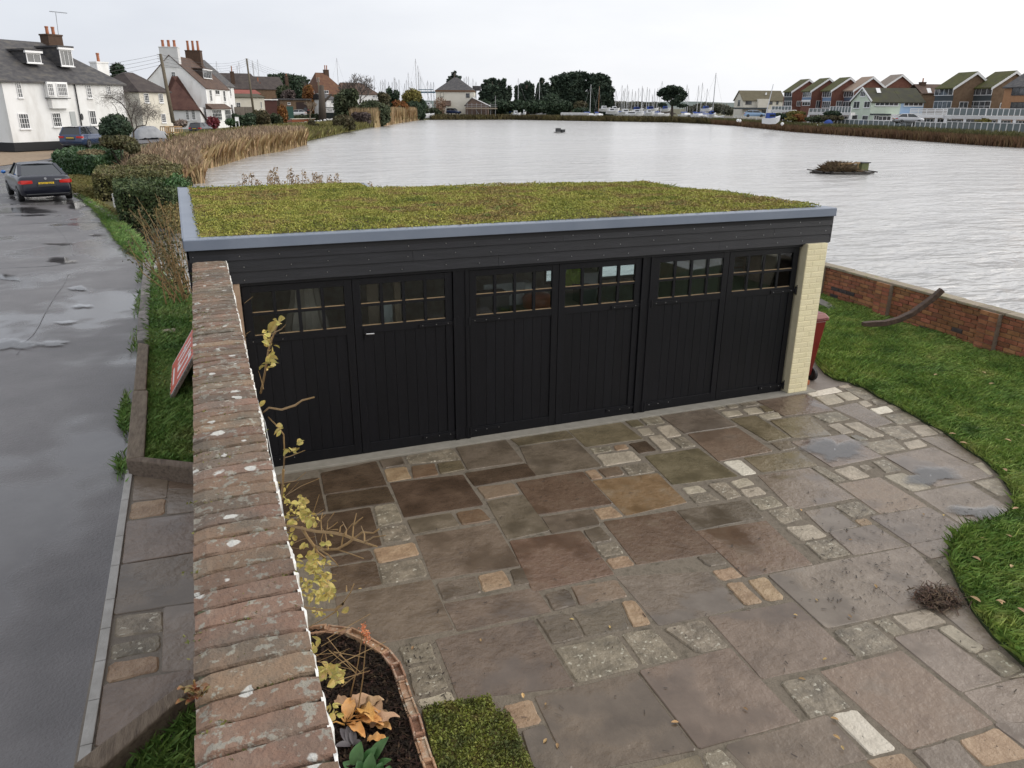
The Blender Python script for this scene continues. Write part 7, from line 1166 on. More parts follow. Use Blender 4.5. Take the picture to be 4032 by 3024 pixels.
p = at(*px('A', 1640, 1000), 168); p[2] = .4; t = thing('bare_bush', p, 'pale leafless bush in front of the dark doorway', 'bush'); bare(t, p, 4.6, .6, 9, M('pale_twig', [(.22, .17, .12), (.3, .24, .18)], scale=1, rough=.9), .12, 4, minr=.035, up=.6)
p = at(*px('A', 1850, 1010), 170); p[2] = .3; q = at(*px('A', 1840, 520), 170); t = thing('pollard_trunk', p, 'thick lopped tree trunk beside the third utility pole', 'tree'); MB().tube([p, (p+q)/2, q], [.9, .75, .5], 9).build('trunk', m_bark, t, smooth=True); MB().tube([(p+q)/2, (p+q)/2+np.array([2.2, 0, 2.])], [.35, .2], 7).build('limb', m_bark, t)
# ---------------------------------------------------------------- mill house, scaffolded shed
m_mw = M('cream_mill_wall', [(.72, .68, .58), (.78, .74, .65)], scale=.5, rough=.85); f, L_, ze = fac_px(*px('C', 245, 505), 250, *px('C', 915, 503), 250); g = f.fr(); mh = house('mill_house', 'tall cream house with dark pyramid roof on the far shore', f, zb=.3); D = 12; walls(mh, f, 0, L_, 0, -D, .1, ze, m_mw)
zr = f.sz(*px('C', 580, 285), -D/2)[1]; roof_gable(mh, f, 0, L_, 0, -D, ze, zr, m_slate, over=.3, hipL=L_*.48, hipR=L_*.48); MB().box(-.15, L_+.15, -D-.15, .32, ze-.55, ze-.02, g).build('eaves_band', M('brown_band', (.16, .09, .05), rough=.8), mh); win(mh, f, 'C', (325, 552, 388, 625), 1, 1, fm=m_dk, pm=m_mw); win(mh, f, 'C', (772, 566, 838, 636), 1, 1, fm=m_dk)
fs2 = Fac(f.P(L_, 0, 0), -f.n[:2]); 
for k in range(4): win_sz(mh, fs2, 1.2+k*2.4, 2.4+k*2.4, ze-4.2, ze-1.6, 1, 2, .01)
for a_ in ((255, 870), ): s_, z_ = f.sz(*px('C', 950, 435), -9); MB().box(s_-1.2, s_+1.6, -10.5, -8., ze, z_, g).build('roof_box', m_slate, mh)
s0, z1 = f.sz(*px('C', 360, 690), 2.5); s1, _ = f.sz(*px('C', 488, 690), 2.5); MB().box(s0, s1, .02, 3.2, .1, f.sz(*px('C', 400, 775), 2.5)[1], g).build('annexe', m_mw, mh); z0 = f.sz(*px('C', 400, 775), 2.5)[1]; MB().add([f.P(s0-.2, 3.5, z0), f.P(s1+.2, 3.5, z0), f.P(s1+.2, .03, z1), f.P(s0-.2, .03, z1), f.P(s0-.2, 3.5, z0-.15), f.P(s1+.2, 3.5, z0-.15), f.P(s1+.2, .03, z0-.15), f.P(s0-.2, .03, z0-.15)], [(0, 1, 2, 3), (7, 6, 5, 4), (0, 4, 5, 1), (1, 5, 6, 2), (3, 7, 4, 0)]).build('annexe_roof', m_tile, mh)
f, L_, ze = fac_px(*px('C', 765, 770), 243, *px('C', 1165, 760), 243); g = f.fr(); sh = thing('boat_shed', f.P(0, 0, 0), 'brown gabled shed with scaffolding beside the mill house', 'shed'); zr = f.sz(*px('C', 885, 650))[1]; mbw = M('brown_boarding', [(.13, .09, .07), (.18, .125, .10)], scale=.8, rough=.9)
MB().prism([(0, 0), (L_, 0), (L_, -8), (0, -8)], -.3, ze, fr=g).build('wall', mbw, sh); sa = f.sz(*px('C', 885, 650))[0]; o = MB(); o.add([f.P(0, .02, ze), f.P(L_, .02, ze), f.P(sa, .02, zr), f.P(0, -8, ze), f.P(L_, -8, ze), f.P(sa, -8, zr)], [(0, 1, 2), (5, 4, 3), (0, 3, 4, 1)]).build('gable', mbw, sh)
for a_, b_ in ((-.4, sa), (sa, L_+.5)): za, zb_ = (ze-.3 if a_ < 0 else zr+.1), (zr+.1 if a_ < 0 else ze-.3); MB().add([f.P(a_, .3, za), f.P(b_, .3, zb_), f.P(b_, -8.3, zb_), f.P(a_, -8.3, za), f.P(a_, .3, za+.22), f.P(b_, .3, zb_+.22), f.P(b_, -8.3, zb_+.22), f.P(a_, -8.3, za+.22)], [(3, 2, 1, 0), (4, 5, 6, 7), (0, 1, 5, 4), (1, 2, 6, 5), (2, 3, 7, 6), (3, 0, 4, 7)]).build('roof', m_wfr if a_ >= 0 else m_slate, sh)
sc_ = thing('scaffolding', f.P(L_/2, 1.5, 0), 'scaffold poles and boards round the brown shed', 'scaffolding'); mst = M('galvanised_tube', (.33, .33, .33), rough=.5)
for k in range(7):
    s_ = .6+(L_+1.6)*k/6; MB().tube([f.P(s_, 1.6, -.4), f.P(s_, 1.6, ze+.6+(2.2 if k in (6,) else 0))], .07, 5).build('upright', mst, sc_)
for z_, w_ in ((ze-1.1, .35), (ze-.4, .09), (ze+.1, .09)): MB().box(0, L_+2.8, 1.5, 1.75 if w_ < .2 else 2.6, z_, z_+w_, g).build('scaffold_board' if w_ > .2 else 'guard_rail', M('scaffold_plank', (.3, .25, .19), rough=.9) if w_ > .2 else mst, sc_)
MB().tube([f.P(3.2, 1.7, ze-1.2), f.P(5.2, 1.7, 0)], .09, 5).build('brace', mst, sc_)
# ---------------------------------------------------------------- pines and far trees
m_pine = M('far_pine', [(.018, .034, .022), (.032, .054, .033), (.05, .072, .042)], scale=.3, rough=.85, isl=.3)
def pine(label, c, clumps, trunk, zc, n_, leaf, mat=None, cat='tree', group='dark pines on the far shore', name='pine_tree'):
    bl = blobs_px([zpx(c, x, y, hx, hy, zc+random.uniform(-2, 2), hx/CR[c][2]*zc/FPX*.8) for x, y, hx, hy in clumps]); b = at(*px(c, *trunk[0]), zc); bl = skirt(bl, .3) if c == 'C' or zc > 284 else bl; n_ = n_*2 if c == 'C' or zc > 284 else int(n_*1.1); t = thing(name, (b[0], b[1], .3), label, cat, group); soup('crown', leaf_quads(in_ellipsoids(bl, n_, .35), leaf, flat=.25), 4, mat or m_pine, t)
    P = [at(*px(c, *q), zc) for q in trunk]; P[0][2] = .2; w0 = .5*zc/250; MB().tube(P, [w0*(1-.6*i/(len(P)-1)) for i in range(len(P))], 7).build('trunk', m_bark, t)
    for x, y, hx, hy in clumps[:7]: MB().tube([P[len(P)//2], at(*px(c, x, y), zc)], [w0*.4, w0*.15], 5).build('limb', m_bark, t)
random.seed(31)
pine('broad flat topped pine on the left of the tall pair', 'D', [(120, 170, 90, 60), (220, 130, 90, 50), (320, 110, 100, 45), (420, 100, 80, 40), (100, 250, 60, 60), (180, 220, 60, 45), (60, 320, 70, 70), (40, 400, 90, 80), (300, 200, 90, 40), (400, 190, 70, 50), (170, 380, 60, 60)], ((290, 530), (295, 350), (310, 180)), 285, 11000, .62)
pine('tall wide pine on the right of the pair with ragged edge', 'D', [(540, 130, 90, 50), (620, 120, 80, 40), (690, 150, 60, 45), (560, 220, 90, 60), (660, 230, 80, 50), (730, 260, 60, 40), (600, 320, 110, 70), (700, 360, 60, 60), (520, 350, 60, 70), (640, 420, 90, 50), (560, 440, 70, 50), (740, 185, 30, 16), (770, 275, 30, 14)], ((575, 530), (575, 350), (580, 200)), 288, 12000, .62)
pine('rounded solitary pine among the masts', 'D', [(1390, 290, 80, 40), (1460, 260, 90, 35), (1540, 280, 70, 40), (1600, 330, 50, 40), (1330, 320, 50, 35), (1450, 330, 100, 50), (1560, 370, 70, 40), (1400, 370, 60, 30), (1350, 450, 60, 20), (1580, 460, 70, 20), (1500, 420, 60, 40)], ((1470, 535), (1465, 470), (1450, 380)), 280, 8000, .5)
pine('spreading dark cypress right of the mill house', 'C', [(1130, 370, 70, 50), (1230, 350, 90, 60), (1350, 380, 90, 60), (1430, 350, 50, 60), (1080, 450, 60, 50), (1200, 470, 120, 60), (1340, 490, 110, 70), (1060, 580, 70, 60), (1150, 640, 130, 80), (1320, 640, 120, 90), (1450, 560, 70, 90), (1530, 490, 50, 60)], ((1240, 880), (1230, 600), (1240, 400)), 262, 11000, .5)
pine('dark conifer behind the dry standing mast', 'C', [(1750, 450, 70, 60), (1850, 410, 70, 70), (1800, 560, 110, 90), (1880, 650, 110, 90), (1660, 470, 50, 40), (1700, 620, 90, 90), (1910, 480, 60, 90)], ((1810, 880), (1810, 600), (1820, 420)), 270, 8000, .52)
pine('pointed dark conifer next to the tall pines', 'C', [(2100, 340, 45, 60), (2080, 440, 90, 70), (2090, 560, 110, 90), (2060, 680, 110, 90), (2180, 460, 60, 90), (2180, 620, 60, 90)], ((2090, 880), (2090, 600), (2100, 330)), 272, 7000, .52)
pine('ragged spruce top behind the mill roof', 'C', [(560, 240, 60, 50), (580, 200, 30, 30), (500, 290, 50, 40), (640, 290, 50, 40), (470, 330, 50, 25)], ((560, 420), (570, 330), (575, 210)), 262, 1500, .5)
bush('shore_thicket', 'dark bramble thicket along the far shore under the pines', blobs_px([zpx('C', 1400, 780, 220, 100, 256, 4.), zpx('C', 1700, 790, 220, 100, 256, 4.), zpx('C', 2000, 790, 200, 110, 257, 4.), zpx('D', 150, 470, 180, 75, 260, 4.), zpx('D', 60, 420, 120, 90, 262, 4.), zpx('D', 420, 520, 120, 35, 258, 3.), zpx('C', 1100, 740, 90, 70, 254, 3.)]), 15000, .45, m_drk, z0=.2)
bush('brown_thicket', 'brown autumn shrubs below the tall pines', blobs_px([zpx('D', 400, 450, 80, 40, 262, 3.), zpx('D', 350, 480, 60, 30, 261, 3.)]), 1600, .45, m_oliv, z0=.2)
bush('marsh_thicket', 'distant grey green thicket behind the marina', blobs_px([zpx('D', 850, 455, 150, 40, 420, 8.), zpx('D', 1050, 455, 150, 40, 425, 8.), zpx('D', 1250, 460, 100, 36, 420, 8.), zpx('D', 1750, 500, 130, 40, 330, 6.), zpx('D', 1980, 490, 130, 50, 330, 6.), zpx('D', 2120, 520, 90, 40, 320, 5.), zpx('D', 1850, 480, 150, 50, 420, 6.)]), 9000, .8, M('hazy_scrub', [(.07, .075, .05), (.10, .10, .07), (.12, .11, .085)], scale=.1, rough=.95, isl=.25), z0=.3)
# ---------------------------------------------------------------- marina: yachts, sluice, boat sheds
m_mast = M('alloy_mast', [(.40, .41, .43), (.52, .53, .55)], scale=1, rough=.4, metal=.3); m_hull = M('white_hull', (.72, .73, .75), rough=.3); m_sailc = M('blue_sail_cover', [(.02, .05, .22), (.03, .08, .32)], scale=.5, rough=.8); m_wm = M('varnished_mast', (.22, .11, .05), rough=.5)
def yacht(c, x, y, zc, label, grp, yb=None, lean=0., hull=True, mm=None, r=.13):
    tip = at(*px(c, x, y), zc); H_ = max(3, tip[2]-1.2); bx, by = tip[0], tip[1]; t = thing('sailing_yacht', (bx, by, .2), label, 'yacht', grp); L2 = min(11, H_*.75); az_ = random.uniform(-.5, .5)+.2; fx, fy = math.cos(az_), math.sin(az_)
    MB().tube([(bx, by, 1.), tuple(tip)], [r*zc/280, r*.7*zc/280], 5).build('mast', mm or m_mast, t)
    o = MB(); vs = []
    for q, w_, z0, z1 in ((-.5, .8, .6, 1.25), (-.2, 1.25, .1, 1.2), (.15, 1.2, .05, 1.3), (.4, .6, .3, 1.45), (.5, .05, .9, 1.6)):
        for sy, z in ((-w_, z1), (-w_*.6, z0), (w_*.6, z0), (w_, z1)): vs.append((bx+fx*q*L2-fy*sy, by+fy*q*L2+fx*sy, z))
    o.add(vs, [(i*4+j, i*4+j+1, (i+1)*4+j+1, (i+1)*4+j) for i in range(4) for j in range(3)]+[(i*4+3, i*4, (i+1)*4, (i+1)*4+3) for i in range(4)]+[(0, 3, 2, 1)]).build('hull', m_hull, t)
    MB().box(-L2*.18, L2*.15, -.7, .7, 1.2, 1.75, lambda a, b, z: (bx+fx*a-fy*b, by+fy*a+fx*b, z)).build('cabin', m_hull, t)
    MB().tube([(bx, by, 2.), (bx-fx*L2*.38, by-fy*L2*.38, 2.)], .18, 6).build('sail_cover', m_sailc, t)
    MB().tube([tuple(tip-np.array([0, 0, .2])), (bx+fx*L2*.5, by+fy*L2*.5, 1.6)], .022*zc/280, 4).build('forestay', mst, t); MB().tube([tuple(tip-np.array([0, 0, .2])), (bx-fx*L2*.5, by-fy*L2*.5, 1.4)], .022*zc/280, 4).build('backstay', mst, t)
random.seed(17)
def rowof(c, pts, z0, z1, lab, grp):
    for k, (x, y) in enumerate(sorted(pts)): yacht(c, x, y, random.uniform(z0, z1), lab % ORD[k], grp)
rowof('D', ((305, 245), (790, 230), (885, 222), (918, 255), (948, 215), (960, 285), (1005, 270), (1040, 290), (1078, 255), (1120, 230), (1127, 255), (1178, 245), (1205, 260), (1265, 262), (1350, 175), (1640, 215), (1658, 262), (1775, 225), (1875, 262), (900, 285), (815, 290), (1325, 245), (1300, 255), (1240, 330)), 290, 315, 'marina yacht right of the pines, %s mast counted from the left', 'yachts in the marina')
yacht('D', 522, 215, 250, 'yacht whose pale mast stands in front of the tall pines', None); yacht('D', 620, 235, 252, 'yacht with brown varnished mast against the tall pines', None, mm=m_wm); yacht('D', 1820, 192, 262, 'yacht with tall mast and blue cover right of the solitary pine', None); yacht('D', 1975, 80, 225, 'yacht with the tallest mast right of the marina', None, r=.2)
rowof('B', ((1205, 340), (1317, 430), (1350, 415), (1378, 450), (1397, 400), (1460, 450), (1520, 455), (1555, 375), (1570, 380), (1595, 450), (1640, 410), (1740, 480), (1770, 420), (1800, 290), (1805, 415), (1862, 440), (1985, 280), (2018, 360), (2138, 430)), 255, 285, 'boatyard yacht behind shoreline trees, %s mast counted from the left', 'yachts in the boatyard')
yacht('B', 1928, 50, 225, 'yacht with the tallest boatyard mast left of the mill house', None, r=.16); yacht('B', 1970, 170, 228, 'yacht with second tallest boatyard mast left of the mill house', None); yacht('B', 555, 35, 240, 'yacht mast standing alone above the pyramid roof', None)
rowof('C', ((103, 345), (160, 370), (208, 365), (740, 290), (778, 265), (815, 270), (895, 305), (948, 360)), 262, 285, 'yacht behind the mill house, %s mast counted from the left', 'yachts by the mill house')
yacht('C', 1685, 300, 254, 'laid up yacht with white mast before the dark conifers', None); yacht('C', 2055, 390, 256, 'yacht mast against the pointed dark conifer', None)
rowof('A', ((5, 95), (365, 165), (397, 110), (630, 75), (645, 120), (722, 60)), 230, 250, 'yacht above the brown hall roofs, %s mast counted from the left', 'yachts behind the houses')
def motor(c, x, y, w_, zc, label, blue=False):
    p = at(*px(c, x, y), zc); L2 = w_/CR[c][2]*zc/FPX; t = thing('motor_boat', p, label, 'boat', 'boats on the far shore'); fx, fy = _R[0], _R[1]; o = MB(); vs = []
    def fr(a, b, z): return (p[0]+fx*a-fy*b, p[1]+fy*a+fx*b, p[2]+z)
    for q, wd, z0, z1 in ((-.5, .9, .1, 1.), (-.2, 1.2, 0, 1.), (.2, 1.1, .05, 1.15), (.42, .5, .4, 1.35), (.5, .05, 1., 1.5)):
        for sy, z in ((-wd, z1), (-wd*.6, z0), (wd*.6, z0), (wd, z1)): vs.append(fr(q*L2, sy, z))
    o.add(vs, [(i*4+j, i*4+j+1, (i+1)*4+j+1, (i+1)*4+j) for i in range(4) for j in range(3)]+[(i*4+3, i*4, (i+1)*4, (i+1)*4+3) for i in range(4)]+[(0, 3, 2, 1)]).build('hull', m_hull, t); MB().prism([(-.32*L2, -.8), (.15*L2, -.7), (.15*L2, .7), (-.32*L2, .8)], 1., 1.9, .12, fr).build('cabin', m_sailc if blue else m_hull, t); MB().prism([(-.2*L2, -.81), (.1*L2, -.72), (.1*L2, .72), (-.2*L2, .81)], 1.3, 1.65, fr=fr).build('cabin_window', m_cg, t)
for a in (('D', 680, 530, 130, 262, 'leftmost white motor cruiser moored below the pines', False), ('D', 800, 535, 110, 264, 'white motor cruiser with high cabin in the marina', False), ('D', 770, 560, 150, 252, 'long white boat in front of the motor cruisers', False), ('D', 930, 570, 160, 252, 'low white boat in the middle of the moored row', False), ('D', 1060, 575, 150, 250, 'white boat at the near side of the marina', False), ('D', 1060, 540, 140, 271, 'boat under a blue cover left of the solitary pine', True), ('D', 1220, 535, 160, 271, 'boat under a blue cover just left of the solitary pine', True), ('D', 1200, 578, 110, 248, 'rightmost white boat of the moored row', False), ('D', 1390, 530, 110, 278, 'boat half hidden behind the solitary pine trunk', True), ('D', 1860, 530, 130, 266, 'boat with blue cover below the tall leaning mast', True), ('D', 1925, 605, 80, 208, 'small boat with blue cover on the right bank', True), ('D', 1000, 600, 260, 242, 'long low white pontoon boat nearest the far dyke', False), ('C', 1790, 960, 60, 248, 'white dinghy on the far bank', False), ('C', 1650, 975, 150, 246, 'upturned pale dinghy on the far bank', False), ('C', 135, 830, 100, 242, 'white launch left of the mill house', False)): motor(*a)
for x0, x1, yy, hh_, lb in ((0, 200, 500, 12, 'upper'), (0, 240, 545, 25, 'lower')):
    a, b = at(*px('C', x0-60, yy), 262), at(*px('C', x1, yy), 262); MB().bar(a, b, 1.5, hh_/4.424*250/FPX).build('crane_beam', M('teal_steel', (.02, .10, .16), rough=.5), label=lb+' teal blue boat hoist beam left of the mill house', cat='hoist beam')
# sluice footbridge
a, b = at(*px('D', 175, 590), 240), at(*px('D', 495, 592), 240); br = thing('sluice_bridge', a, 'white railed sluice footbridge on the far dyke', 'footbridge'); e = b-a; zt_ = at(*px('D', 175, 545), 240)[2]
for z in np.linspace(a[2]+.6, zt_, 4): MB().bar(np.array([a[0], a[1], z]), np.array([b[0], b[1], z]), .3, .32 if z > zt_-.1 else .22).build('rail', m_wfr if z > zt_-.1 else m_gwall, br)
for k in range(6): p = a+e*k/5; MB().bar((p[0], p[1], ZW-.2), (p[0], p[1], zt_), .35, .35).build('post', m_gwall, br)
MB().bar(a+np.array([0, 0, .1]), b+np.array([0, 0, .1]), 2., .3).build('deck', m_stack, br); MB().box(a[0]+6, a[0]+15, a[1]+.4, a[1]+.9, ZW-.2, .9).build('sluice_gate', m_gwall, br)
p = at(*px('D', 830, 655), 232); MB().box(p[0]-1.6, p[0]+1.6, p[1]-.2, p[1]+.2, ZW-.2, at(*px('D', 830, 618), 232)[2]).build('mooring_stage', m_gwall, label='small pale mooring stage at the far water edge', cat='stage')
# duck islands
def island(c, x0, x1, y, label, reeds):
    a, b = G(*px(c, x0, y), ZW), G(*px(c, x1, y), ZW); m_ = (a+b)/2; L2 = np.linalg.norm(b-a); e = (b-a)/L2; n_ = np.array([-e[1], e[0], 0]); t = thing('duck_island', m_, label, 'floating island'); m_log = M('wet_log', [(.018, .015, .012), (.04, .032, .025)], scale=4, rough=.6, bump=.4)
    for k in range(9): o_ = (-1+2*k/8); w_ = L2*(.5-.16*abs(o_)); r_ = .10*L2/6; p = m_+n_*o_*L2*.22+UP*.06; MB().tube([p-e*w_*random.uniform(.75, 1.)+UP*random.uniform(-.02, .06), p, p+e*w_*random.uniform(.75, 1.)], [r_*.7, r_, r_*.7], 6).build('log', m_log, t)
    for k in range(6): p = m_+e*L2*(-.4+.16*k)+UP*.17; MB().tube([p-n_*L2*.24, p+n_*L2*.24], .05*L2/6, 6).build('cross_log', m_log, t)
    if reeds:
        k = 3200; P = m_+e*(rng.normal(size=(k, 1))*L2*.14-L2*.05).clip(-.32*L2, .26*L2)+n_*(rng.random((k, 1))-.5)*L2*.3+UP*.15; V_ = blades(P, .45, .03, lean=.5, jit=.6).reshape(-1, 4, 3); q_ = P-m_; q1 = (q_@e+L2*.05)/(L2*.3); q2 = (q_@n_)/(L2*.17); V_[:, 2:, 2] = P[0, 2]+(V_[:, 2:, 2]-P[0, 2])*np.clip(1.05-q1**2-.5*q2**2, .1, 1)[:, None]; soup('dry_grass', V_.reshape(-1, 3), 4, M('island_grass', [(.10, .07, .04), (.16, .11, .06), (.21, .16, .09)], scale=1, rough=.85, isl=.3), t, kind='stuff')
        p = m_+e*L2*.30+UP*.2; MB().box(p[0]-.3, p[0]+.3, p[1]-.25, p[1]+.25, p[2], p[2]+.48).build('nest_box', M('mossy_box', [(.10, .12, .05), (.18, .19, .08)], scale=3, rough=.9), t); MB().box(p[0]-.38, p[0]+.38, p[1]-.33, p[1]+.33, p[2]+.48, p[2]+.54).build('box_lid', m_dk, t); MB().bar(m_-e*L2*.12-n_*L2*.1+UP*.62, m_+e*L2*.2-n_*L2*.1+UP*.72, .1, .08).build('hand_rail', m_pal, t)
        for q in (-.1, .18): p = m_+e*L2*q-n_*L2*.1; MB().bar(p+UP*.1, p+UP*.68, .08, .08).build('rail_post', m_pal, t)
    else: p = m_-e*L2*.05+UP*.15; MB().box(p[0]-.35, p[0]+.35, p[1]-.3, p[1]+.3, p[2], p[2]+.6).build('nest_box', m_dk, t); p = m_+e*L2*.4+UP*.1; MB().box(p[0]-.3, p[0]+.3, p[1]-.3, p[1]+.3, p[2], p[2]+.45).build('float_end', m_dk, t)
island('I', 190, 1860, 520, 'log raft island with dry grass and nest box on the lake', True); island('Z3', 985, 1055, 550, 'small dark duck raft far out on the lake', False)
# ================================================================= RIGHT-HAND ROW OF HOUSES
EF, EG = np.array([math.sin(R(18)), math.cos(R(18))]), np.array([math.sin(R(108)), math.cos(R(108))])
m_gfr = M('dark_window_frame', (.05, .055, .06), rough=.5); m_glz = M('balcony_glass', (.16, .19, .2), rough=.06, spec=.7); m_blue = M('pale_blue_render', [(.36, .50, .68), (.42, .56, .72)], scale=1, rough=.8); m_green = M('pale_green_render', [(.58, .66, .54), (.64, .72, .60)], scale=1, rough=.8); m_tanroof = M('tan_tile', [(.28, .2, .145), (.34, .25, .19)], scale=1.5, rough=.85, bump=.4, bscale=6); m_paletile = M('pale_brown_tile', [(.22, .18, .145), (.28, .23, .19)], scale=1.5, rough=.85, bump=.4, bscale=6); m_oran = M('orange_cladding', [(.36, .18, .085), (.42, .22, .11)], scale=2, rough=.7); m_slbl = M('slate_blue_panel', [(.07, .09, .13), (.10, .12, .17)], scale=2, rough=.7); m_dpan = M('dark_grey_panel', (.05, .06, .065), rough=.7); m_bluep = M('mid_blue_panel', (.17, .25, .38), rough=.7)
def corner_house(name, label, c, x, y, zc, roofm, wallm, panelm, frames, wins_f, wins_g=(), fl=4.8, dp=7.6, zr_h=2.6, base=.8, cat='house', front=None):
    C = at(*px(c, x, y), zc); ze = C[2]; ff = Fac(np.array([*C[:2], 0]), EF); fg = Fac(np.array([*C[:2], 0]), EG); h = thing(name, (*C[:2], base), label, cat, 'houses along the right shore')
    # frame: s along EG (gable side), d = -EF*... use fg with facade length going back along EF
    walls(h, fg, 0, dp, 0, -fl, base-.6, ze, wallm)
    pk = dp/2; zr = ze+zr_h; o = MB()
    for d in (0, -fl): q = -.1 if d == 0 else .1; o.add([fg.P(0, d, ze-.05), fg.P(dp, d, ze-.05), fg.P(pk, d, zr), fg.P(0, d+q, ze-.05), fg.P(dp, d+q, ze-.05), fg.P(pk, d+q, zr)], [(0, 1, 2), (5, 4, 3), (1, 0, 3, 4), (2, 1, 4, 5), (0, 2, 5, 3)])
    o.build('gable', wallm, h)
    for sgn in (0, 1):
        e0 = -.35 if sgn == 0 else dp+.35; z0 = ze-.35*zr_h/pk; MB().add([fg.P(e0, .3, z0), fg.P(pk, .3, zr), fg.P(pk, -fl-.2, zr), fg.P(e0, -fl-.2, z0)]+[fg.P(e0, .3, z0+.2), fg.P(pk, .3, zr+.2), fg.P(pk, -fl-.2, zr+.2), fg.P(e0, -fl-.2, z0+.2)], [(3, 2, 1, 0), (4, 5, 6, 7), (0, 1, 5, 4), (1, 2, 6, 5), (2, 3, 7, 6), (3, 0, 4, 7)]).build('roof', roofm, h)
        MB().add([fg.P(e0, .31, z0-.3), fg.P(pk, .31, zr-.3), fg.P(pk, .36, zr-.3), fg.P(e0, .36, z0-.3), fg.P(e0, .31, z0+.16), fg.P(pk, .31, zr+.16), fg.P(pk, .36, zr+.16), fg.P(e0, .36, z0+.16)], [(0, 1, 2, 3), (7, 6, 5, 4), (0, 4, 5, 1), (3, 2, 6, 7)]).build('barge_board', m_wfr, h)
    # front: panel band and window strips on the EF facade
    for rect, cc, rr in wins_f: win(h, ff, c, rect, cc, rr, off=.08, fm=frames, sill=False, fw=.09, bar=.07)
    for rect, mt in (panelm or ()): 
        s0, z1 = ff.sz(*px(c, rect[0], rect[1]), .03); s1, z0 = ff.sz(*px(c, rect[2], rect[3]), .03); MB().box(min(s0, s1), max(s0, s1), .0, .06, z0, z1, ff.fr()).build('panel', mt, h)
    for rect, cc, rr in wins_g: win(h, fg, c, rect, cc, rr, off=.01, fm=frames, sill=False, fw=.09, bar=.07)
    return h, ff, fg, ze
def zc_for(c, x, y, z): u, v = px(c, x, y); return (z-CAMH)/ray(u, v)[2]
def depthbox(root, fg, c, rect, off, depth, mat, name):
    s0, z1 = fg.sz(*px(c, rect[0], rect[1]), off); s1, z0 = fg.sz(*px(c, rect[2], rect[3]), off); MB().box(min(s0, s1), max(s0, s1), off-depth, off, z0, z1, fg.fr()).build(name, mat, root); return s0, s1, z0, z1
# far-left cream house
zc = zc_for('E', 210, 412, 6.0); C = at(*px('E', 210, 412), zc); f = Fac(np.array([*C[:2], 0]), EG); hc = thing('cream_house', (*C[:2], .8), 'cream house with long olive brown roof at the left end of the right shore', 'house', 'houses along the right shore'); s1, _ = f.sz(*px('E', 915, 415)); ze = C[2]; zr = f.sz(*px('E', 500, 250), -4.)[1]
walls(hc, f, 0, s1, 0, -8, .2, ze, m_crwall, zr-.1); roof_gable(hc, f, 0, s1, 0, -8, ze, zr, M('olive_brown_tile', [(.10, .085, .05), (.14, .12, .075)], scale=1, rough=.9, bump=.3, bscale=6), over=.35)
for r_, cc in (((250, 420, 350, 490), 3), ((530, 590, 602, 655), 2), ((645, 440, 712, 490), 2), ((785, 435, 815, 488), 1)): win(hc, f, 'E', r_, cc, 1, fm=m_gfr)
depthbox(hc, f, 'E', (470, 395, 640, 560), 1.2, 1.2, m_crwall, 'bay_tower'); depthbox(hc, f, 'E', (70, 545, 640, 578), 1.6, 1.6, m_dpan, 'canopy'); depthbox(hc, f, 'E', (275, 600, 400, 690), .05, .05, m_dk, 'garage_opening'); depthbox(hc, f, 'E', (630, 580, 780, 720), .05, .05, m_wfr, 'garage_door'); fs3 = Fac(f.P(0, 0, 0), EF); win(hc, fs3, 'E', (120, 415, 145, 515), 1, 1, fm=m_gfr); win_sz(hc, f, s1*.58, s1*.62, (ze+zr)/2+.2, (ze+zr)/2+.8, 1, 1, -1.9, pm=m_wfr)
# brick terrace stepping nearer
for i, (x, y, rm, wm_, lb, pan, wf, wg) in enumerate((
    (1058, 262, m_moss_r, m_rbw, 'red brick house with mossy roof, farthest left of the stepped terrace', [((925, 365, 1050, 430), m_dpan)], [((932, 272, 1050, 360), 3, 1), ((920, 432, 1045, 522), 4, 1)], [((1140, 430, 1215, 525), 3, 1)]),
    (1393, 252, m_moss_r, m_rbw, 'red brick house with mossy roof, second of the stepped terrace', [((1235, 370, 1385, 412), m_bluep), ((1225, 412, 1375, 440), m_wfr)], [((1255, 268, 1388, 365), 4, 1), ((1240, 445, 1370, 515), 3, 1)], [((1480, 425, 1580, 560), 3, 1)]),
    (1745, 245, m_moss_r, m_rbw, 'red brick house with mossy roof, third of the stepped terrace', [((1590, 372, 1730, 432), m_bluep)], [((1595, 262, 1738, 368), 4, 1), ((1590, 435, 1715, 555), 4, 1)], [((1830, 430, 1945, 525), 3, 1)]),
    (2135, 240, m_tanroof, m_rbw, 'red brick house with pale orange tiled roof behind the green house', [((1965, 372, 2110, 430), m_slbl)], [((1970, 262, 2125, 365), 4, 1), ((1950, 440, 2080, 560), 3, 1)], []))):
    corner_house('brick_house', lb, 'E', x, y, zc_for('E', x, y, 7.6), rm, wm_, pan, m_wfr, wf, wg)
corner_house('brick_house', 'red brick house with pale brown roof rising behind the dark long roof', 'Q', 885, 240, zc_for('Q', 885, 240, 8.4), m_paletile, m_rbw, None, m_wfr, [], [])
h, ff, fg, ze = corner_house('brick_house', 'brown brick house with mossy roof and white slatted balcony', 'T', 805, 330, zc_for('T', 805, 330, 7.6), m_moss_r, m_bbw, [((425, 490, 770, 600), m_dpan)], m_wfr, [((430, 345, 775, 490), 4, 1), ((405, 605, 735, 760), 4, 1)], [((915, 615, 1065, 750), 2, 1)], fl=5.4)
h, ff, fg, ze = corner_house('brick_house', 'brown brick house with mossy roof and glass fronted balcony', 'T', 1575, 322, zc_for('T', 1575, 322, 7.6), m_moss_r, m_bbw, [((1140, 485, 1540, 600), m_dpan)], m_wfr, [((1150, 340, 1560, 485), 4, 1), ((1100, 605, 1510, 810), 4, 2)], [((1735, 640, 1900, 750), 3, 1)], fl=5.6)
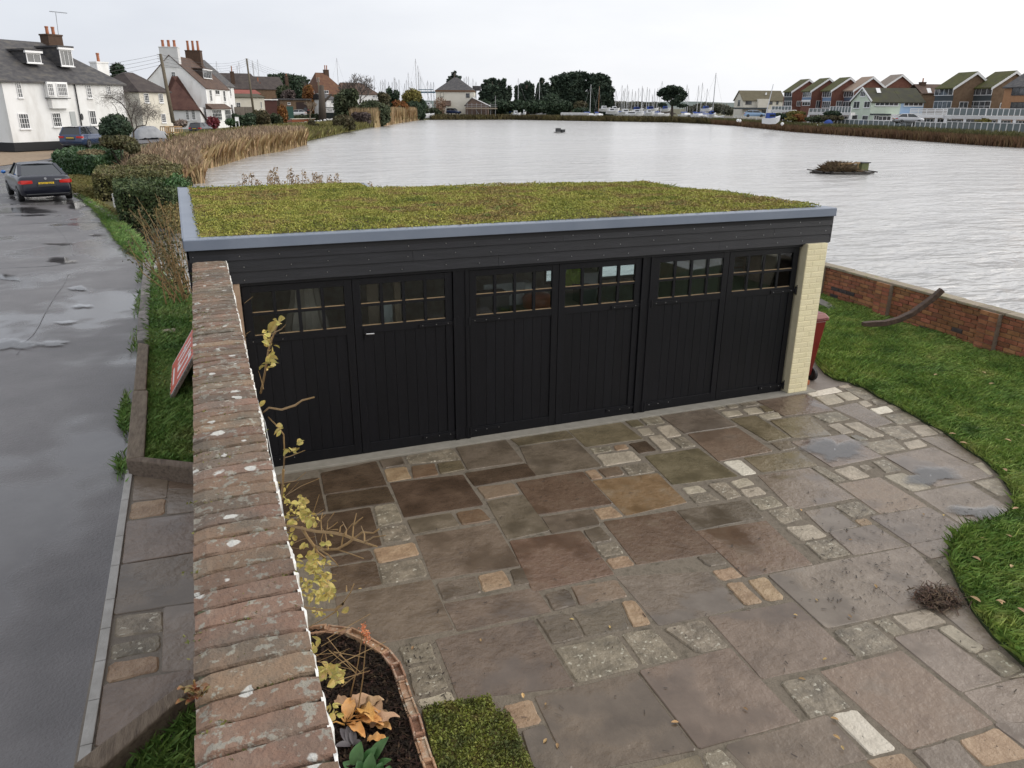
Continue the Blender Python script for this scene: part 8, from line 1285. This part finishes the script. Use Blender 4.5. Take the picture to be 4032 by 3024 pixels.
h, ff, fg, ze = corner_house('timber_house', 'orange clad modern house with dark upper windows at the right edge', 'T', 2420, 300, zc_for('T', 2420, 300, 7.4), m_slate, m_oran, [((1960, 490, 2400, 620), m_oran)], m_gfr, [((1990, 320, 2400, 485), 3, 1), ((1960, 630, 2400, 780), 4, 1)], [], fl=7.)
# green and blue pair with the long dark roof
zc = zc_for('Q', 622, 550, 5.1); C = at(*px('Q', 622, 550), zc); f = Fac(np.array([*C[:2], 0]), EG); fe = Fac(np.array([*C[:2], 0]), EF); ze = C[2]; sm, _ = f.sz(*px('Q', 1268, 560)); s1, _ = f.sz(*px('Q', 1765, 560)); D = 8.2; zr = fe.sz(*px('Q', 420, 250))[1]
hg = thing('green_house', (*C[:2], .8), 'pale green gabled house with mossy dark roof facing the water', 'house', 'houses along the right shore'); hb = thing('blue_house', f.P(sm, 0, .8), 'pale blue house joined to the right of the green house', 'house', 'houses along the right shore')
walls(hg, f, 0, sm, 0, -D, .2, ze, m_green, zr-.1); walls(hb, f, sm+.01, s1, 0, -D, .2, ze, m_blue, zr-.1); m_dmoss = M('dark_mossy_tile', [(.03, .032, .022), (.05, .048, .03), (.06, .062, .02)], scale=.5, rough=.9, bump=.4, bscale=6); roof_gable(hg, f, 0, sm-.26, 0, -D, ze, zr, m_dmoss, over=.25); roof_gable(hb, f, sm+.26, s1, 0, -D, ze, zr+.004, m_dmoss, over=.25)
for a_, b_ in (((148, 545), (420, 250)), ((420, 250), (625, 548))): p, q = fe.sz(*px('Q', *a_), .3), fe.sz(*px('Q', *b_), .3); MB().bar(fe.P(p[0], .3, p[1]), fe.P(q[0], .3, q[1]), .08, .3).build('barge_board', m_wfr, hg)
for r_, cc in (((388, 325, 478, 445), 3), ((240, 545, 350, 705), 2), ((470, 545, 578, 690), 2), ((205, 835, 300, 1000), 1), ((425, 850, 530, 1005), 1)): win(hg, fe, 'Q', r_, cc, 1, off=.02, fw=.1, bar=.08)
for r_, cc, hh_ in (((705, 560, 1195, 650), 5, hg), ((670, 850, 765, 960), 2, hg), ((770, 865, 1030, 970), 3, hg), ((1330, 565, 1730, 655), 4, hb), ((1325, 865, 1500, 1010), 2, hb)): win(hh_, f, 'Q', r_, cc, 1, fw=.1, bar=.09, off=.02 if r_[1] < 800 else 1.45)
depthbox(hg, f, 'Q', (670, 820, 1040, 1030), 1.4, 1.4, m_green, 'ground_bay'); depthbox(hg, f, 'Q', (1050, 830, 1330, 1030), 1.5, 1.5, m_wfr, 'garage_door'); depthbox(hb, f, 'Q', (1335, 830, 1510, 1030), 1.4, 1.4, m_blue, 'ground_bay'); depthbox(hg, f, 'Q', (680, 815, 1040, 848), 1.7, 1.7, m_dpan, 'bay_roof')
for x in (725, 1830): s_, z_ = f.sz(*px('Q', x+45, 300), -2.6); MB().add([f.P(s_-.4, -2.2, z_-.5), f.P(s_+.4, -2.2, z_-.5), f.P(s_+.4, -3., z_+.35), f.P(s_-.4, -3., z_+.35)], [(0, 1, 2, 3)]).build('rooflight', m_wfr, hg if x < 1000 else hb)
s_, z_ = f.sz(*px('Q', 1960, 70), -6); rh = thing('rear_house', f.P(s_, -10, .8), 'brown roofed house with chimney just showing behind the slatted balcony', 'house', 'houses along the right shore'); walls(rh, f, s_-1.4, s_+4, -6.5, -13, .2, zr-.8, m_bbw); roof_gable(rh, f, s_-1.4, s_+4, -6.5, -13, zr-.8, zr+.9, m_tile); chimney(rh, f, s_, -9.5, zr-.8, z_-.5, 1., 1., m_stack, 1, poth=.7)
# conservatories, balconies and columns
def balcony(name, label, c, x0, x1, ydeck, yrail, zc, slats, nposts, cols, glass_=False, ybase=1180):
    a, b = at(*px(c, x0, ydeck), zc), at(*px(c, x1, ydeck), zc*.985); zt_ = at(*px(c, x0, yrail), zc)[2]; f = Fac(np.array([*a[:2], 0]), (b-a)[:2]); L2 = np.linalg.norm((b-a)[:2]); g = f.fr(); t = thing(name, (*a[:2], .9), label, 'balcony', 'balconies along the right shore'); zd = a[2]
    MB().box(-.1, L2+.1, -3., .1, zd-.5, zd, g).build('deck', m_wfr if not glass_ or slats else m_gwall, t)
    for k in range(nposts): s_ = L2*k/(nposts-1); MB().box(s_-.05, s_+.05, -.05, .05, zd, zt_, g).build('rail_post', m_wfr, t)
    for k in range(slats): z = zd+(zt_-zd)*(k+1)/slats; MB().box(0, L2, -.03, .045, z-.14, z, g).build('slat', m_wfr, t)
    if glass_:
        MB().box(0, L2, -.04, .04, zt_-.08, zt_, g).build('hand_rail', m_gwall, t)
        for k in range(nposts-1): MB().box(L2*k/(nposts-1)+.06, L2*(k+1)/(nposts-1)-.06, -.012, .012, zd+.05, zt_-.09, g).build('glass_panel', m_glz, t)
    for k in range(cols):
        s_ = L2*k/max(1, cols-1); MB().box(s_-.2, s_+.2, -.35, .05, .6, zd-.5, g).build('column', m_wfr, t)
        if k < cols-1:
            wn = (L2/(cols-1)-.4); win_sz(t, f, s_+.2, s_+.2+wn, 1.0, zd-.6, 3, 1, -.9, fw=.12, bar=.1, name='glazed_bay', sill=False)
    return t
balcony('slatted_balcony', 'white slatted balcony on columns between the blue house and brown house', 'T', -90, 740, 870, 750, 124, 4, 6, 4, ybase=1180); balcony('glass_balcony', 'glass balcony on white columns before the second brown house', 'T', 650, 1430, 890, 740, 119, 0, 7, 3, True); balcony('dark_balcony', 'dark deck balcony with glass rail at the right edge', 'T', 1440, 2350, 900, 750, 113, 0, 9, 4, True)
balcony('wooden_balcony', 'dark timber balcony in front of the farthest brick house', 'E', 700, 1040, 585, 520, 165, 0, 7, 3, True); balcony('blue_conservatory', 'blue glazed conservatory with roof terrace below the second brick house', 'E', 1350, 1700, 625, 560, 150, 0, 6, 3, True); balcony('grey_balcony', 'pale railed balcony before the third brick house', 'E', 1710, 2075, 630, 525, 144, 0, 8, 3, True)
# sea wall and railings
SW = [(2700, 452), (2880, 467), (3100, 482), (3320, 493), (3582, 506), (3717, 512), (4032, 524), (4300, 534)]; sw = [G(u, v, 1.0) for u, v in SW]; t = thing('sea_wall', (*sw[3][:2], 0), 'low grey concrete sea wall below the right-hand houses', 'wall'); m_sea = M('stained_concrete', [(.07, .065, .055), (.11, .10, .085), (.14, .13, .11)], scale=.8, rough=.9, bump=.3, bscale=5)
for a, b in zip(sw, sw[1:]):
    f = Fac(np.array([*a[:2], 0]), (b-a)[:2]); L2 = np.linalg.norm((b-a)[:2]); MB().box(0, L2, -.5, 0, -.8, 1.0, f.fr()).build('wall_length', m_sea, t); MB().box(0, L2, -14, -.5, -.5, .82, f.fr()).build('garden_terrace', m_sea, t)
def railing(label, i0, i1, n, mat, hgt=1.05, fill=True, f0=0., f1=1.):
    a, b = sw[i0], sw[i1]; a, b = a+(b-a)*f0, a+(b-a)*f1; f = Fac(np.array([*a[:2], 0]), (b-a)[:2]); L2 = np.linalg.norm((b-a)[:2]); g = f.fr(); t = thing('railing', (*a[:2], 1.), label, 'railing', 'railings on the sea wall')
    for k in range(n+1): s_ = L2*k/n; MB().box(s_-.05, s_+.05, -.3, -.2, 1., 1.+hgt, g).build('post', mat, t)
    MB().box(0, L2, -.29, -.21, 1.+hgt-.1, 1.+hgt, g).build('top_rail', mat, t)
    if fill:
        for k in range(n): MB().box(L2*k/n+.08, L2*(k+1)/n-.08, -.265, -.245, 1.1, 1.+hgt-.12, g).build('panel', m_glz, t)
railing('white railing along the wall below the green house', 3, 4, 13, m_wfr); railing('glass railing below the slatted balcony', 4, 5, 6, m_wfr, f0=.1); railing('glass railing along the wall at the right edge', 5, 6, 13, m_gwall, 1.2); railing('pale panel railing left of the green house', 2, 3, 8, m_wfr, f0=.55); railing('white rails before the cream house garage', 1, 2, 6, m_wfr, .8, False, .05, .5)
# garden shrubs, boats ashore, car
random.seed(77)
for lb, bl, mt in (('dark clipped shrubs before the farthest brick house', [(820, 700, 110, 50, 158, 2.), (1000, 690, 60, 60, 156, 2.)], m_drk), ('rounded russet shrub in the terrace gardens', [(1170, 730, 80, 60, 148, 2.)], m_rus), ('green and yellow shrubs in the terrace gardens', [(1080, 660, 70, 50, 152, 2.), (1040, 740, 60, 30, 148, 1.5), (1200, 650, 60, 30, 152, 1.5)], m_wil), ('mixed garden shrubs below the blue conservatory', [(1420, 750, 110, 40, 142, 2.), (1560, 740, 90, 50, 140, 2.)], m_mid), ('olive arching shrub left of the green house', [(1720, 730, 110, 40, 138, 2.), (1850, 730, 70, 30, 137, 1.5)], m_oliv), ('dark ivy mound below the grey balcony', [(1760, 660, 80, 50, 139, 2.)], m_drk)):
    bush('garden_shrub', lb, blobs_px([zpx('E', *q) for q in bl]), 1500, .26, mt, group='garden shrubs on the right shore', z0=.8)
bush('palm_shrub', 'yellow green palm-like shrub beside the glass balcony', blobs_px([zpx('T', 1330, 1050, 80, 60, 106, 1.2), zpx('T', 1420, 1010, 50, 50, 106, 1.)]), 1500, .2, m_wil, group='garden shrubs on the right shore', z0=.8); bush('palm_shrub', 'pale spiky shrub at the right edge terrace', blobs_px([zpx('T', 2120, 1130, 80, 50, 102, 1.)]), 900, .2, m_oliv, group='garden shrubs on the right shore', z0=.8); bush('bare_thicket', 'brown bare thicket on the shore below the slatted balcony', blobs_px([zpx('T', 150, 1200, 200, 40, 112, 1.), zpx('Q', 1650, 1200, 250, 40, 113, 1.)]), 2600, .13, m_pur2, z0=-.1)
car('parked_car', 'pale blue car parked behind white rails by the cream house', at(*px('E', 400, 740), 168)+np.array([0, 0, .3]), R(125), 4.6, 1.8, M('pale_blue_car', (.25, .38, .55), rough=.3, coat=.6), 'hatch', 'cars on the right shore', plate=''); car('parked_car', 'silver car behind the railing below the blue house', at(*px('Q', 1400, 1050), 118)+np.array([0, 0, .1]), R(115), 4.2, 1.75, m_sicar, 'hatch', 'cars on the right shore', plate='')
p = at(*px('E', 690, 830), 138); motor('E', 690, 835, 290, 138, 'small white sailing boat with dark blue cover on the right shore', True); 
a = at(*px('E', 575, 770), 138); b = at(*px('E', 730, 140), 138); t = thing('boat_mast', a, 'thin leaning mast of the small boat before the brick terrace', 'mast'); MB().tube([a, b], [.10, .06], 6).build('spar', m_mast, t); MB().tube([at(*px('E', 655, 470), 138), b], .03, 4).build('stay', mst, t)
a = at(*px('E', 1520, 880), 137); c0 = at(*px('E', 1680, 880), 137); t = thing('covered_dinghy', c0, 'white dinghy under a domed dark blue tarpaulin on the right shore', 'boat', 'boats on the far shore'); k = MB(); k.lathe([(2.1, 0), (2.05, .7), (1.7, 1.6), (1.0, 2.2), (.2, 2.4)], n=14); k.v = [(c0[0]+q[0]*.46, c0[1]+q[1]*.4, c0[2]+q[2]*.5) for q in k.v]; k.build('tarpaulin', m_sailc, t, smooth=True); MB().prism([(a[0]-.3, a[1]-.5), (c0[0]+.5, c0[1]-.6), (c0[0]+.5, c0[1]+.6), (a[0]-.3, a[1]+.5)], c0[2]-.1, c0[2]+.4).build('hull', m_hull, t, bevel=.2)
for k, (x, y) in enumerate(((110, 770), (150, 775), (885, 830))): p = at(*px('E', x, y), 160 if k < 2 else 140); o = MB().lathe([(.08, -.3), (.26, -.12), (.28, .1), (.1, .28)], tuple(p), 10); o.build('mooring_buoy', m_wfr, smooth=True, label=('left', 'right', 'single')[k]+' white mooring buoy on the '+('shore before the cream house', 'shore before the cream house', 'shore right of the small boat')[k], cat='buoy', group='buoys on the right shore')
